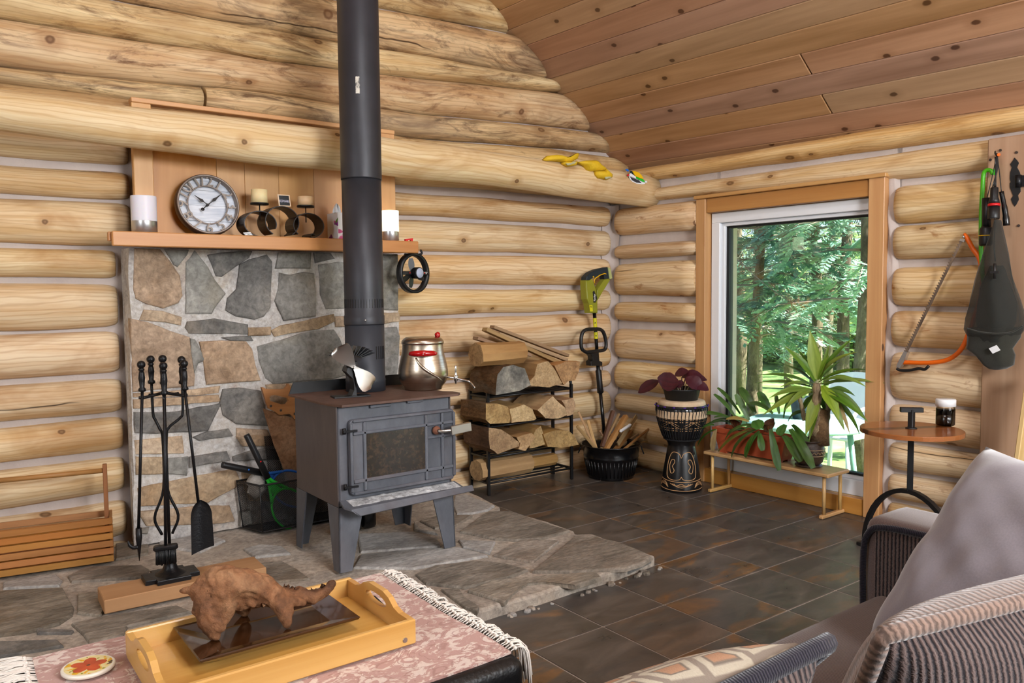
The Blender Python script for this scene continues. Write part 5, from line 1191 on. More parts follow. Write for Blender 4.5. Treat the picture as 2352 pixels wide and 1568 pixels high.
# tongs
tg = thing('fireplace_tongs', 'black iron fire tongs with curved arms on the tool stand', 'tongs', tp3(0, TB, -.03))
for sgn, r_, hy in ((-1, -25*m, 818), (1, 40*m, 822)):
    hh = tp3(r_, 0, -.035); mb = MB(); knob_handle(mb, hh, zz(hy), .110); hdl = mb.build('handle', M['iron'], tg)
    x0 = -2*m+sgn*4*m; mb = MB()
    mb.tube(smooth_path([V((hh.x, hh.y, zz(hy)-.108)), tp3(r_*.97, zz(950), -.035), tp3(r_*.80, zz(965), -.034), tp3(x0+sgn*6*m, zz(985), -.03), tp3(x0, zz(1010), -.03), tp3(x0-2*m, zz(1125), -.03), tp3(-4*m+sgn*25*m, zz(1190), -.03), tp3(-4*m+sgn*11*m, zz(1232), -.03)], 5), .0055, 10); mb.build('arm', M['iron'], tg)
MB().sphere(tp3(-2*m, zz(1118), -.024), .008, 10, 6).build('pivot', M['iron'], tg)
# brush
br = thing('fireplace_brush', 'black hearth brush hanging in front on the tool stand', 'brush', tp3(0, TB, .06))
hh = tp3(1*m, 0, .058); mb = MB(); knob_handle(mb, hh, zz(830), .125, .012); mb.build('handle', M['iron'], br)
mb = MB(); lo = tp3(-8*m, zz(1242), .075); mb.tube([V((hh.x, hh.y, zz(830)-.12)), lo], .006, 10); mb.build('shaft', M['iron'], br)
Rb = Matrix((fr_, ff, V((0, 0, 1)))).transposed()
mb = MB(); mb.box(lo+V((0, 0, -.004)), (.088, .036, .018), Rb, bev=.007); mb.build('brush_head', M['iron'], br)
rr = random.Random(11); mb = MB()
for i in range(22):
    for j in range(5):
        x = lerp(-.034, .034, i/21)+rr.uniform(-.001, .001); y = lerp(-.012, .012, j/4); t0_ = lo+fr_*x+ff*y+V((0, 0, -.010)); mb.tube([t0_, t0_+fr_*x*.04+V((0, 0, -.058+rr.uniform(-.004, .004)))], .0018, 4)
mb.build('bristles', M['black'], br, kind='stuff')
# shovel
sv = thing('fireplace_shovel', 'black ash shovel hanging right on the tool stand', 'shovel', tp3(45*m, TB, .034))
hh = tp3(44*m, 0, .036); mb = MB(); knob_handle(mb, hh, zz(828), .118); mb.build('handle', M['iron'], sv)
lo = tp3(64*m, zz(1155), .05); mb = MB(); mb.tube([V((hh.x, hh.y, zz(828)-.115)), lo], .0058, 10); mb.build('shaft', M['iron'], sv)
def sfn(u, v):
    wtop = 21*m; w_ = wtop*(sqrt(max(.02, 1-(1-min(1, u*3.2))**2))); x = (v-.5)*2*w_*(1.05+.12*u); z_ = lerp(zz(1150), zz(1272)+v*.028, u); return tp3(69*m+u*1*m+x, z_, .045+.014*(2*v-1)**2*(1-u*.3)+.012*u)
mb = MB(); mb.grid(sfn, 20, 10); mb.build('blade', M['iron'], sv)
# ---------------------------------------------------------------- slatted crate at the left edge
cz0 = HZ+.006; q0 = at(-70, 1338, Z=cz0); q1 = at(262, 1290, Z=cz0); ux = (q1-q0).normalized(); uy = V((-ux.y, ux.x, 0)); Lc = (q1-q0).length; Dc = .16
crt = thing('slatted_wood_crate', 'oiled wood slat crate with dowel handle against the log wall', 'crate', q0.lerp(q1, .5)+uy*Dc/2)
hC = at(262, 1187, Y=q1.y).z-cz0; ns = 6; sh = hC/ns
def cp_(a, b, z): return q0+ux*a+uy*b+V((0, 0, z))
for side in (0.006, Dc-.006):
    for k in range(ns):
        MB().beam(cp_(0, side, sh*(k+.5)), cp_(Lc, side, sh*(k+.5)), .012, sh*.80, bev=.0015).build('slat', M['crate'], crt)
for k in range(ns):
    MB().beam(cp_(Lc-.007, .014, sh*(k+.5)), cp_(Lc-.007, Dc-.014, sh*(k+.5)), .012, sh*.80, bev=.0015).build('slat', M['crate'], crt); MB().beam(cp_(.007, .014, sh*(k+.5)), cp_(.007, Dc-.014, sh*(k+.5)), .012, sh*.80, bev=.0015).build('slat', M['crate'], crt)
MB().beam(cp_(0.01, Dc/2, .008), cp_(Lc-.01, Dc/2, .008), Dc-.03, .01).build('bottom_board', M['crate'], crt)
zp = at(231, 1068, Y=q1.y+.07).z-cz0
hp_ = cp_(Lc-.025, Dc/2, 0)
for a_ in (Lc-.022, .022): MB().beam(cp_(a_, Dc/2, .02), cp_(a_, Dc/2, zp), .035, .018, up=ux, bev=.002).build('handle_post', M['crate'], crt)
MB().cyl(cp_(.02, Dc/2, zp-.028), cp_(Lc-.02, Dc/2, zp-.028), .011, n=14).build('handle_dowel', M['crate'], crt)
# ---------------------------------------------------------------- basket with rackets, hand saw
by = at(607, 1224, Z=HZ+.006); bz0 = HZ+.006
bk = thing('wire_mesh_basket', 'black wire mesh basket behind the stove holding two rackets', 'basket', (by.x+.15, by.y+.10, bz0))
bh = at(604, 1113, Y=by.y).z-bz0
bpts = [(by.x-.005, by.y+.005), (by.x+.385, by.y+.005), (by.x+.41, by.y+.15), (by.x-.055, by.y+.15)]
tpts = [(by.x-.02, by.y-.01), (by.x+.40, by.y-.01), (by.x+.425, by.y+.165), (by.x-.075, by.y+.165)]
for k in range(4):
    l = (k+1) % 4; A, B = V((*bpts[k], bz0)), V((*bpts[l], bz0)); Cc, D = V((*tpts[l], bz0+bh)), V((*tpts[k], bz0+bh)); L_ = (B-A).length
    mb = MB(); mb.add([A, B, Cc, D], [[0, 1, 2, 3]], [[(0, 0), (L_, 0), (L_, bh), (0, bh)]]); mb.build('mesh_side', M['meshmetal'], bk, recalc=False)
mb = MB(); mb.tube([V((*p, bz0+bh)) for p in tpts], .005, 8, closed=True); mb.build('rim', M['black'], bk)
mb = MB(); mb.tube([V((*p, bz0+.005)) for p in bpts], .004, 8, closed=True)
for k in range(4): mb.tube([V((*bpts[k], bz0+.005)), V((*tpts[k], bz0+bh))], .0035, 8)
mb.build('frame', M['black'], bk)
mb = MB(); mb.prism([V((*p, bz0+.002)) for p in bpts], (0, 0, .002)); mb.build('floor_plate', M['black'], bk)
def racket(nm_, lab, cm, hpx0, hpx1, Yh, hc_px, a_, b_, Yc0, net, tilt_):
    p0 = at(*hpx0, Y=Yh[0]); p1 = at(*hpx1, Y=Yh[1])
    t = thing(nm_, lab, 'racket', (p1.x, p1.y, bz0+.05), 'bug zapper rackets in the mesh basket')
    mb = MB(); mb.tube([p0, p0.lerp(p1, .03), p0.lerp(p1, .5), p1], [.014, .0155, .0165, .0165], 14); mb.build('grip', M['black'], t)
    c = at(*hc_px, Y=Yc0); axd = (c-p1).normalized(); sd = axd.cross(V((0, -1, .15))).normalized()
    mb = MB(); pts = [c+axd*cos(q*2*pi/40)*a_+sd*sin(q*2*pi/40)*b_ for q in range(40)]
    mb.tube(pts, .006, 8, closed=True); e1 = c-axd*a_*.80
    for s_ in (-1, 1): mb.tube(smooth_path([p1+axd*.0+sd*s_*.006, p1+axd*.03+sd*s_*.012, c-axd*a_*.78+sd*s_*b_*.62], 5), .008, 8)
    mb.prism([p1+sd*.012, p1-sd*.012, c-axd*a_*.95-sd*b_*.30, c-axd*a_*.95+sd*b_*.30], axd.cross(sd)*.006)
    mb.build('frame', M[cm], t)
    mb = MB(); mb.add([c]+pts, [[0, 1+q, 1+(q+1) % 40] for q in range(40)], [[(0, 0), (cos(q*2*pi/40)*a_, sin(q*2*pi/40)*b_), (cos((q+1)*2*pi/40)*a_, sin((q+1)*2*pi/40)*b_)] for q in range(40)]); mb.build('net', M['racket_net'], t, recalc=False)
    bc_ = p0.lerp(p1, .62); MB().sphere(bc_+V((0, -.016, .004)), .0045, 8, 6).build('button', M['red' if cm == 'green' else 'blue'], t)
racket('bug_racket', 'green framed bug zapper racket with upright black grip in the basket', 'green', (566, 998), (615, 1098), (by.y+.06, by.y+.035), (665, 1168), .115, .085, by.y+.045, True, 0)
racket('bug_racket', 'blue framed bug zapper racket with grip lying to the left', 'blue', (510, 1067), (604, 1086), (by.y+.06, by.y+.075), (672, 1122), .125, .085, by.y+.095, True, 0)
mb = MB(); bgc = V((by.x+.0, by.y+.09, bz0+bh-.02))
mb.grid(lambda u, v: bgc+V((cos(u*2*pi)*sin(v*pi)*.05*(1+.4*nz(u*5, v*5, 1)), sin(u*2*pi)*sin(v*pi)*.04*(1+.4*nz(u*6, v*4, 3)), -cos(v*pi)*.06*(1+.3*nz(u*4, v*7, 8)))), 20, 12)
o = mb.build('plastic_bag', M['bag'], loc=bgc); tag(o, 'crumpled clear plastic bag tucked in the mesh basket', 'bag')
# dark perforated grill tray standing behind
def ppoly(pts, Y): return [at(x, y, Y=Y) for x, y in pts]
o = MB().prism(ppoly([(607, 1002), (624, 1000), (652, 1084), (668, 1180), (628, 1180)], FY-.065), (0, .008, 0), bev=.001).build('perforated_tray', M['meshmetal'], loc=at(640, 1180, Y=FY-.06)); tag(o, 'dark perforated metal tray leaning on the fireplace behind the basket', 'tray')
# hand saw
Ys = FY-.085; sw = thing('hand_saw', 'old hand saw with wooden handle leaning on the fireplace stones', 'saw', at(680, 1190, Y=Ys))
MB().prism(ppoly([(603, 937), (680, 962), (700, 985), (716, 1180), (690, 1180), (655, 1085), (628, 1020)], Ys), (0, .0015, 0)).build('blade', M['sawblade'], sw)
op = [(601, 890), (604, 889), (612, 893), (632, 894), (654, 893), (659, 887), (661, 881), (664, 881), (669, 892), (673, 905), (678, 914), (680, 922), (688, 935), (690, 950), (684, 962), (676, 962), (671, 954), (664, 950), (642, 953), (630, 944), (617, 938), (612, 925), (607, 908)]
ip = [(619, 914), (622, 908), (632, 907), (650, 911), (661, 914), (663, 921), (658, 928), (648, 929), (632, 924), (621, 921)]
O = ppoly(op, Ys-.008); I = ppoly(ip, Ys-.008)
bm = bmesh.new(); ov = [bm.verts.new(p) for p in O]; iv = [bm.verts.new(p) for p in I]
eds = [bm.edges.new((ov[i], ov[(i+1) % len(ov)])) for i in range(len(ov))]+[bm.edges.new((iv[i], iv[(i+1) % len(iv)])) for i in range(len(iv))]
bmesh.ops.triangle_fill(bm, edges=eds, use_beauty=True)
bm.verts.index_update(); vs_ = [v.co.copy() for v in bm.verts]; fs_ = [[v.index for v in f.verts] for f in bm.faces]; bm.free()
def holed(outer, inner, d, mat, name, par):
    mb = MB(); vsx = vs_; n = len(vsx); mb.add(vsx+[p+d for p in vsx], fs_+[[i+n for i in f[::-1]] for f in fs_]+[[i, (i+1) % len(outer), n+(i+1) % len(outer), n+i] for i in range(len(outer))]+[[len(outer)+i, len(outer)+(i+1) % len(inner), n+len(outer)+(i+1) % len(inner), n+len(outer)+i] for i in range(len(inner))])
    return mb.build(name, mat, par)
hdl = holed(O, I, V((0, .02, 0)), M['handle'], 'handle', sw)
for x, y in ((622, 932), (645, 942), (677, 950)): c = at(x, y, Y=Ys-.0085); MB().cyl(c, c+V((0, -.0012, 0)), .006, n=12).build('screw', M['steel'], hdl)
# ---------------------------------------------------------------- firewood rack
RX0, RX1, RY0, RY1 = -1.297, -.632, -.300, -.112
rk = thing('firewood_rack', 'black metal shoe rack with three tiers stacked with firewood', 'rack', ((RX0+RX1)/2, (RY0+RY1)/2, .001))
zs = [at(1116, y, X=RX0).z for y in (1112, 1052, 982, 912)]
zs = [.075, .232, .418, .60]
for X in (RX0, RX1):
    for Y in (RY0, RY1): MB().beam((X, Y, .001), (X, Y, zs[3]+.03), .018, .018, up=(1, 0, 0), bev=.002).build('post', M['black'], rk)
    MB().tube(smooth_path([(X, RY0, zs[3]+.02), (X, RY0+.012, zs[3]+.055), (X, (RY0+RY1)/2-.03, zs[3]+.082), (X, (RY0+RY1)/2+.03, zs[3]+.082), (X, RY1-.012, zs[3]+.055), (X, RY1, zs[3]+.02)], 5), .009, 8).build('arch', M['black'], rk)
for i, z in enumerate(zs):
    for X in (RX0, RX1): MB().beam((X, RY0, z), (X, RY1, z), .014, .014, bev=.002).build('end_bar', M['black'], rk)
    for k in range(4):
        Y = lerp(RY0, RY1, k/3); MB().tube([(RX0, Y, z), (RX1, Y, z)], .007 if k in (0, 3) else .005, 8).build('shelf_bar', M['black'], rk)
def c5(a): return [(1040+x/3.612, 720+y/3.612) for x, y in a]
def fwood(label, pts, Yf, L, fm='split_face', em='split_end', dx=0.0, lift=0.0, nm_='firewood_log'):
    """a split log: end outline seen from the room, extruded towards the wall"""
    P = [at(x, y, Y=Yf) for x, y in c5(pts)]; n0 = len(P); Q = []
    for i in range(n0):
        a, b = P[i], P[(i+1) % n0]
        for k in range(2): p = a.lerp(b, k/2); Q.append(p+V((.004*nz(p.x*60, p.z*60, 1)*k, .008*nz(p.x*40, p.z*40, 2), .004*nz(p.x*50, p.z*50, 3)*k+lift)))
    n = len(Q); mb = MB(); rings = []; m = 6
    c = sum(Q, V())/n
    for j in range(m+1):
        t_ = j/m; rings.append([c+(q-c)*(1+.05*nz(q.x*9, q.z*9, t_*3))+V((dx*t_+.004*nz(t_*4, q.x*20, 1), L*t_, .005*nz(t_*3, q.z*22, 4))) for q in Q])
    vs = [p for r in rings for p in r]; fs = []; uv = []
    for j in range(m):
        for k in range(n):
            l = (k+1) % n; fs.append([j*n+k, j*n+l, (j+1)*n+l, (j+1)*n+k]); uv.append([(j/m*L, k*.03), (j/m*L, (k+1)*.03), ((j+1)/m*L, (k+1)*.03), ((j+1)/m*L, k*.03)])
    mb.add(vs, fs, uv); cen = len(mb.v)
    mb.cur = 1
    for base, r in ((0, rings[0]), (m*n, rings[m])):
        cc = sum(r, V())/n; k0 = len(mb.v); mb.v.append(cc)
        for k in range(n): mb.f.append([k0, base+k, base+(k+1) % n]); mb.sm.append(False); mb.mi.append(1); mb.uv.append([(0, 0), (.05, 0), (.05, .05)])
    o = mb.build(nm_, None, loc=c, mats=[M[fm], M[em]]); return tag(o, label, 'firewood', 'split firewood on the rack')
fwood('thick bark covered log with grey end on the top tier, leftmost', [(360, 672), (362, 560), (372, 500), (420, 445), (500, 425), (600, 455), (645, 590), (560, 640)], -.41, .28, 'bark', 'grey_end')
fwood('pale split log with knot on the top tier, middle', [(700, 420), (790, 395), (860, 480), (905, 575), (800, 612), (650, 596), (640, 560), (680, 520)], -.40, .27)
fwood('pale split log with bark edge on the top tier, rightmost', [(840, 430), (940, 400), (1055, 400), (1045, 480), (1015, 552), (960, 558), (925, 590), (905, 560)], -.38, .25)
fwood('red-barked split log on the second tier, leftmost', [(275, 750), (370, 750), (450, 770), (480, 830), (470, 905), (310, 915), (270, 880)], -.39, .27, 'bark', 'split_end')
fwood('pale yellow split log on the second tier beside the red-barked one', [(470, 790), (590, 755), (660, 790), (695, 870), (680, 885), (490, 905), (485, 850)], -.40, .28)
fwood('large brown wedge log on the second tier, right of the yellow one', [(700, 800), (760, 740), (830, 690), (930, 780), (945, 840), (880, 872), (770, 868)], -.40, .28)
fwood('small split log at the right end of the second tier', [(900, 720), (1000, 700), (1020, 760), (1000, 835), (945, 850), (935, 780)], -.38, .25)
fwood('wedge log with pink bark on the third tier, leftmost', [(300, 950), (400, 960), (480, 1010), (555, 1070), (550, 1100), (370, 1168), (310, 1120)], -.40, .28, 'bark', 'split_end')
fwood('small triangular split log on the third tier, second from left', [(530, 1025), (650, 990), (690, 1020), (600, 1138), (545, 1125), (560, 1080)], -.39, .27)
fwood('upright wedge log on the third tier, third from left', [(640, 1080), (690, 960), (730, 930), (775, 1085), (700, 1105), (640, 1118)], -.385, .26)
fwood('large split log at the right end of the third tier', [(750, 1000), (850, 965), (960, 970), (1010, 1010), (1045, 1085), (900, 1110), (790, 1105)], -.40, .28)
def lay(label, x0, x1, ytop, ybot, Y, mk, rot=0.0, r_=None):
    a = at(x0, (ytop+ybot)/2, Y=Y); b = at(x1, (ytop+ybot)/2-2, Y=Y); hh = (at(x0, ytop, Y=Y).z-at(x0, ybot, Y=Y).z)
    zc = zs[0]+.008+hh/2 if r_ is None else r_; mb = MB(); n = 9; vs = []; m = 8; fs = []; uv = []
    ang = [0, .8, 1.5, 2.2, 3.0, 3.6, 4.3, 5.0, 5.6]
    for j in range(m+1):
        t_ = j/m; x = lerp(a.x, b.x, t_)
        for k in range(n): rr_ = hh/2*(1+.16*nz(k*1.7, t_*1.5, 3+Y)); vs.append(V((x+.006*nz(k, t_, 1), Y+cos(ang[k])*rr_*1.15+rot*t_, zc+sin(ang[k])*rr_)))
    for j in range(m):
        for k in range(n): l = (k+1) % n; fs.append([j*n+k, j*n+l, (j+1)*n+l, (j+1)*n+k]); uv.append([(j*.05, k*.03), (j*.05, k*.03+.03), (j*.05+.05, k*.03+.03), (j*.05+.05, k*.03)])
    mb.add(vs, fs, uv); mb.cur = 1; mb.add([], [])
    for q in ([k for k in range(n)], [m*n+k for k in range(n)]): mb.f.append(q); mb.sm.append(False); mb.mi.append(1); mb.uv.append([(.04*cos(a_), .04*sin(a_)) for a_ in ang])
    o = mb.build('firewood_log', None, loc=(a.x, Y, zc), mats=[M[mk], M['split_end']]); return tag(o, label, 'firewood', 'split firewood on the rack')
lay('brown split log lying lengthwise on the bottom tier', 1094, 1212, 1064, 1112, -.235, 'split_face')
lay('pale split log lying behind on the bottom tier, right end', 1205, 1272, 1058, 1086, -.165, 'split_face')
o = lay('brown grained half log lying across the top of the woodpile', 1093, 1206, 785, 840, -.33, 'split_face', 0.05, at(1150, 812, Y=-.33).z)
rr = random.Random(2)
for i, (p, q, th, wd, lab) in enumerate((((1130, 750), (1302, 816), .012, .05, 'grey weathered plank on the woodpile, topmost of the four'), ((1143, 766), (1300, 826), .013, .045, 'pale plank under the grey one on the woodpile'), ((1113, 756), (1280, 832), .014, .055, 'brown plank leaning over the half log on the woodpile'), ((1092, 776), (1215, 815), .012, .06, 'short pale plank at the left of the woodpile'))):
    Yp = -.20+.03*(i == 0)-.028*i; a = at(*p, Y=Yp); b = at(*q, Y=Yp-.01)
    o = MB().beam(a, b, wd, th*1.6, bev=.0015).build('plank', M['plank'], loc=a); tag(o, lab, 'plank', 'planks on the woodpile')
# ---------------------------------------------------------------- black bucket of kindling
bc = V((-.372, -.40, 0)); m = mppx(bc); 
bz1 = .222; rb, rt = .148, .197
bu = thing('black_metal_tub', 'round black metal tub filled with kindling beside the drum', 'tub', (bc.x, bc.y, .001))
MB().lathe([(.0005, .001), (rb, .001), (rb+.002, .006), (lerp(rb, rt, .35), bz1*.35), (lerp(rb, rt, .62), bz1*.60), (lerp(rb, rt, .63)+.003, bz1*.62), (lerp(rb, rt, .66)+.003, bz1*.66), (lerp(rb, rt, .68), bz1*.68), (rt-.004, bz1-.006), (rt+.004, bz1-.004), (rt+.005, bz1), (rt, bz1+.003), (rt-.005, bz1), (lerp(rb, rt, .6)-.006, bz1*.6), (rb-.006, .01), (.0005, .01)], 56, (bc.x, bc.y, 0), cap=False).build('shell', M['blackgloss'], bu)
for k in range(40):
    a = 2*pi*k/40; d_ = V((cos(a), sin(a), 0)); MB().tube([V((bc.x, bc.y, .02))+d_*(lerp(rb, rt, .09)+.001), V((bc.x, bc.y, bz1*.56))+d_*(lerp(rb, rt, .56)+.001)], .004, 6).build('flute', M['blackgloss'], bu)
ff, fr_ = face_axes(bc)
for sg in (-1, 1):
    e = bc+fr_*sg*(rt+.002); MB().tube(smooth_path([e+ff*.05+V((0, 0, bz1-.02)), e+fr_*sg*.016+ff*.03+V((0, 0, bz1-.06)), e+fr_*sg*.012-ff*.03+V((0, 0, bz1-.06)), e-ff*.05+V((0, 0, bz1-.02))], 5), .0035, 8).build('handle', M['black'], bu)
KI = [((1372, 1010), (1408, 943), 'kind_red', .022, .03, 'dark red-brown stick leaning left to right in the tub'), ((1400, 1015), (1438, 955), 'kind_pale', .026, .035, 'wide pale stick in the middle of the tub'), ((1385, 1012), (1422, 950), 'kind_pale', .014, .016, 'thin pale stick beside the dark red one in the tub'),
      ((1390, 1020), (1412, 1000), 'kind_pale', .04, .035, 'short orange-brown chunk at the front of the tub'), ((1420, 1025), (1450, 990), 'kind_pale', .022, .03, 'orange wedge stick at the right front of the tub'), ((1430, 1022), (1500, 974), 'plank', .024, .012, 'grey pointed board leaning out to the right of the tub'), ((1440, 1026), (1490, 985), 'kind_pale', .014, .014, 'pale thin stick below the grey pointed board'),
      ((1432, 1000), (1462, 955), 'plank', .03, .012, 'grey brown board behind at the right of the tub'), ((1345, 1005), (1328, 945), 'kind_pale', .014, .02, 'pale stick standing at the left rim of the tub'), ((1362, 1005), (1350, 965), 'kind_pale', .02, .018, 'short pale stick inside the left rim of the tub'), ((1338, 1012), (1325, 978), 'plank', .02, .014, 'grey stub leaning out of the left rim of the tub'),
      ((1335, 1008), (1390, 1008), 'plank', .014, .012, 'flat grey stick lying over the left rim of the tub'), ((1425, 990), (1448, 975), 'tissue', .014, .016, 'whitish stick end in the middle of the tub'), ((1440, 1024), (1488, 1012), 'kind_pale', .008, .008, 'thin splinter lying over the right rim of the tub'), ((1370, 1004), (1398, 1022), 'kind_pale', .010, .010, 'thin splinter slanting down at the front of the tub')]
for i, (p, q, mk, wd, th, lab) in enumerate(KI):
    dpt = -.40-.075+.022*(i % 6)+(.06 if i in (7, 8, 9) else 0); a = at(*p, Y=dpt); b = at(*q, Y=dpt+.05); d_ = (b-a)
    a2 = a-d_.normalized()*min(.09, max(.0, (a.z-.03)/max(.2, abs(d_.normalized().z)))) if abs(d_.normalized().z) > .3 else a
    rr_ = hypot(a2.x-bc.x, a2.y-bc.y)
    if rr_ > .13 and abs(d_.normalized().z) > .3: a2 = a2+(V((bc.x, bc.y, a2.z))-a2).normalized()*(rr_-.13)
    o = MB().beam(a2, b, wd, th, up=(.3, .5, .2), bev=.002).build('kindling_stick', M[mk], loc=a2); tag(o, lab, 'kindling', 'kindling in the black tub')
# ---------------------------------------------------------------- string trimmer leaning in the corner
Yt = -.175
tm = thing('string_trimmer', 'olive green and black cordless trimmer leaning in the log corner', 'trimmer', at(1390, 1040, Y=Yt))
def T(pts, Y): return [at(x, y, Y=Y) for x, y in pts]
def z1_(a): return [(1335+x/13.06, 605+y/13.06) for x, y in a]
P0 = at(1365, 716, Y=Yt); P1 = at(1373, 835, Y=Yt); P2 = at(1385, 965, Y=Yt); P3 = P2+(P2-P1).normalized()*.30
P3.z = max(P3.z, .01)
MB().tube([P0, P1], .0125, 14).build('shaft', M['blackgloss'], tm)
MB().tube([P1, P1.lerp(P2, .10), P1.lerp(P2, .12), P1.lerp(P2, .4), P1.lerp(P2, .5), P1.lerp(P2, .52)], [.0125, .0135, .021, .021, .0235, .015], 16).build('coupling', M['black'], tm)
MB().tube([P1.lerp(P2, .5), P2, P3], .0125, 14).build('lower_shaft', M['blackgloss'], tm)
hb_ = z1_([(150, 500), (250, 500), (330, 440), (390, 560), (430, 700), (470, 800), (480, 1000), (500, 1150), (500, 1490), (280, 1490), (240, 1200), (180, 1070), (150, 700)])
hdl = MB().prism(T(hb_, Yt-.03), (0, .06, 0), bev=.010).build('housing', M['tool_green'], tm)
MB().prism(T(z1_([(480, 800), (700, 470), (850, 450), (870, 490), (650, 850), (490, 1110)]), Yt-.022), (0, .044, 0), bev=.006).build('handle_brace', M['tool_green'], tm)
MB().prism(T(z1_([(150, 500), (165, 390), (300, 260), (480, 180), (640, 140), (800, 105), (850, 450), (710, 470), (690, 330), (560, 340), (430, 420), (390, 430), (330, 440), (240, 500)]), Yt-.026), (0, .052, 0), bev=.006).build('grip', M['tool_navy'], tm)
MB().prism(T(z1_([(805, 105), (880, 140), (940, 440), (890, 480), (855, 460)]), Yt-.03), (0, .06, 0), bev=.005).build('battery_mount', M['tool_pale'], tm)
MB().tube(T(z1_([(400, 590), (390, 500), (430, 440), (560, 350), (700, 300), (750, 315)]), Yt-.028), .0035, 8).build('trigger', M['yellow'], hdl)
MB().sphere(at(*z1_([(365, 400)])[0], Y=Yt-.028), .006, 10, 6).build('lock_button', M['yellow'], hdl)
dk = MB().prism(T(z1_([(390, 805), (345, 850), (370, 1175), (440, 1165), (480, 1040)]), Yt-.0315), (0, .001, 0)).build('brand_plate', M['ink'], hdl)
a_ = at(*z1_([(405, 1110)])[0], Y=Yt-.033); b_ = at(*z1_([(400, 950)])[0], Y=Yt-.033); dxx = (b_-a_).normalized()
mb = MB(); put_text(mb, 'Radley', .022, (a_+b_)*.5, dxx, V((0, 1, 0)).cross(dxx)*-1 if (V((0, 1, 0)).cross(dxx)).x > 0 else V((0, 1, 0)).cross(dxx), 0, shear=.25, spacing=.85); mb.build('brand_lettering', M['whiteink'], hdl, recalc=False)
yl = MB().prism(T(z1_([(245, 1245), (335, 1245), (350, 1435), (265, 1435)]), Yt-.0315), (0, .001, 0)).build('rating_label', M['yellowlabel'], hdl)
mb = MB(); c = at(*z1_([(297, 1300)])[0], Y=Yt-.033); put_text(mb, '96', .016, c, (1, 0, 0), (0, 0, 1)); mb.build('label_digits', M['ink'], hdl, recalc=False)
for y0, y1 in ((730, 750.5), (762, 777.5)):
    a_ = P0.lerp(P1, (y0-716)/119); b_ = P0.lerp(P1, (y1-716)/119); lb = MB().tube([a_, b_], .0131, 14, caps=False).build('warning_label', M['yellowlabel'], tm)
    c = (a_+b_)*.5+V((-.6, -.8, 0))*.0135; MB().prism([c+V((.8, -.6, 0))*x+V((0, 0, z)) for x, z in ((-.006, -.006), (.006, -.006), (0, .006))], V((.6, .8, 0))*.0005).build('warning_mark', M['ink'], lb)
# loop handle
lp = []
Yl = Yt-.035
for x, y in ((1331, 815), (1333, 768), (1345, 754), (1375, 752), (1388, 757), (1394, 800), (1388, 805), (1360, 812), (1345, 814)): pass
ring = smooth_path(T([(1347, 809), (1336, 800), (1335, 775), (1342, 759), (1362, 755.5), (1380, 757), (1388, 768), (1392, 790), (1388, 803), (1370, 806), (1356, 808)], Yl), 4)
MB().tube(ring, .0125, 10, closed=True).build('loop_handle', M['black'], tm)
mb = MB(); mb.prism(T([(1352, 806), (1378, 803), (1374, 815), (1376, 828), (1384, 832), (1384, 840), (1358, 840), (1357, 830), (1362, 826), (1361, 818)], Yl), (0, .05, 0), bev=.004); mb.build('handle_clamp', M['black'], tm)
# ---------------------------------------------------------------- djembe with prayer plant
dj = V((-.250, -.902, 0)); 
dj = V((-.268, -.918, 0)); m = mppx(dj)
drm = thing('djembe_drum', 'black carved djembe drum with rope lacing beside the window', 'drum', (dj.x, dj.y, .001))
def DZ(y): return (1119-y)*m
prof = [(0.0005, .001), (44*m, .001), (46.5*m, .006), (46*m, DZ(1108)), (43*m, DZ(1090)), (38.5*m, DZ(1060)), (33*m, DZ(1030)), (30.5*m, DZ(1017)), (31*m, DZ(1012)), (36*m, DZ(1004)), (42*m, DZ(995)), (49*m, DZ(975)), (54.5*m, DZ(955)), (57*m, DZ(935)), (56.5*m, DZ(925)), (53*m, DZ(922))]
MB().lathe(prof, 56, (dj.x, dj.y, 0), cap=False).build('shell', M['drum'], drm)
zr = DZ(922); MB().lathe([(53*m, zr-.004), (54*m, zr), (53*m, zr+.014), (51*m, zr+.022), (48*m, zr+.026), (.0005, zr+.026)], 48, (dj.x, dj.y, 0), cap=False).build('drum_head', M['hide'], drm)
zh_ = zr+.0265
MB().lathe([(57.2*m, DZ(950)), (57.6*m, DZ(936)), (56*m, DZ(930))], 48, (dj.x, dj.y, 0), cap=False).build('skin_skirt', M['hide'], drm)
MB().tube([V((dj.x, dj.y, DZ(926)))+V((cos(a), sin(a), 0))*58.5*m for a in [2*pi*k/48 for k in range(48)]], .0045, 8, closed=True).build('ring', M['rope'], drm)
for k in range(0, 48, 3): 
    a0 = 2*pi*k/48; pts = [V((dj.x, dj.y, DZ(924)))+V((cos(a0+q*.022), sin(a0+q*.022), 0))*60*m for q in range(5)]; MB().tube(pts, .004, 6).build('purple_wrap', M['purple'], drm)
def rad_at(z):
    for i in range(len(prof)-1):
        if prof[i][1] <= z <= prof[i+1][1]: return lerp(prof[i][0], prof[i+1][0], (z-prof[i][1])/max(1e-6, prof[i+1][1]-prof[i][1]))
    return prof[-1][0]
def dpt_(a, z, o=.003): r = rad_at(z)+o; return V((dj.x+cos(a)*r, dj.y+sin(a)*r, z))
for k in range(44):
    a = 2*pi*k/44; pts = [dpt_(a+(.02 if j % 2 else -.02)*(j < 2), lerp(DZ(926), DZ(1002), j/8), .0035) for j in range(9)]; MB().tube(pts, .0026, 6).build('rope', M['rope'], drm)
MB().tube([dpt_(2*pi*k/48, DZ(1001), .004) for k in range(48)], .005, 8, closed=True).build('lower_ring', M['rope'], drm)
va_ = atan2(CAM.y-dj.y, CAM.x-dj.x); px_a = lambda x: (x-1566)/1.0
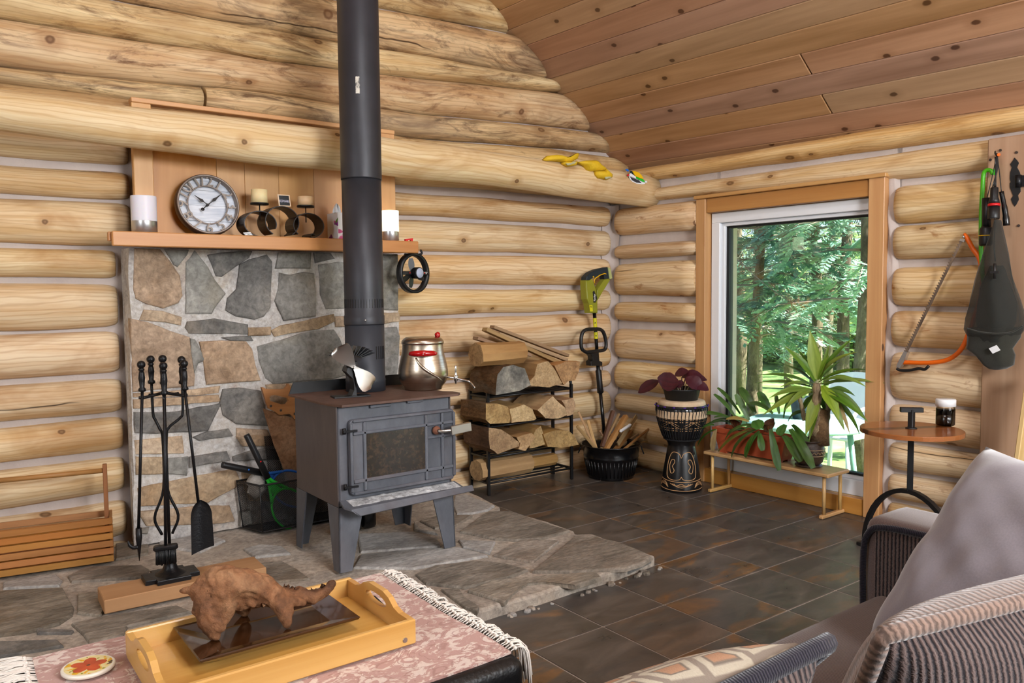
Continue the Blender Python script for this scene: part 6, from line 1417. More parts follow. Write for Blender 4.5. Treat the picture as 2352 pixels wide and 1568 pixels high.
def carve(pts, r_=.0022):   # points as (degrees right of the viewer axis, image row)
    P = [dpt_(va_+radians(a), DZ(y), .0005) for a, y in pts]; MB().tube(smooth_path(P, 4), r_, 6).build('carved_line', M['carve'], drm)
for y in (952, 957, 972, 977):
    for k in range(-7, 8): carve([(k*12-4, y), (k*12, y), (k*12+4, y)], .0022)
for ph in range(-90, 91, 60):
    for o_ in (0, 5): carve([(ph-24, 971-o_), (ph-12, 966-o_), (ph, 960-o_*.4), (ph+12, 966-o_), (ph+24, 971-o_)], .002)
carve([(0, 1041), (-10, 1031), (-35, 1029), (-48, 1042), (-52, 1065), (-46, 1085), (-25, 1090), (-6, 1088), (0, 1082)]); carve([(0, 1041), (10, 1031), (35, 1029), (48, 1042), (52, 1065), (46, 1085), (25, 1090), (6, 1088), (0, 1082)])
for sg in (-1, 1): carve([(sg*26, 1045), (sg*36, 1046), (sg*42, 1058), (sg*36, 1074), (sg*27, 1074), (sg*24, 1068), (sg*31, 1060), (sg*24, 1052), (sg*24, 1047), (sg*27, 1045)])
carve([(a, 1092+2*cos(radians(a*1.6))) for a in range(-80, 81, 16)]); carve([(a, 1111+2*cos(radians(a*1.2))) for a in range(-80, 81, 16)])
for q in range(3): carve([(-34+q*6, 1098), (-20+q*3, 1102), (0, 1106-q*4), (20-q*3, 1102), (34-q*6, 1098)], .0019)
for sg in (-1, 1):
    for q in range(3): carve([(sg*(40+q*2), 1107-q), (sg*(48+q), 1098+q*2), (sg*60, 1095+q*3), (sg*(72-q), 1098+q*2), (sg*(80-q*2), 1106)], .0019)
# prayer plant
pz = zh_+.001; pp = thing('prayer_plant', 'prayer plant with maroon and striped leaves in a black pot on the drum', 'plant', (dj.x, dj.y, pz))
ph_ = 25*m
MB().lathe([(.0005, pz), (36*m, pz), (42*m, pz+ph_-.004), (44*m, pz+ph_-.003), (44*m, pz+ph_+.002), (42*m, pz+ph_+.002), (41*m, pz+ph_-.012), (.0005, pz+ph_-.014)], 40, (dj.x, dj.y, 0), cap=False).build('pot', M['potplastic'], pp)
MB().lathe([(40.5*m, pz+ph_-.013), (.0005, pz+ph_-.008)], 24, (dj.x, dj.y, 0), cap=False).build('soil', M['soil'], pp)
def leaf(name, par, mat, base, tip, wd, nrm, arch=.0, fold=.15, prof=None, nu=14, nv=4, curl=0.0, wave_=0.0, shape='lance'):
    base, tip = V(base), V(tip); ax = tip-base; L = ax.length; ax.normalize(); nrm = V(nrm); nrm = (nrm-ax*nrm.dot(ax)).normalized(); sd = ax.cross(nrm)
    def W(u):
        if shape == 'lance': return (.28+.72*min(1, u/.35))*(1-max(0, (u-.35)/.65)**1.6) if u < .999 else .0
        if shape == 'oval': return sin(pi*min(1, max(0, u*.97+.02)))**.75
        if shape == 'strap': return .45+.55*min(1, u/.5) if u < .8 else (1.0-.5*((u-.8)/.2))
        return 1
    def fn(u, v):
        t_ = (v-.5)*2; c = base+ax*(L*u)+nrm*(arch*4*u*(1-u)*L+curl*u*u*L)
        return c+sd*(t_*wd*.5*W(u))+nrm*(abs(t_)*fold*wd*.5*W(u)+wave_*wd*nz(u*6, t_, 3))
    vs = [fn(i/nu, j/nv) for i in range(nu+1) for j in range(nv+1)]; mb = MB(); fs = []; uv = []
    for i in range(nu):
        for j in range(nv):
            a = i*(nv+1)+j; fs.append([a, a+nv+1, a+nv+2, a+1]); U = lambda i_, j_: (i_/nu*L, (j_/nv-.5)*wd)
            uv.append([U(i, j), U(i+1, j), U(i+1, j+1), U(i, j+1)])
    mb.add(vs, fs, uv, True); return mb.build(name, mat, par, recalc=False)
ff, fr_ = face_axes(dj); top = V((dj.x, dj.y, pz+ph_-.01))
def at_d(x, y, d): # a point seen at pixel (x, y) in a vertical plane d in front of the drum axis
    return on_plane(x, y, dj+ff*d, ff)
for i, (b_, t_, wd, mk, nr, ar, sh) in enumerate((((1560, 880), (1510, 868), .13, 'caladark', (0, -.2, 1), -.12, 'oval'), ((1514, 874), (1466, 902), .07, 'caladark', (.3, -.3, 1), .06, 'oval'), ((1550, 862), (1582, 852), .06, 'cala', (.2, -.2, 1), .1, 'oval'), ((1566, 866), (1613, 862), .06, 'cala', (0, -.4, 1), .16, 'oval'), ((1580, 868), (1624, 873), .055, 'caladark', (0, -.3, 1), .1, 'oval'),
        ((1574, 868), (1612, 895), .085, 'cala', (-.2, -.9, .7), .14, 'oval'), ((1590, 882), (1628, 896), .06, 'cala', (0, -.8, .8), .12, 'oval'), ((1552, 884), (1572, 880), .05, 'caladark', (.1, -.6, .6), .0, 'oval'))):
    d_ = .06 if i in (0, 5, 6, 7) else -.01; o = leaf('leaf', pp, M[mk], at_d(*b_, d_), at_d(*t_, d_+.015), wd*1.15, ff*.9+V((0, 0, .75))+V(nr)*.25, ar, .12, shape=sh, wave_=.05)
    e = at_d(*b_, d_); q = top+fr_*((b_[0]-1566)*m*.45)+ff*(.02 if i % 2 else .05); MB().tube(smooth_path([q, q.lerp(e, .5)+V((0, 0, .01)), e], 4), .003, 6).build('stem', M['caladark' if i % 2 else 'cane'], pp)
# ---------------------------------------------------------------- bench with plants in front of the window
def z_at(P, y):
    lo, hi = -1.0, 4.0
    for _ in range(50):
        mid = (lo+hi)/2; d = V((P[0], P[1], mid))-CAM; yy = 784-FPX*d.dot(CU)/d.dot(_F)
        if yy > y: lo = mid
        else: hi = mid
    return mid
A, B, C_, D = at(1627, 1129, Z=0), at(1672, 1118, Z=0), at(1892, 1193, Z=0), at(1940, 1178, Z=0)
zb = z_at(C_, 1092)
ben = thing('plant_bench', 'low honey coloured wooden bench in front of the window', 'bench', ((A.x+D.x)/2, (A.y+D.y)/2, .001))
by_ = (C_-A).normalized(); bxv = V((-by_.y, by_.x, 0)); bxv = bxv if bxv.x > 0 else -bxv
W_ = ((B-A).dot(bxv)+(D-C_).dot(bxv))/2; W_ = max(.13, W_)
def bpt(t_, w_, z): return A.lerp(C_, t_)+bxv*w_+V((0, 0, z))
e0 = bpt(-.045, W_/2, zb); e1 = bpt(1.035, W_/2, zb)
MB().beam(e0, e1, W_+.02, .020, bev=.005).build('seat', M['bench'], ben)
for t_ in (.02, .985):
    MB().beam(bpt(t_, -.012, .011), bpt(t_, W_+.012, .011), .024, .020, bev=.004).build('foot', M['bench'], ben)
    for w_ in (.018, W_-.018): MB().cyl(bpt(t_, w_, .02), bpt(t_, w_, zb-.009), .0095, n=12).build('leg', M['bench'], ben)
TZb = zb+.0105
# terracotta trough with staghorn ferns
c0 = bpt(.335, W_*.5, TZb); Rb = Matrix((by_, bxv, V((0, 0, 1)))).transposed()
pl_ = thing('fern_planter', 'terracotta trough of staghorn ferns on the bench', 'planter', c0)
Lp, Wp, Hp = .50, .13, .150
def tpt(x, y, z): return c0+Rb @ V((x, y, z))
def ring_(L, W, z): return [tpt(-L/2, -W/2, z), tpt(L/2, -W/2, z), tpt(L/2, W/2, z), tpt(-L/2, W/2, z)]
mb = MB(); rs = [ring_(Lp*.86, Wp*.82, .012), ring_(Lp*.97, Wp*.97, Hp*.80), ring_(Lp*1.02, Wp*1.05, Hp*.80), ring_(Lp*1.03, Wp*1.07, Hp), ring_(Lp*.98, Wp*.92, Hp), ring_(Lp*.94, Wp*.86, Hp*.8)]
vs = [p for r in rs for p in r]; fs = [[3, 2, 1, 0]]
for i in range(len(rs)-1):
    for k in range(4): l = (k+1) % 4; fs.append([i*4+k, i*4+l, i*4+4+l, i*4+4+k])
mb.add(vs, fs)
for sx in (-1, 1):
    for sy in (-1, 1): mb.box(tpt(sx*Lp*.37, sy*Wp*.30, .006), (.05, .03, .012), Rb)
mb.build('trough', M['terracotta'], pl_)
MB().prism(ring_(Lp*.94, Wp*.86, Hp*.86), (0, 0, -.01)).build('soil', M['soil'], pl_)
rr = random.Random(21)
cents = [tpt(-.13, 0, Hp+.02), tpt(.09, 0, Hp+.025)]
for ci, cc in enumerate(cents):
    for k in range(5):
        a = rr.uniform(0, 6.28); base = cc+V((cos(a)*.02, sin(a)*.02, -.02)); tip = cc+V((cos(a)*.055, sin(a)*.045, .03+rr.random()*.035)); leaf('shield_frond', pl_, M['husk'], base, tip, .07, (cos(a+pi), sin(a+pi), .9), .15, .4, shape='oval', nu=8, wave_=.1)
def frond(P, Q, wd, mk, sag, d0, d1, sh='strap'):
    """a strap frond from P to Q (pixels), d = metres in front of the bench line"""
    pn = -bxv; b = on_plane(*P, c0+pn*d0, pn); t = on_plane(*Q, c0+pn*d1, pn); ax = (t-b).normalized(); nr = V((0, 0, 1))+pn*.5
    leaf('frond', pl_, M[mk], b, t, wd, nr, sag, .12, nu=12, nv=4, shape=sh, wave_=.04)
FR = [((1720, 965), (1690, 905), .05, 'leaf_fern', .05, 0, .02), ((1690, 960), (1640, 905), .035, 'leaf_fern', .12, .0, .02), ((1700, 950), (1648, 890), .03, 'leaf_fern', .10, -.02, -.03), ((1735, 950), (1700, 890), .06, 'leaf_fern', .1, 0, -.02), ((1770, 945), (1742, 900), .06, 'leaf_fern', .06, 0, .02), ((1775, 950), (1720, 925), .05, 'leaf_fern', .16, .02, .05),
      ((1700, 968), (1640, 958), .03, 'leaf_fern', .12, .02, .10), ((1690, 965), (1578, 955), .05, 'leaf_fern', .12, .02, .14), ((1680, 970), (1605, 995), .035, 'leaf_fern', .2, .02, .12), ((1640, 975), (1590, 1005), .04, 'leaf_fern', .15, .10, .15), ((1645, 985), (1602, 1025), .035, 'leaf_fern', .12, .1, .14), ((1700, 968), (1625, 975), .035, 'leaf_fern', .15, .0, .10),
      ((1740, 975), (1665, 1010), .04, 'leaf_fern', .18, .04, .12), ((1730, 985), (1650, 1037), .05, 'leaf_fern_y', .10, .05, .13), ((1740, 985), (1680, 1050), .05, 'leaf_fern', .14, .06, .12), ((1745, 990), (1712, 1050), .06, 'leaf_fern', .10, .07, .12), ((1730, 1000), (1715, 1040), .05, 'leaf_fern', .05, .1, .12), ((1745, 995), (1752, 1035), .05, 'leaf_fern', .12, .08, .12),
      ((1735, 965), (1745, 985), .09, 'leaf_fern', .10, .06, .11), ((1770, 985), (1790, 1080), .055, 'leaf_fern', .06, .08, .13), ((1800, 1000), (1840, 1060), .07, 'leaf_fern', .10, .07, .12), ((1815, 985), (1868, 1075), .065, 'leaf_fern', .12, .06, .13), ((1820, 975), (1865, 1040), .05, 'leaf_fern', .14, .0, .05), ((1810, 970), (1850, 945), .05, 'leaf_fern', .2, .0, -.02),
      ((1800, 960), (1820, 905), .03, 'leaf_fern', .08, -.01, -.03), ((1790, 950), (1782, 905), .03, 'leaf_fern', .06, -.02, -.04), ((1805, 975), (1790, 1000), .08, 'leaf_fern', .1, .08, .12), ((1755, 985), (1710, 985), .04, 'leaf_fern', .2, .06, .11), ((1710, 985), (1670, 1000), .05, 'leaf_fern', .16, .05, .1)]
for P, Q, wd, mk, sg, d0, d1 in FR: frond(P, Q, wd*.8, mk, sg, d0, d1)
frond((1645, 985), (1637, 1035), .045, 'leaf_dry', .05, .10, .12); frond((1720, 968), (1668, 962), .035, 'leaf_dry', .1, .05, .09)
# yucca in a brown pot
yc = bpt(.795, W_*.52, TZb); m = mppx(yc)
yu = thing('yucca_plant', 'tall yucca in a round brown pot with white band on the bench', 'plant', yc)
ph_ = 62*m
MB().lathe([(.0005, .001), (27*m, .001), (30*m, .006), (30*m, .012), (22*m, .014)], 36, yc, cap=False).build('saucer', M['glazed'], yu)
MB().lathe([(.0005, .014), (23*m, .014), (30*m, .028), (35*m, ph_*.42), (36*m, ph_*.58), (33*m, ph_*.82), (29*m, ph_*.90), (31*m, ph_*.94), (34*m, ph_*.98), (34*m, ph_), (30*m, ph_), (28*m, ph_*.92), (.0005, ph_*.90)], 40, yc, cap=False).build('pot', M['glazed'], yu)
for zz_ in (.46, .68):
    MB().tube([yc+V((cos(a)*35.4*m, sin(a)*35.4*m, ph_*zz_)) for a in [2*pi*k/40 for k in range(40)]], .0018, 6, closed=True).build('band_line', M['hide'], yu)
va_ = atan2(CAM.y-yc.y, CAM.x-yc.x)
for k in range(-5, 6):
    a = va_+k*.26; cpt_ = yc+V((cos(a), sin(a), 0))*36.2*m+V((0, 0, ph_*.57)); tt = V((-sin(a), cos(a), 0)); MB().tube(smooth_path([cpt_+tt*q*.004+V((0, 0, .006*sin(q*1.3))) for q in range(-3, 4)], 3), .0011, 6).build('band_scroll', M['hide'], yu)
MB().lathe([(29*m, ph_*.905), (.0005, ph_*.93)], 24, yc, cap=False).build('soil', M['soil'], yu)
pn = V((CAM.x-yc.x, CAM.y-yc.y, 0)).normalized()
def yp(x, y, d=0.0): return on_plane(x, y, yc+pn*d, pn)
MB().tube([yp(1880, 1020), yp(1882, 980), yp(1885, 945), yp(1887, 938)], [24*m, 21*m, 18*m, 16*m], 16).build('stump', M['bark'], yu)
def cane(pts, r0, r1, d):
    P = smooth_path([yp(x, y, d) for x, y in pts], 6); n = len(P); rr_ = [lerp(r0, r1, i/(n-1))*(1+.22*((i*2.3) % 1 > .5)) for i in range(n)]; return MB().tube(P, rr_, 10).build('cane', M['cane'], yu)
cane([(1871, 1000), (1874, 960), (1876, 920), (1876, 880)], 10*m, 8*m, .03); cane([(1848, 965), (1842, 935), (1834, 905)], 5*m, 4*m, .0); cane([(1898, 970), (1902, 940), (1900, 915)], 6*m, 4*m, .0)
YL = [((1876, 870), (1860, 757), .075, .02, .02, 'leaf_yucca'), ((1872, 875), (1800, 795), .05, .10, .03, 'leaf_yucca_d'), ((1870, 880), (1795, 835), .035, .08, .0, 'leaf_yucca_d'), ((1868, 885), (1738, 862), .04, .10, .04, 'leaf_yucca_d'), ((1868, 890), (1735, 880), .035, .08, -.02, 'leaf_yucca_d'), ((1866, 895), (1765, 915), .045, .14, .05, 'leaf_yucca'), ((1866, 898), (1750, 955), .045, .10, .08, 'leaf_yucca'), ((1866, 900), (1775, 930), .04, .14, .0, 'leaf_yucca_d'),
      ((1880, 870), (1968, 770), .03, .12, .0, 'leaf_yucca_d'), ((1880, 872), (1972, 808), .05, .14, .05, 'leaf_yucca'), ((1880, 878), (1998, 850), .035, .12, -.03, 'leaf_yucca_d'), ((1882, 882), (2035, 880), .045, .06, .05, 'leaf_yucca'), ((1884, 880), (1992, 890), .055, .18, .08, 'leaf_yucca'), ((1885, 890), (1990, 965), .045, .20, .04, 'leaf_yucca_d'), ((1886, 895), (1995, 970), .05, .12, .10, 'leaf_yucca_d'), ((1884, 890), (1985, 870), .03, .10, -.04, 'leaf_yucca_d'),
      ((1878, 900), (1850, 1000), .065, -.04, .10, 'leaf_yucca'), ((1888, 885), (1928, 965), .075, .10, .09, 'leaf_yucca'), ((1892, 900), (1940, 990), .05, .12, .06, 'leaf_yucca'), ((1905, 900), (1952, 998), .03, .14, .04, 'leaf_dry'), ((1880, 910), (1858, 1015), .035, .0, .07, 'leaf_yucca_d'), ((1875, 875), (1830, 800), .03, .06, -.03, 'leaf_yucca_d'), ((1884, 872), (1905, 790), .03, .06, -.02, 'leaf_yucca_d'), ((1878, 872), (1905, 815), .05, .05, .03, 'leaf_yucca'),
      ((1868, 888), (1790, 890), .04, .14, .08, 'leaf_yucca'), ((1866, 895), (1800, 945), .04, .18, .08, 'leaf_yucca'), ((1900, 895), (1965, 910), .04, .2, .0, 'leaf_yucca_d'), ((1890, 895), (1975, 1000), .035, .16, -.02, 'leaf_yucca_d'), ((1872, 905), (1840, 950), .04, .1, -.03, 'leaf_yucca_d'), ((1890, 900), (1895, 945), .05, .05, -.02, 'leaf_yucca_d'), ((1872, 868), (1845, 820), .03, .05, -.05, 'leaf_yucca_d'), ((1885, 868), (1930, 830), .03, .08, -.05, 'leaf_yucca_d')]
for i, (P, Q, wd, ar, d1, mk) in enumerate(YL):
    b = yp(P[0], P[1], .015 if d1 > 0 else -.01); t_ = yp(Q[0], Q[1], d1*1.5); nr = V((0, 0, 1))+pn*(.9 if Q[1] > 900 or Q[1] < 800 else .45)
    leaf('leaf', yu, M[mk], b, t_, wd, nr, ar, .22, nu=12, nv=4)
for k in range(6):
    a = k*1.1; b = yp(1876, 905+k*6, .03); leaf('leaf_scale', yu, M['leaf_dry'], b, b+V((cos(a)*.02, sin(a)*.02, .012)), .02, (0, 0, 1), .1, .2, nu=4, nv=2)
# ---------------------------------------------------------------- round side table with jar
tz = .60; tc = V((-.455, -2.425, 0)); tr = .213
sd_ = thing('round_side_table', 'round striped wooden side table with black T shaped handle', 'side table', (tc.x, tc.y, .001))
mb = MB(); ang = radians(-28)
def disc_part(a0, a1, mat, name):
    pts = []; n = 24
    for k in range(n+1): y = lerp(a0, a1, k/n); pts.append((sqrt(max(0, 1-y*y)), y))
    loop = [(x, y) for x, y in pts]+[(-x, y) for x, y in pts[::-1]]
    uniq = []
    for p in loop:
        if not uniq or hypot(p[0]-uniq[-1][0], p[1]-uniq[-1][1]) > 1e-3: uniq.append(p)
    if hypot(uniq[0][0]-uniq[-1][0], uniq[0][1]-uniq[-1][1]) < 1e-3: uniq.pop()
    P = [V((tc.x+tr*(x*cos(ang)-y*sin(ang)), tc.y+tr*(x*sin(ang)+y*cos(ang)), tz)) for x, y in uniq]
    MB().prism(P, (0, 0, -.020), bev=.003).build(name, mat, sd_)
disc_part(-1, -.02, M['tabletop'], 'top_board'); disc_part(-.02, .22, M['tabledark'], 'stripe_board'); disc_part(.22, 1, M['tabletop'], 'top_board')
mb = MB(); mb.lathe([(.024, tz+.0), (.024, tz+.004), (.016, tz+.008)], 20, (tc.x, tc.y, 0)); mb.box((tc.x, tc.y, tz+.045), (.024, .024, .085), bev=.003)
ff, fr_ = face_axes(tc); tdir = (fr_*.96-ff*.28).normalized(); mb.beam(V((tc.x, tc.y, tz+.085))-tdir*.048, V((tc.x, tc.y, tz+.085))+tdir*.048, .022, .022, bev=.002); mb.build('t_handle', M['black'], sd_)
za = z_at(tc, 1128)
MB().beam((tc.x, tc.y, za), (tc.x, tc.y, tz-.02), .026, .018, up=ff, bev=.002).build('stem', M['black'], sd_)
adir = (fr_*.80+ff*.60).normalized(); an_ = V((-adir.y, adir.x, 0)); arc = [V((tc.x, tc.y, 0))+adir*(.235*cos(a))+V((0, 0, .02+(za-.02)*sin(a))) for a in [pi*k/20 for k in range(21)]]
vs = []; fs = []
for i, p in enumerate(arc):
    t_ = (arc[min(i+1, 20)]-arc[max(i-1, 0)]).normalized(); nr = an_.cross(t_)
    for d_, n_ in ((-.012, -.010), (.012, -.010), (.012, .010), (-.012, .010)): vs.append(p+an_*d_+nr*n_)
for i in range(20):
    for k in range(4): l = (k+1) % 4; fs.append([i*4+k, i*4+l, i*4+4+l, i*4+4+k])
fs += [[0, 1, 2, 3], [83, 82, 81, 80]]; MB().add(vs, fs).build('arch_leg', M['black'], sd_)
MB().beam(arc[0]+an_*.045-V((0, 0, .01)), arc[0]-an_*.045-V((0, 0, .01)), .03, .018, bev=.003).build('foot', M['black'], sd_); MB().beam(arc[20]+an_*.045-V((0, 0, .01)), arc[20]-an_*.045-V((0, 0, .01)), .03, .018, bev=.003).build('foot', M['black'], sd_)
jc = at(2171, 976, Z=tz); m = mppx(jc)
jr = thing('syrup_jar', 'glass jar of dark syrup with white lid on the side table', 'jar', (jc.x, jc.y, tz+.0006))
jh = 44*m; r = 20*m; j0 = V((jc.x, jc.y, tz+.0006))
MB().lathe([(.0005, 0), (r*.9, 0), (r, .006), (r, jh*.86), (r*.93, jh*.97), (r*.93, jh*1.02)], 32, j0, cap=False).build('glass', M['jarglass'], jr)
MB().lathe([(.0005, .003), (r*.86, .003), (r*.955, .008), (r*.955, jh*.84), (.0005, jh*.84)], 32, j0, cap=False).build('syrup', M['syrup'], jr)
MB().lathe([(r*.98, jh*.99), (r*1.06, jh*1.0), (r*1.06, jh*1.33), (r*1.0, jh*1.37), (.0005, jh*1.36)], 36, j0, cap=False).build('lid', M['white'], jr)
# ---------------------------------------------------------------- hanging saws, flashlight, net hat
def W(pts, o): return [atw(x, y, o) for x, y in pts]
pg = MB().cyl(atw(2292, 357, -.10), atw(2294, 355, -.165), .007, n=12).build('hook_peg', M['orange'], loc=atw(2290, 357, -.11)); tag(pg, 'orange sleeved peg at the top of the rough post', 'hook')
os_ = thing('orange_bow_saw', 'orange framed bow saw hanging on the log wall', 'saw', atw(2150, 700, -.12))
fr_pts = smooth_path(W([(2215, 536), (2222, 548), (2235, 572), (2250, 595), (2258, 640), (2250, 690), (2238, 730), (2225, 765), (2212, 795), (2195, 815), (2170, 828), (2130, 833), (2080, 832), (2064, 833)], -.125), 4)
n = len(fr_pts); MB().tube(fr_pts, [.011 if i > 3 else lerp(.006, .011, i/3) for i in range(n)], 12).build('frame', M['orange'], os_)
bl = W([(2209, 548), (2213, 551), (2083, 812), (2077, 810)], -.128)
mb = MB(); mb.prism(bl, -outw*.0015); a, b = bl[0], bl[3]; N_ = 46; sdv = (bl[0]-bl[1]).normalized()
for k in range(N_):
    p = a.lerp(b, k/N_); q = a.lerp(b, (k+.8)/N_); mb.prism([p, q, p.lerp(q, .5)+sdv*.009], -outw*.0015)
mb.build('blade', M['sawsteel'], os_)
mb = MB(); mb.prism(W([(2076, 806), (2084, 809), (2074, 834), (2066, 845), (2058, 843), (2062, 832)], -.140), -outw*.03); mb.build('lower_clamp', M['silver'], os_)
mb = MB(); mb.tube(smooth_path(W([(2060, 846), (2068, 850), (2090, 850), (2110, 846), (2124, 848), (2133, 840)], -.138), 4), .0075, 8); mb.build('hand_guard', M['black'], os_)
mb = MB(); mb.sphere(atw(2213, 544, -.135), .007, 10, 6); mb.prism(W([(2205, 548), (2216, 550), (2214, 556), (2204, 553)], -.134), -outw*.012); mb.build('upper_pin', M['silver'], os_)
gs = thing('green_bow_saw', 'lime green tubular bow saw hanging behind the net hat', 'saw', atw(2262, 480, -.13))
gp = smooth_path(W([(2281, 400), (2276, 392), (2266, 391), (2259, 400), (2257, 430), (2254, 480), (2253, 540), (2254, 590), (2258, 640), (2266, 700), (2285, 760)], -.135), 4)
MB().tube(gp, .0095, 12).build('frame', M['lime'], gs); MB().prism(W([(2276, 392), (2284, 388), (2284, 402), (2278, 401)], -.138), -outw*.008).build('end_fitting', M['green'], gs)
# flashlight
fl = thing('black_flashlight', 'black flashlight with red ring hanging lens down from the peg', 'flashlight', atw(2285, 470, -.19))
a0, a1 = atw(2284, 430, -.195), atw(2282, 503, -.205); ax = (a1-a0).normalized(); L = (a1-a0).length
def fpt_(t_): return a0+ax*(t_*L)
R0 = .021
MB().tube([fpt_(0), fpt_(.02), fpt_(.32), fpt_(.40), fpt_(.52)], [R0*.6, R0*.78, R0*.80, R0*1.0, R0*1.12], 20).build('body', M['black'], fl)
MB().tube([fpt_(.52), fpt_(.60)], [R0*1.18, R0*1.2], 20).build('red_ring', M['red'], fl)
MB().tube([fpt_(.60), fpt_(.97), fpt_(1.0), fpt_(.985)], [R0*1.12, R0*1.16, R0*1.1, R0*.95], 20).build('head', M['black'], fl)
MB().tube([fpt_(.992), fpt_(1.004)], [R0*.9, R0*.6], 18).build('lens', M['chrome'], fl)
mb = MB()
for dx in (-.006, 0, .008): mb.tube(smooth_path([atw(2290, 352, -.15), atw(2289+dx*300, 385, -.17), fpt_(.0)+V((0, dx, 0))], 4), .0028, 6)
mb.tube(smooth_path([atw(2286, 348, -.142), atw(2286, 352, -.158), atw(2289, 356, -.160)], 3), .004, 6); mb.build('lanyard', M['black'], fl)
f2 = thing('small_black_torch', 'slim black torch hanging behind the larger flashlight', 'flashlight', atw(2312, 490, -.15))
MB().tube(smooth_path(W([(2300, 440), (2306, 470), (2310, 495), (2312, 518)], -.165), 4), [.010]*5+[.012]*4+[.014]*4, 14).build('body', M['blackgloss'], f2)
MB().tube(smooth_path([atw(2291, 358, -.145), atw(2296, 400, -.155), atw(2300, 440, -.165)], 4), .002, 6).build('lanyard', M['black'], f2)
f3 = thing('black_lantern_tube', 'black tubular torch with yellow band hanging beside the green saw', 'flashlight', atw(2265, 540, -.16))
MB().tube([atw(2266, 455, -.165), atw(2266, 520, -.17)], .019, 18).build('body', M['black'], f3); MB().tube([atw(2266, 520, -.17), atw(2265, 526, -.17), atw(2264, 560, -.172), atw(2264, 564, -.172)], [.020, .027, .028, .024], 18).build('head', M['black'], f3)
MB().tube([V((p.x, p.y, p.z)) for p in [atw(2264, 541, -.172)+V((cos(q)*.0285, sin(q)*.0285, 0)) for q in [2*pi*k/20 for k in range(20)]]], .0018, 6, closed=True).build('yellow_band', M['yellow'], f3)
MB().tube(smooth_path([atw(2289, 358, -.15), atw(2278, 410, -.16), atw(2267, 455, -.165)], 4), .002, 6).build('lanyard', M['black'], f3)
# net hat: veil over a crumpled hat
nh = thing('bug_net_hat', 'dark bug net hat with white tag hanging upside down from the peg', 'hat', atw(2285, 700, -.2))
rows = [(505, 2285, 2298, .03), (540, 2275, 2306, .045), (580, 2262, 2315, .06), (640, 2246, 2326, .075), (690, 2234, 2340, .085), (730, 2224, 2350, .09), (755, 2221, 2348, .09), (770, 2228, 2338, .085), (785, 2245, 2325, .07)]
def shell(rows, fold, o0, n=26, ph=0.0):
    rings = []
    for (y, xa, xb, dp) in rows:
        pa = atw(xa, y, o0); pb = atw(xb, y, o0); c = (pa+pb)*.5; h = (pb-pa)*.5; ring = []
        for k in range(n): a = 2*pi*k/n; f_ = 1+fold*sin(a*5+ph+y*.01)+fold*.6*sin(a*9+y*.02); ring.append(c+h*cos(a)*f_+outw*(max(-.075, sin(a)*dp*f_*.8)))
        rings.append(ring)
    vs = [p for r in rings for p in r]; fs = []; uv = []
    for i in range(len(rings)-1):
        for k in range(n): l = (k+1) % n; fs.append([i*n+k, i*n+l, (i+1)*n+l, (i+1)*n+k]); uv.append([(k/n, i*.1), ((k+1)/n, i*.1), ((k+1)/n, i*.1+.1), (k/n, i*.1+.1)])
    return MB().add(vs, fs, uv, True)
shell(rows, .085, -.205).build('veil', M['veil'], nh, recalc=False)
shell([(610, 2275, 2305, .03), (660, 2252, 2322, .05), (700, 2246, 2334, .06), (740, 2243, 2330, .06), (760, 2250, 2322, .055)], .06, -.2, ph=1.0).build('gathered_veil', M['veil'], nh, recalc=False)
hatm = shell([(752, 2224, 2344, .08), (775, 2224, 2340, .075), (800, 2220, 2322, .06), (815, 2240, 2328, .055), (838, 2258, 2326, .045), (847, 2272, 2310, .03), (849, 2285, 2295, .008)], .06, -.205, ph=.5); hatm.build('hat_crown', M['cloth_dark'], nh, recalc=False)
MB().tube(smooth_path([p for p in W([(2221, 754), (2250, 762), (2290, 766), (2325, 762), (2349, 748)], -.30)], 5), .0035, 8).build('brim_wire', M['cloth_dark'], nh)
MB().prism(W([(2271, 800), (2289, 792), (2298, 804), (2280, 812)], -.272), -outw*.001).build('white_tag', M['white'], nh)
mb = MB(); mb.tube(smooth_path(W([(2286, 360), (2287, 430), (2286, 505), (2283, 560), (2286, 600)], -.165), 5), .003, 6); mb.build('cord', M['black'], nh)
MB().tube(W([(2285, 605), (2284, 640)], -.285), .006, 10).build('toggle', M['black'], nh); MB().beam(atw(2274, 625, -.29), atw(2294, 625, -.29), .008, .01).build('toggle_bar', M['black'], nh)
# pale plank leaning at the far right
pk0 = V((-1.05, -3.15, .55)); 
a = atw(2318, 1060, -.35); b = atw(2372, 860, -.25); 
o = MB().beam(V((a.x, a.y, .02)).lerp(a, 0)+(a-b)*.0, b, .02, .10, up=(1, 0, 0), bev=.003).build('leaning_plank', M['pine_trim'], loc=(a.x, a.y, .02)); tag(o, 'pale pine plank leaning by the rough post at the right edge', 'plank')
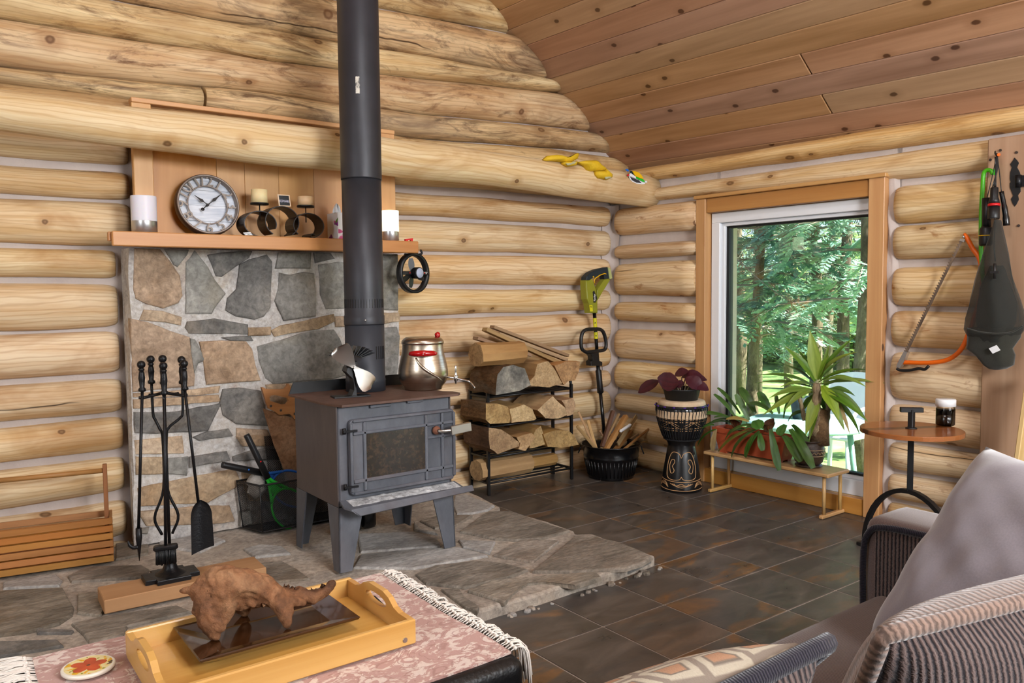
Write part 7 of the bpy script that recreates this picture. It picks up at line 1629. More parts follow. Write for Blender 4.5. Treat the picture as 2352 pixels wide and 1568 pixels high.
# ---------------------------------------------------------------- gloves and charms on the beam
Yg = bY-.06
def blob(name, outline, Y, th, mat, label, cat, par=None, group=None, puff=.5):
    P = [at(x, y, Y=Y) for x, y in outline]; cen = sum(P, V())/len(P); n = len(P); mb = MB(); rings = []
    for t_, k in ((0, .0), (.0, .55), (.35, .85), (.75, .98), (1.0, 1.0), (1.2, .97)):
        rings.append([cen+(p-cen)*k+V((0, -th*(1-t_)*(1 if t_ < 1 else 1)+th*max(0, t_-1)*2+.004*nz(p.x*40, p.z*40, t_*5), .003*nz(p.x*60, t_*3, 7))) for p in P])
    vs = [p for r in rings[1:] for p in r]; c_i = len(vs); vs.append(sum(rings[1], V())/n+V((0, -th*.1, 0))); fs = []
    for i in range(len(rings)-2):
        for k in range(n): l = (k+1) % n; fs.append([i*n+k, i*n+l, (i+1)*n+l, (i+1)*n+k])
    for k in range(n): fs.append([c_i, k, (k+1) % n])
    e = (len(rings)-2)*n; fs.append([e+k for k in range(n)][::-1]); mb.add(vs, fs, None, True)
    o = mb.build(name, mat, par, loc=None if par else cen)
    if not par: tag(o, label, cat, group)
    return o
def zg(a): return [(1220+x/6.532, 320+y/6.532) for x, y in a]
g1 = thing('work_glove', 'yellow leather work glove lying left on the log beam', 'glove', at(1290, 375, Y=Yg), 'gloves on the beam')
blob('hand', zg([(175, 310), (240, 245), (370, 232), (480, 260), (600, 262), (690, 205), (712, 225), (690, 290), (600, 340), (500, 355), (470, 345), (330, 325), (230, 325)]), Yg, .035, M['glove'], None, None, g1)
blob('cuff', zg([(460, 345), (600, 340), (690, 320), (670, 390), (540, 410), (490, 385)]), Yg-.02, .028, M['glove'], None, None, g1); blob('lining', zg([(520, 362), (640, 335), (690, 330), (650, 372), (550, 392)]), Yg-.044, .008, M['glove_in'], None, None, g1)
g2 = thing('work_glove', 'yellow leather work glove drooping over the beam front, right one', 'glove', at(1370, 385, Y=Yg), 'gloves on the beam')
blob('hand', zg([(690, 345), (800, 320), (940, 312), (980, 330), (1030, 390), (1110, 450), (1090, 480), (870, 490), (820, 460), (790, 390)]), Yg-.01, .045, M['glove'], None, None, g2)
blob('cuff', zg([(960, 480), (1090, 480), (1110, 440), (1210, 530), (1205, 575), (1130, 610), (1000, 580), (970, 545)]), Yg-.035, .032, M['glove'], None, None, g2); blob('lining', zg([(1100, 565), (1190, 545), (1200, 575), (1120, 600)]), Yg-.06, .008, M['glove_in'], None, None, g2)
def zc_(a): return [(1425+x/28.5, 380+y/28.5) for x, y in a]
chm = thing('key_tag_bundle', 'bundle of coloured tags and a white clip at the beam end', 'key tags', at(1463, 400, Y=bY-.085))
def flat(nm_, pts, Y, mk, th=.004): return MB().prism([at(x, y, Y=Y) for x, y in zc_(pts)], (0, th, 0), bev=.0008).build(nm_, M[mk], chm)
flat('grey_tag', [(560, 660), (640, 900), (800, 1060), (1050, 1180), (1400, 1230), (1580, 1220), (1640, 1140), (1200, 960), (1000, 830), (640, 740)], bY-.088, 'vinyl'); flat('grey_tag_face', [(640, 740), (760, 960), (1050, 1120), (1400, 1150), (1200, 960), (900, 840)], bY-.0895, 'pipe_low', .001)
flat('green_tag', [(1000, 720), (1500, 900), (1620, 1060), (1560, 1090), (1020, 830)], bY-.094, 'green'); flat('yellow_tag', [(790, 370), (900, 350), (1200, 450), (1400, 640), (1530, 880), (1300, 830), (1000, 700), (900, 560)], bY-.10, 'yellow'); flat('white_strap', [(600, 540), (700, 500), (1020, 740), (1020, 840), (620, 700)], bY-.096, 'white')
flat('navy_strap', [(640, 340), (780, 370), (980, 690), (900, 680), (640, 470)], bY-.092, 'tool_navy'); flat('blue_tag', [(330, 260), (420, 210), (570, 290), (560, 380), (480, 400)], bY-.09, 'blue'); flat('red_bead', [(430, 590), (560, 560), (600, 640), (480, 700)], bY-.09, 'red'); flat('white_ring', [(1600, 1000), (1740, 1000), (1770, 1090), (1690, 1140), (1620, 1100)], bY-.094, 'white')
# ---------------------------------------------------------------- ottoman with rug, tray, driftwood
OZ = .405; ox0, ox1, oy0, oy1 = -3.93, -2.945, -2.80, -2.125
def softbox(c, s, r, seg=5, bulge=0.0):
    """box with rounded edges, u/v laid in metres"""
    bm = bmesh.new(); bmesh.ops.create_cube(bm, size=1.0); bmesh.ops.scale(bm, vec=V(s), verts=bm.verts)
    bmesh.ops.bevel(bm, geom=bm.edges[:]+bm.verts[:], offset=r, segments=seg, profile=.6, affect='EDGES', clamp_overlap=True)
    bmesh.ops.subdivide_edges(bm, edges=[e for e in bm.edges if e.calc_length() > .18], cuts=4, use_grid_fill=True)
    for v in bm.verts:
        if bulge: f_ = (1-(2*v.co.x/s[0])**4)*(1-(2*v.co.y/s[1])**4); v.co.z += bulge*f_*(1 if v.co.z > 0 else 0)
    bm.verts.index_update(); vs = [V(c)+v.co for v in bm.verts]; fs = [[v.index for v in f.verts] for f in bm.faces]; uv = []
    for f in bm.faces:
        n = f.normal; a = max(range(3), key=lambda i: abs(n[i])); o = [i for i in range(3) if i != a]; uv.append([(l.vert.co[o[0]], l.vert.co[o[1]]) for l in f.loops])
    bm.free(); mb = MB(); mb.add(vs, fs, uv, True); return mb
oc = ((ox0+ox1)/2, (oy0+oy1)/2)
ot = thing('leather_ottoman', 'black leather ottoman under the pink fringed rug', 'ottoman', (oc[0], oc[1], .001))
softbox((oc[0], oc[1], OZ-.075), (ox1-ox0, oy1-oy0, .148), .035, bulge=.0).build('cushion', M['leather'], ot)
softbox((oc[0], oc[1], .16), (ox1-ox0-.03, oy1-oy0-.03, .225), .02).build('base', M['leather'], ot)
for sx in (-1, 1):
    for sy in (-1, 1): MB().cyl((oc[0]+sx*.42, oc[1]+sy*.27, .001), (oc[0]+sx*.42, oc[1]+sy*.27, .05), .018, .024, n=14).build('foot', M['black'], ot)
RZ = OZ+.0055
rg = thing('fringed_rug_runner', 'faded pink patterned rug with cream fringe spread over the ottoman', 'rug', (-3.42, -2.43, OZ))
rx0, rx1, ry0, ry1 = -3.845, -2.965, -2.765, -2.12
def rfn(u, v):
    x = lerp(rx0, rx1, u); y = lerp(ry0, ry1, v); z = RZ+.003*nz(x*4, y*4, 1)
    return V((x+.006*nz(y*5, 2, 2), y+.006*nz(x*5, 3, 3), z))
mb = MB(); mb.grid(rfn, 40, 30, uvs=.8); g0 = len(mb.v)
mb.grid(lambda u, v: rfn(u, v)-V((0, 0, .0055)), 40, 30, uvs=.8)
for a, b in (((0, 0), (1, 0)), ((0, 1), (1, 1)), ((0, 0), (0, 1)), ((1, 0), (1, 1))):
    pts = [(lerp(a[0], b[0], k/40), lerp(a[1], b[1], k/40)) for k in range(41)]; mb.add([rfn(*p) for p in pts]+[rfn(*p)-V((0, 0, .0055)) for p in pts], [[k, k+1, 42+k, 41+k] for k in range(40)])
mb.build('pile', M['rug'], rg)
rr = random.Random(31)
for side, x_, sg in (('right', rx1, 1), ('left', rx0, -1)):
    mb = MB()
    for k in range(64):
        v_ = (k+.5)/64; p = rfn(1 if sg > 0 else 0, v_)+V((0, rr.uniform(-.003, .003), 0)); over = p.x+sg*.03 > ox1-.012 or p.x+sg*.03 < ox0+.012
        out_ = sg*(.042+rr.random()*.02); yj = rr.uniform(-.03, .03); dr = -.07-rr.random()*.05 if over else -.004
        for q in range(5):
            oj = V((rr.uniform(-.006, .006), rr.uniform(-.012, .012), rr.uniform(0, .006)))
            if over: pts = [p, p+V((out_*.45, yj*.2, .005)), p+V((out_*.9, yj*.6, -.012))+oj, p+V((out_*1.05, yj, dr))+oj]
            else: pts = [p, p+V((out_*.6, yj*.3, .006))+oj*.5, p+V((out_*1.3, yj, .001))+oj, p+V((out_*2.0, yj*1.6, .001))+oj*2]
            mb.tube(smooth_path(pts, 3), .0014, 5)
        mb.sphere(p+V((out_*.30, 0, .004)), .0052, 6, 4)
    mb.build('fringe', M['fringe'], rg, kind='stuff')
# bamboo tray
TZ0 = RZ+.0045; tx0, tx1, ty0, ty1, th_ = -3.672, -3.118, -2.602, -2.248, .058
tray = thing('bamboo_tray', 'honey bamboo serving tray with cut-out handles on the rug', 'tray', ((tx0+tx1)/2, (ty0+ty1)/2, TZ0))
MB().box(((tx0+tx1)/2, (ty0+ty1)/2, TZ0+.006), (tx1-tx0-.01, ty1-ty0-.01, .010)).build('base_board', M['bamboo'], tray)
for y in (ty0+.007, ty1-.007): MB().box(((tx0+tx1)/2, y, TZ0+th_/2), (tx1-tx0, .014, th_), bev=.003).build('side_rail', M['bamboo'], tray)
def end_panel(x, d):
    ys = [ty0+.014, ty0+.06, ty0+.085, ty0+.11, ty0+.14, ty1-.14, ty1-.11, ty1-.085, ty1-.06, ty1-.014]; hz = [0, .0, .006, .022, .030, .030, .022, .006, .0, 0]
    O = [V((x, y, TZ0+th_+h_-.002)) for y, h_ in zip(ys, hz)]+[V((x, ty1-.014, TZ0)), V((x, ty0+.014, TZ0))]
    ym = (ty0+ty1)/2; hy = .055; z0, z1 = TZ0+th_-.016, TZ0+th_+.012
    I = [V((x, ym+hy*cos(a), (z0+z1)/2+(z1-z0)/2*sin(a))) for a in [2*pi*k/20 for k in range(20)]]
    bm = bmesh.new(); ov = [bm.verts.new(p) for p in O]; iv = [bm.verts.new(p) for p in I]
    eds = [bm.edges.new((l_[i], l_[(i+1) % len(l_)])) for l_ in (ov, iv) for i in range(len(l_))]
    bmesh.ops.triangle_fill(bm, edges=eds, use_beauty=True); bm.verts.index_update(); vv = [v.co.copy() for v in bm.verts]; ff_ = [[v.index for v in f.verts] for f in bm.faces]; bm.free()
    n = len(vv); dd = V((d, 0, 0)); mb = MB(); vs = vv+[p+dd for p in vv]; fs = ff_+[[i+n for i in f] for f in ff_]
    for s0, l_ in ((0, len(O)), (len(O), len(I))): fs += [[s0+i, s0+(i+1) % l_, n+s0+(i+1) % l_, n+s0+i] for i in range(l_)]
    mb.add(vs, fs, [[(vs[i].y, vs[i].z) for i in f] for f in fs]); mb.build('end_panel', M['bamboo'], tray)
end_panel(tx0, .014); end_panel(tx1-.014, .014)
for x in (tx1-.03,): MB().cyl((x, ty0+.001, TZ0+.016), (x, ty0-.0015, TZ0+.016), .006, n=12).build('screw', M['steel'], tray)
FZ = TZ0+.0115
pen = thing('black_pen', 'black pen lying in the tray by the right handle', 'pen', at(880, 1392, Z=FZ+.005))
a = at(858, 1370, Z=FZ+.006); b = at(908, 1420, Z=FZ+.006); MB().tube([a, a.lerp(b, .05), a.lerp(b, .93), b], [.003, .005, .0055, .003], 12).build('barrel', M['black'], pen); MB().beam(a.lerp(b, .62)+V((0, 0, .006)), a.lerp(b, .97)+V((0, 0, .006)), .004, .002).build('clip', M['blackgloss'], pen)
# dark platter
pz = FZ+.0006; px0, px1, py0_, py1_ = -3.572, -3.200, -2.478, -2.262
plt = thing('dark_wood_platter', 'dark glossy rectangular platter lying in the bamboo tray', 'platter', ((px0+px1)/2, (py0_+py1_)/2, pz))
def prect(x0, x1, y0, y1, z): return [V((x0, y0, z)), V((x1, y0, z)), V((x1, y1, z)), V((x0, y1, z))]
mb = MB(); rs = [prect(px0+.06, px1-.06, py0_+.045, py1_-.045, pz), prect(px0+.004, px1-.004, py0_+.002, py1_-.002, pz+.026), prect(px0, px1, py0_, py1_, pz+.031), prect(px0+.003, px1-.003, py0_+.003, py1_-.003, pz+.033), prect(px0+.055, px1-.055, py0_+.05, py1_-.05, pz+.020)]
vs = [p for r in rs for p in r]; fs = [[3, 2, 1, 0], [16, 17, 18, 19]]
for i in range(4):
    for k in range(4): l = (k+1) % 4; fs.append([i*4+k, i*4+l, i*4+4+l, i*4+4+k])
mb.add(vs, fs); mb.build('dish', M['platter'], plt)
# driftwood
dc = V((-3.40, -2.36, pz+.03)); pn = V((CAM.x-dc.x, CAM.y-dc.y, 0)).normalized()
def dq(x, y, d=0.0): return on_plane(x/2.936, 1034+y/2.936, dc+pn*d, pn)
mm_ = mppx(dc)/2.936
limbs = [([(1360, 950, 0), (1450, 900, .0), (1560, 900, .01), (1680, 900, .0), (1800, 950, 0), (1880, 985, 0)], [80, 118, 122, 104, 84, 70]), ([(1400, 930, .0), (1420, 1060, .02), (1430, 1160, .03), (1440, 1240, .04)], [95, 98, 84, 48]), ([(1520, 950, .02), (1500, 1080, .03), (1470, 1180, .04)], [100, 75, 50]),
         ([(1850, 970, .0), (1900, 1050, .02), (1925, 1110, .025), (1938, 1160, .03)], [74, 68, 56, 36]), ([(1860, 970, -.01), (1980, 980, -.02), (2100, 985, -.03), (2190, 950, -.035), (2245, 895, -.035)], [66, 60, 54, 42, 22]), ([(1350, 940, 0), (1290, 940, 0), (1215, 948, .0)], [50, 30, 10]), ([(1460, 850, -.02), (1520, 835, -.02), (1640, 850, -.02)], [60, 58, 40]), ([(1330, 1085, .02), (1300, 1095, .02)], [40, 18]), ([(1950, 1010, .01), (2050, 1030, .0)], [45, 22]), ([(1600, 1000, -.04), (1650, 1080, -.06)], [60, 40]), ([(1480, 1010, .0), (1640, 985, .0), (1860, 1000, .0)], [85, 78, 62])]
mb = MB()
for pts, rs_ in limbs:
    P = [dq(*p) for p in pts]; mb.tube(P, [r_*mm_ for r_ in rs_], 12); 
    for p, r_ in ((P[0], rs_[0]), (P[-1], rs_[-1])): mb.sphere(p, r_*mm_*.98, 10, 8)
tmp = mb.build('driftwood_rough', M['drift']); mdf = tmp.modifiers.new('remesh', 'REMESH'); mdf.mode = 'VOXEL'; mdf.voxel_size = .0030; mdf.use_smooth_shade = True
sm = tmp.modifiers.new('smooth', 'SMOOTH'); sm.iterations = 6; sm.factor = .6
dg = bpy.context.evaluated_depsgraph_get(); dg.update(); me = bpy.data.meshes.new_from_object(tmp.evaluated_get(dg)); bpy.data.objects.remove(tmp)
zmin = 9
for v in me.vertices:
    p = v.co; v.co = p+v.normal*(.007*nz(p.x*20, p.y*20, p.z*20)+.0042*nz(p.x*55+p.z*30, p.y*60, p.z*24)+.0016*nz(p.x*130, p.y*130, p.z*60)+.003*abs(nz(p.x*26+p.z*50, p.y*60, p.z*26+4))-.006*max(0, nz(p.x*30, p.y*30, p.z*30+9)-.25)*3)
    zmin = min(zmin, v.co.z)
for v in me.vertices: v.co.z = max(v.co.z, pz+.0225+.35*abs(v.co.x*0)); v.co -= dc
for p in me.polygons: p.use_smooth = True
me.name = 'driftwood'; me.materials.clear(); me.materials.append(M['drift']); o = bpy.data.objects.new('driftwood', me); col.objects.link(o); o.location = dc; tag(o, 'gnarled brown driftwood piece standing on the dark platter', 'driftwood')
# coaster
cc = at(203, 1529, Z=RZ+.012); cc = V((cc.x, cc.y, RZ+.0045)); rC = .0535
cst = thing('flower_coaster', 'round cream coaster with a red flower on the rug', 'coaster', cc)
MB().lathe([(.0005, 0), (rC-.003, 0), (rC, .003), (rC, .008), (rC-.002, .0095), (.0005, .0095)], 48, cc, cap=False).build('disc', M['cream'], cst)
mb = MB(); n = 48; an = radians(20); P = [cc+V((0, 0, .0098))]+[cc+V(((rC-.003)*cos(2*pi*k/n), (rC-.003)*sin(2*pi*k/n), .0098)) for k in range(n)]
mb.add(P, [[0, 1+k, 1+(k+1) % n] for k in range(n)], [[((P[i]-cc).x, (P[i]-cc).y) for i in (0, 1+k, 1+(k+1) % n)] for k in range(n)]); mb.build('painted_face', M['coaster'], cst, recalc=False)
# ---------------------------------------------------------------- sofa and cushions
sf_ = thing('chenille_sofa', 'brown chenille sofa with ribbed arm facing the fireplace', 'sofa', (-2.9, -3.5, .001))
sxr = -1.935
softbox(((sxr-4.35)/2, -3.50, .335), (abs(sxr+4.35), .85, .14), .045, bulge=.012).build('seat_cushion', M['sofa'], sf_)
softbox(((sxr-4.35)/2, -3.52, .155), (abs(sxr+4.35), .82, .225), .02).build('base', M['sofa'], sf_)
softbox((-1.825, -3.50, .315), (.215, .95, .57), .045).build('arm', M['sofa_top'], sf_)
MB().box((sxr+.0005, -3.50, .375), (.006, .87, .40), bev=.002).build('arm_inner_panel', M['sofa_rib'], sf_)
arm_p = smooth_path([(sxr-.002, -3.035, .30), (sxr-.002, -3.032, .48), (sxr-.002, -3.045, .555), (sxr-.002, -3.10, .583), (sxr-.002, -3.3, .587), (sxr-.002, -3.9, .587)], 6); MB().tube(arm_p, .009, 8).build('arm_piping', M['piping'], sf_)
softbox(((sxr-4.35)/2, -3.985, .42), (abs(sxr+4.35), .12, .66), .05).build('back', M['sofa_top'], sf_)
for x in (-4.2, -2.0):
    for y in (-3.15, -3.9): MB().cyl((x, y, .001), (x, y, .05), .02, .025, n=12).build('foot', M['black'], sf_)
def cushion(name, label, cat, c, au, av, wu, wv, th, mf, mb_, seam=None, pull=.06, nn=26, group=None, sr=.009, wrk=0.0, skew=False):
    c = V(c); au = V(au).normalized(); av = V(av); av = av.normalized() if skew else (av-au*av.dot(au)).normalized(); n = au.cross(av).normalized()
    t = thing(name, label, cat, c-av*wv*.5, group)
    def P(u, v, s):
        x, y = 2*u-1, 2*v-1; h = ((1-x**4)*(1-y**4))**.55; px_ = x*(1-pull*(1-y*y)*x*x); py_ = y*(1-pull*(1-x*x)*y*y)
        wk = wrk*(nz(x*2.2+y*3, y*1.4, 5)+.6*nz(x*5-y*2, y*3.5, 8))*h
        return c+au*(px_*wu/2)+av*(py_*wv/2)+n*(s*(h*th/2+wk))
    for s, mk, nm_ in ((1, mf, 'front_cover'), (-1, mb_, 'back_cover')):
        mb = MB(); mb.grid(lambda u, v: P(u, v, s), nn, nn, uvs=wu); o = mb.build(nm_, M[mk], t, recalc=False)
        me = o.data; bm = bmesh.new(); bm.from_mesh(me); f0 = bm.faces[:][len(bm.faces)//2+nn//2] if False else None
        bm.faces.ensure_lookup_table(); ctr = bm.faces[(nn//2)*nn+nn//2]; ctr.normal_update()
        if ctr.normal.dot(n*s) < 0: bmesh.ops.reverse_faces(bm, faces=bm.faces[:])
        bm.to_mesh(me); bm.free()
    if seam:
        ed = [P(k/nn, 0, 0) for k in range(nn)]+[P(1, k/nn, 0) for k in range(nn)]+[P(1-k/nn, 1, 0) for k in range(nn)]+[P(0, 1-k/nn, 0) for k in range(nn)]
        MB().tube(ed, sr, 8, closed=True).build('piping', M[seam], t)
    return t
tip = V((-1.912, -3.330, .838)); bot = V((-2.255, -3.222, .405)); e1 = tip-bot; e2 = V((-.16, -.45, -.03))
cushion('velvet_pillow', 'large lavender grey velvet pillow leaning on the sofa arm', 'pillow', bot+e1*.5+e2*.5, e2, e1, e2.length, e1.length, .20, 'velvet', 'velvet', None, .05, 30, wrk=.014, skew=True)
tl = radians(24); av = V((0, -sin(tl), cos(tl)))
tl2 = radians(40); av2 = V((0, -sin(tl2), cos(tl2)))
cushion('back_cushion', 'patterned back cushion with ribbed dark back, left one on the sofa', 'cushion', (-3.605, -3.535, .648), (-1, 0, 0), av2, .86, .44, .17, 'pattern', 'sofa_rib', 'piping', .03, 30, 'sofa back cushions', .012)
cushion('back_cushion', 'brown chenille back cushion nearest the right edge of the photo', 'cushion', (-2.60, -3.695, .585), (-1, .22, 0), av, .92, .47, .20, 'chenille_tan', 'sofa_rib', 'chenille_tan', .03, 30, 'sofa back cushions', .012)
cushion('blue_grey_pillow', 'blue grey pillow behind the velvet one at the right edge', 'pillow', (-1.985, -3.74, .60), (.25, -.9, 0), (.0, 0, 1), .38, .38, .14, 'velvet', 'velvet', None, .05, 16)
# ---------------------------------------------------------------- outdoors
GZ = -.55
gr = MB(); gr.grid(lambda u, v: V((lerp(.35, 40, u), lerp(-30, 30, v), GZ+.08*nz(u*9, v*12, 1))), 30, 40); o = gr.build('lawn', M['grass'], loc=(10, 0, GZ)); tag(o, 'sunlit green lawn outside beyond the window', 'lawn', kind='stuff')
def opt(x, y, X): return at(x, y, X=X)
# rafter tails and eave outside the window
ev = thing('roof_eave', 'dark round rafter tails of the eave above the window outside', 'eave', (.5, -1.4, 1.9))
for px in (1705, 1884):
    e = at(px, 505, X=.62); MB().tube([V((.25, e.y+.012, e.z+.40)), V((.62, e.y, e.z+.075))], .075, 18).build('rafter_tail', M['soffit'], ev)
MB().prism([V((.28, -3.2, 2.18)), V((.28, .6, 2.18)), V((.75, .6, 1.86)), V((.75, -3.2, 1.86))], (0, 0, .03)).build('soffit', M['soffit'], ev)
# patio table, white chair, planter
tcx = at(1855, 965, X=1.45); tzp = tcx.z
pt = thing('patio_table', 'round sea green patio table on the lawn outside the window', 'table', (tcx.x, tcx.y, GZ+.05))
MB().lathe([(.0005, tzp), (.43, tzp), (.45, tzp-.01), (.45, tzp-.035), (.43, tzp-.045), (.0005, tzp-.045)], 40, (tcx.x, tcx.y, 0), cap=False).build('top', M['patio_glass'], pt)
for k in range(4): a = k*pi/2+.4; MB().tube([(tcx.x+.30*cos(a), tcx.y+.30*sin(a), tzp-.04), (tcx.x+.38*cos(a), tcx.y+.38*sin(a), GZ+.04)], .022, 10).build('leg', M['patio'], pt)
wc = at(1935, 960, X=2.35); wz_ = wc.z
wch = thing('white_plastic_chair', 'white plastic garden chair behind the patio table outside', 'chair', (wc.x, wc.y, GZ+.03))
def bk(u, v):
    a = lerp(-.9, .9, u); return V((wc.x+.10-.22*cos(a)*-1*.6+.05*v, wc.y+.27*sin(a)/sin(.9), lerp(wz_-.12, at(1935, 858, X=2.4).z-.06*(2*u-1)**2, v)))
mb = MB(); mb.grid(bk, 14, 10); mb.grid(lambda u, v: bk(u, v)+V((.015, 0, 0)), 14, 10); mb.build('backrest', M['white'], wch)
MB().box((wc.x-.05, wc.y, wz_-.13), (.46, .46, .03), bev=.01).build('seat', M['white'], wch)
for sx in (-1, 1):
    for sy in (-1, 1): MB().tube([(wc.x-.05+sx*.19, wc.y+sy*.19, wz_-.14), (wc.x-.05+sx*.23, wc.y+sy*.23, GZ+.03)], .02, 8).build('leg', M['white'], wch)
    MB().tube(smooth_path([(wc.x+.17, wc.y+sx*.24, wz_+.14), (wc.x-.05, wc.y+sx*.26, wz_+.12), (wc.x-.25, wc.y+sx*.25, wz_+.08), (wc.x-.24, wc.y+sx*.23, wz_-.14)], 4), .018, 8).build('armrest', M['white'], wch)
pc = at(1842, 975, X=1.5); pp2 = thing('patio_pot', 'dark teal pot with leafy plant on the patio table', 'plant', (pc.x, pc.y, tzp))
MB().lathe([(.0005, tzp+.001), (.07, tzp+.001), (.095, tzp+.17), (.085, tzp+.17), (.06, tzp+.15), (.0005, tzp+.15)], 24, (pc.x, pc.y, 0), cap=False).build('pot', M['tool_navy'], pp2)
rr = random.Random(8)
for k in range(16):
    a = rr.uniform(0, 6.28); b = V((pc.x, pc.y, tzp+.15)); t_ = b+V((cos(a)*.14, sin(a)*.14, .06+.14*rr.random())); leaf('leaf', pp2, M['bush_leaf'], b, t_, .06, (0, 0, 1), .15, .1, nu=6, nv=2, shape='oval')
# trees
rr = random.Random(41)
def spray(vs, fs, uv, c, d, up, size, kind, rg):
    """a flat spray: leaflets to both sides of a rachis"""
    d = d.normalized(); sd = d.cross(up); sd = sd.normalized() if sd.length > 1e-3 else V((0, 1, 0)); n = 9 if kind != 'needle' else 7
    for k in range(n):
        t_ = (k+.5)/n; p = c+d*(size*t_)-V((0, 0, .18*size*t_*t_))
        for s in ((-1, 1) if k < n-1 else (0,)):
            L = size*(.42*(1-t_*.65))*rg.uniform(.75, 1.2); wd = size*(.060 if kind != 'needle' else .022)
            ld = (d*(.75 if s else 1)+sd*s*.8+V((0, 0, rg.uniform(-.25, .15)))).normalized(); ls = ld.cross(up).normalized()*wd
            b = len(vs); q = p+ld*L; mid = p+ld*(L*.55)
            vs += [p-ls*.3, p+ls*.3, mid+ls, q, mid-ls]; fs.append([b, b+1, b+2, b+3, b+4]); uv.append([(0, 0), (0, .1), (.5, .1), (1, .05), (.5, 0)])
def tree(name, label, base, H, R, h0, nb, sp, size, mk, tr, seed, kind='cedar', lean=0.0, dens=1.0, mk2=None, trunk=True, ymin=None):
    rg = random.Random(seed); t = thing(name, label, 'tree', base, 'trees outside the window'); base = V(base)
    tp_ = [base+V((lean*z/H, .05*sin(z*1.3+seed), z)) for z in [H*k/8 for k in range(9)]]
    if trunk: MB().tube([base-V((0, 0, .1))]+tp_[1:], [tr]+[tr*(1-.85*k/8) for k in range(1, 9)], 10).build('trunk', M['treebark'], t)
    A = ([], [], []); B = ([], [], []); br = MB()
    for i in range(nb):
        hh = lerp(h0, H*.97, (i+rg.random())/nb); rl = R*(1-.75*(hh-h0)/(H-h0))*rg.uniform(.6, 1.1); a = i*2.4+rg.uniform(-.5, .5); o = base+V((lean*hh/H, 0, hh)); dr = V((cos(a), sin(a), 0))
        pts = [o+dr*(rl*q)+V((0, 0, -.25*rl*q*q+.10*rl*q)) for q in (0, .3, .6, 1.0)]; br.tube(pts, [tr*.18, tr*.13, tr*.09, tr*.03], 5)
        for q_ in range(2):
            a2 = a+rg.uniform(-.6, .6); br.tube([o+dr*(rl*.3), o+dr*(rl*.5)+V((cos(a2), sin(a2), -.15))*rl*.35, o+dr*(rl*.55)+V((cos(a2), sin(a2), -.4))*rl*.7], [tr*.07, tr*.05, tr*.02], 4)
        ns = max(3, int(sp*rl*dens*.82))
        for k in range(ns):
            q = .22+.78*(k+rg.random())/ns; p = o+dr*(rl*q)+V((0, 0, -.25*rl*q*q+.10*rl*q)); side = rg.choice((-1, 1)); sdv = V((-dr.y, dr.x, 0))*side
            d = (dr*rg.uniform(.3, .9)+sdv*rg.uniform(.2, 1.0)+V((0, 0, rg.uniform(-.7, .15)))); up = V((rg.uniform(-.5, .5), rg.uniform(-.5, .5), 1))
            T_ = B if (mk2 and rg.random() < .35) else A; spray(*T_, p, d, up, size*rg.uniform(.7, 1.25), kind, rg)
    br.build('branches', M['twig'], t, kind='stuff')
    for T_, m_ in ((A, mk), (B, mk2)):
        if T_[0] and m_: mb = MB(); mb.add(*T_); mb.build('foliage', M[m_], t, recalc=False, kind='stuff')
    return t
def gp(x, X): p = at(x, 700, X=X); return (p.x, p.y, GZ)
tree('cedar_tree', 'near cedar tree with drooping green sprays filling the upper left of the window', gp(1735, 3.4), 5.2, 1.35, 1.25, 44, 17, .34, 'cedar_leaf', .075, 1, mk2='cedar_leaf2', lean=.1)
tree('cedar_tree', 'near cedar tree at the right of the window with thick bark trunk', gp(1978, 3.2), 5.4, 1.3, 1.55, 40, 17, .34, 'cedar_leaf', .085, 2, mk2='cedar_leaf2')
tree('cedar_tree', 'pale green cedar tree behind the white chair outside', gp(1870, 4.6), 6.0, 1.6, 1.5, 44, 15, .38, 'cedar_leaf2', .08, 3, mk2='cedar_leaf')
tree('spruce_tree', 'dark spruce tree with low bare branches left of the window centre', gp(1700, 6.2), 7.0, 1.6, .9, 56, 14, .40, 'spruce_leaf', .09, 4, 'needle', mk2='cedar_leaf')
tree('spruce_tree', 'slim spruce tree standing beside the dark one, second trunk from left', gp(1742, 6.8), 7.0, 1.5, 1.1, 50, 13, .40, 'spruce_leaf', .08, 5, 'needle')
tree('spruce_tree', 'tall spruce tree with straight trunk behind the patio table', gp(1945, 5.0), 7.0, 1.4, 1.6, 44, 13, .38, 'spruce_leaf', .085, 6, 'needle', mk2='cedar_leaf')
tree('spruce_tree', 'spruce tree far behind in the middle of the window', gp(1815, 8.5), 7.5, 1.8, 1.3, 50, 12, .46, 'spruce_leaf', .09, 7, 'needle', mk2='cedar_leaf2')
tree('spruce_tree', 'spruce tree far behind at the right of the window', gp(1905, 9.5), 7.5, 1.8, 1.5, 46, 12, .48, 'spruce_leaf', .09, 8, 'needle')
tree('spruce_tree', 'farthest spruce tree at the left edge of the window view', gp(1660, 9.5), 7.5, 1.9, 1.4, 46, 12, .48, 'spruce_leaf', .09, 9, 'needle', mk2='cedar_leaf2')
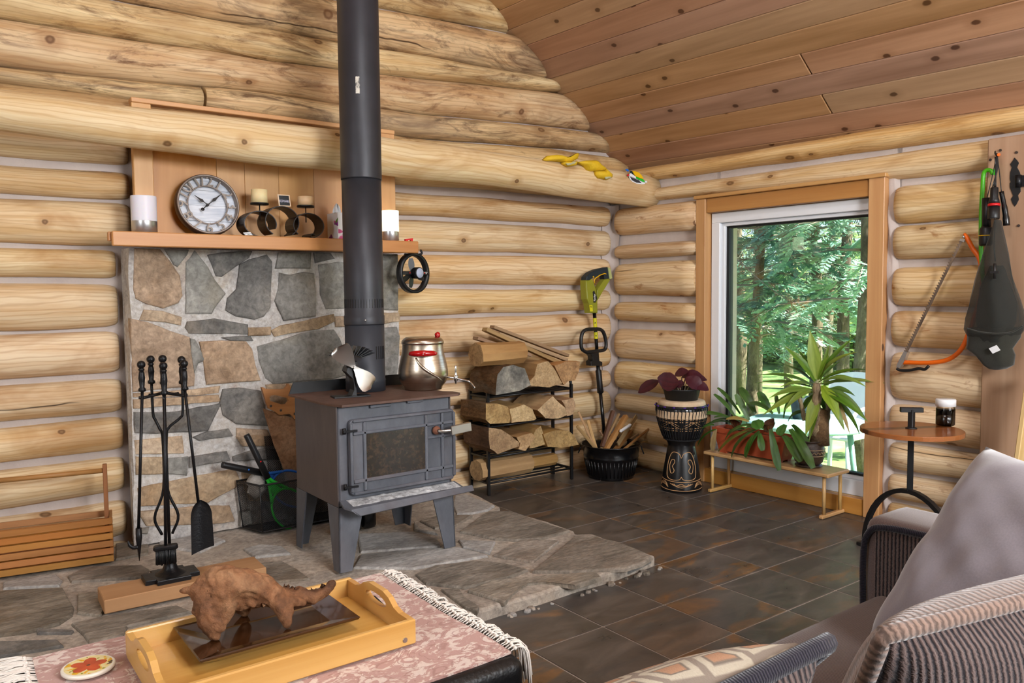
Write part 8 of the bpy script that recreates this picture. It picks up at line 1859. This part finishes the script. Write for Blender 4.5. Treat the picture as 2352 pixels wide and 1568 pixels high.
for i, (x, X, R, h) in enumerate(((1690, 12.5, 1.6, 1.9), (1790, 13.5, 1.7, 2.2), (1880, 13, 1.6, 2.0), (1965, 12.5, 1.6, 1.9), (1600, 13, 1.6, 2.2), (1740, 16, 2.2, 3.4), (1850, 17, 2.4, 3.6), (1960, 17, 2.4, 3.4), (2060, 14, 2.0, 2.8))):
    lab = ['bright shrub behind the trunks, far left', 'bright shrub behind the trunks, left of centre', 'bright shrub behind the trunks, right of centre', 'bright shrub behind the trunks at the right', 'bright shrub beyond the window frame at the left', 'tall bright bush in the far background, left', 'tall bright bush in the far background, middle', 'tall bright bush in the far background, right', 'bright bush behind the right window casing'][i]
    b = gp(x, X); rg = random.Random(90+i); T_ = ([], [], []); t = thing('leafy_shrub', lab, 'shrub', b, 'bright shrubs behind the trees')
    for k in range(700):
        a = rg.uniform(0, 6.28); q = rg.random()**.6; hh = rg.random(); p = V(b)+V((cos(a)*R*q*(1-.4*hh), sin(a)*R*q*(1-.4*hh), .05+h*hh)); spray(*T_, p, V((cos(a), sin(a), rg.uniform(-.4, .6))), V((rg.uniform(-.6, .6), rg.uniform(-.6, .6), 1)), rg.uniform(.25, .42), 'leaf', rg)
    mb = MB(); mb.add(*T_); mb.build('foliage', M['bush_leaf'], t, recalc=False, kind='stuff')
    MB().tube([V(b), V(b)+V((0, 0, h*.7))], [.05, .02], 6).build('stem', M['treebark'], t)
# a dead brown branch hanging across the window
db = thing('dead_cedar_branch', 'dead brown cedar branch hanging across the left of the window view', 'branch', opt(1690, 590, 2.9), None)
P = smooth_path([opt(1672, 575, 2.9), opt(1712, 612, 2.85), opt(1760, 655, 2.8), opt(1815, 690, 2.75), opt(1850, 700, 2.7)], 5); MB().tube(P, [.008*(1-.8*i/len(P)) for i in range(len(P))], 6).build('twig', M['twig'], db)
T_ = ([], [], []); rg = random.Random(77)
for k in range(46): p = P[min(len(P)-1, int(rg.random()*len(P)))]; spray(*T_, p, V((rg.uniform(-.5, .5), rg.uniform(-1, .3), rg.uniform(-.5, .5))), V((rg.uniform(-1, 1), .3, 1)), rg.uniform(.07, .14), 'needle', rg)
mb = MB(); mb.add(*T_); mb.build('dead_foliage', M['brown_leaf'], db, recalc=False, kind='stuff')
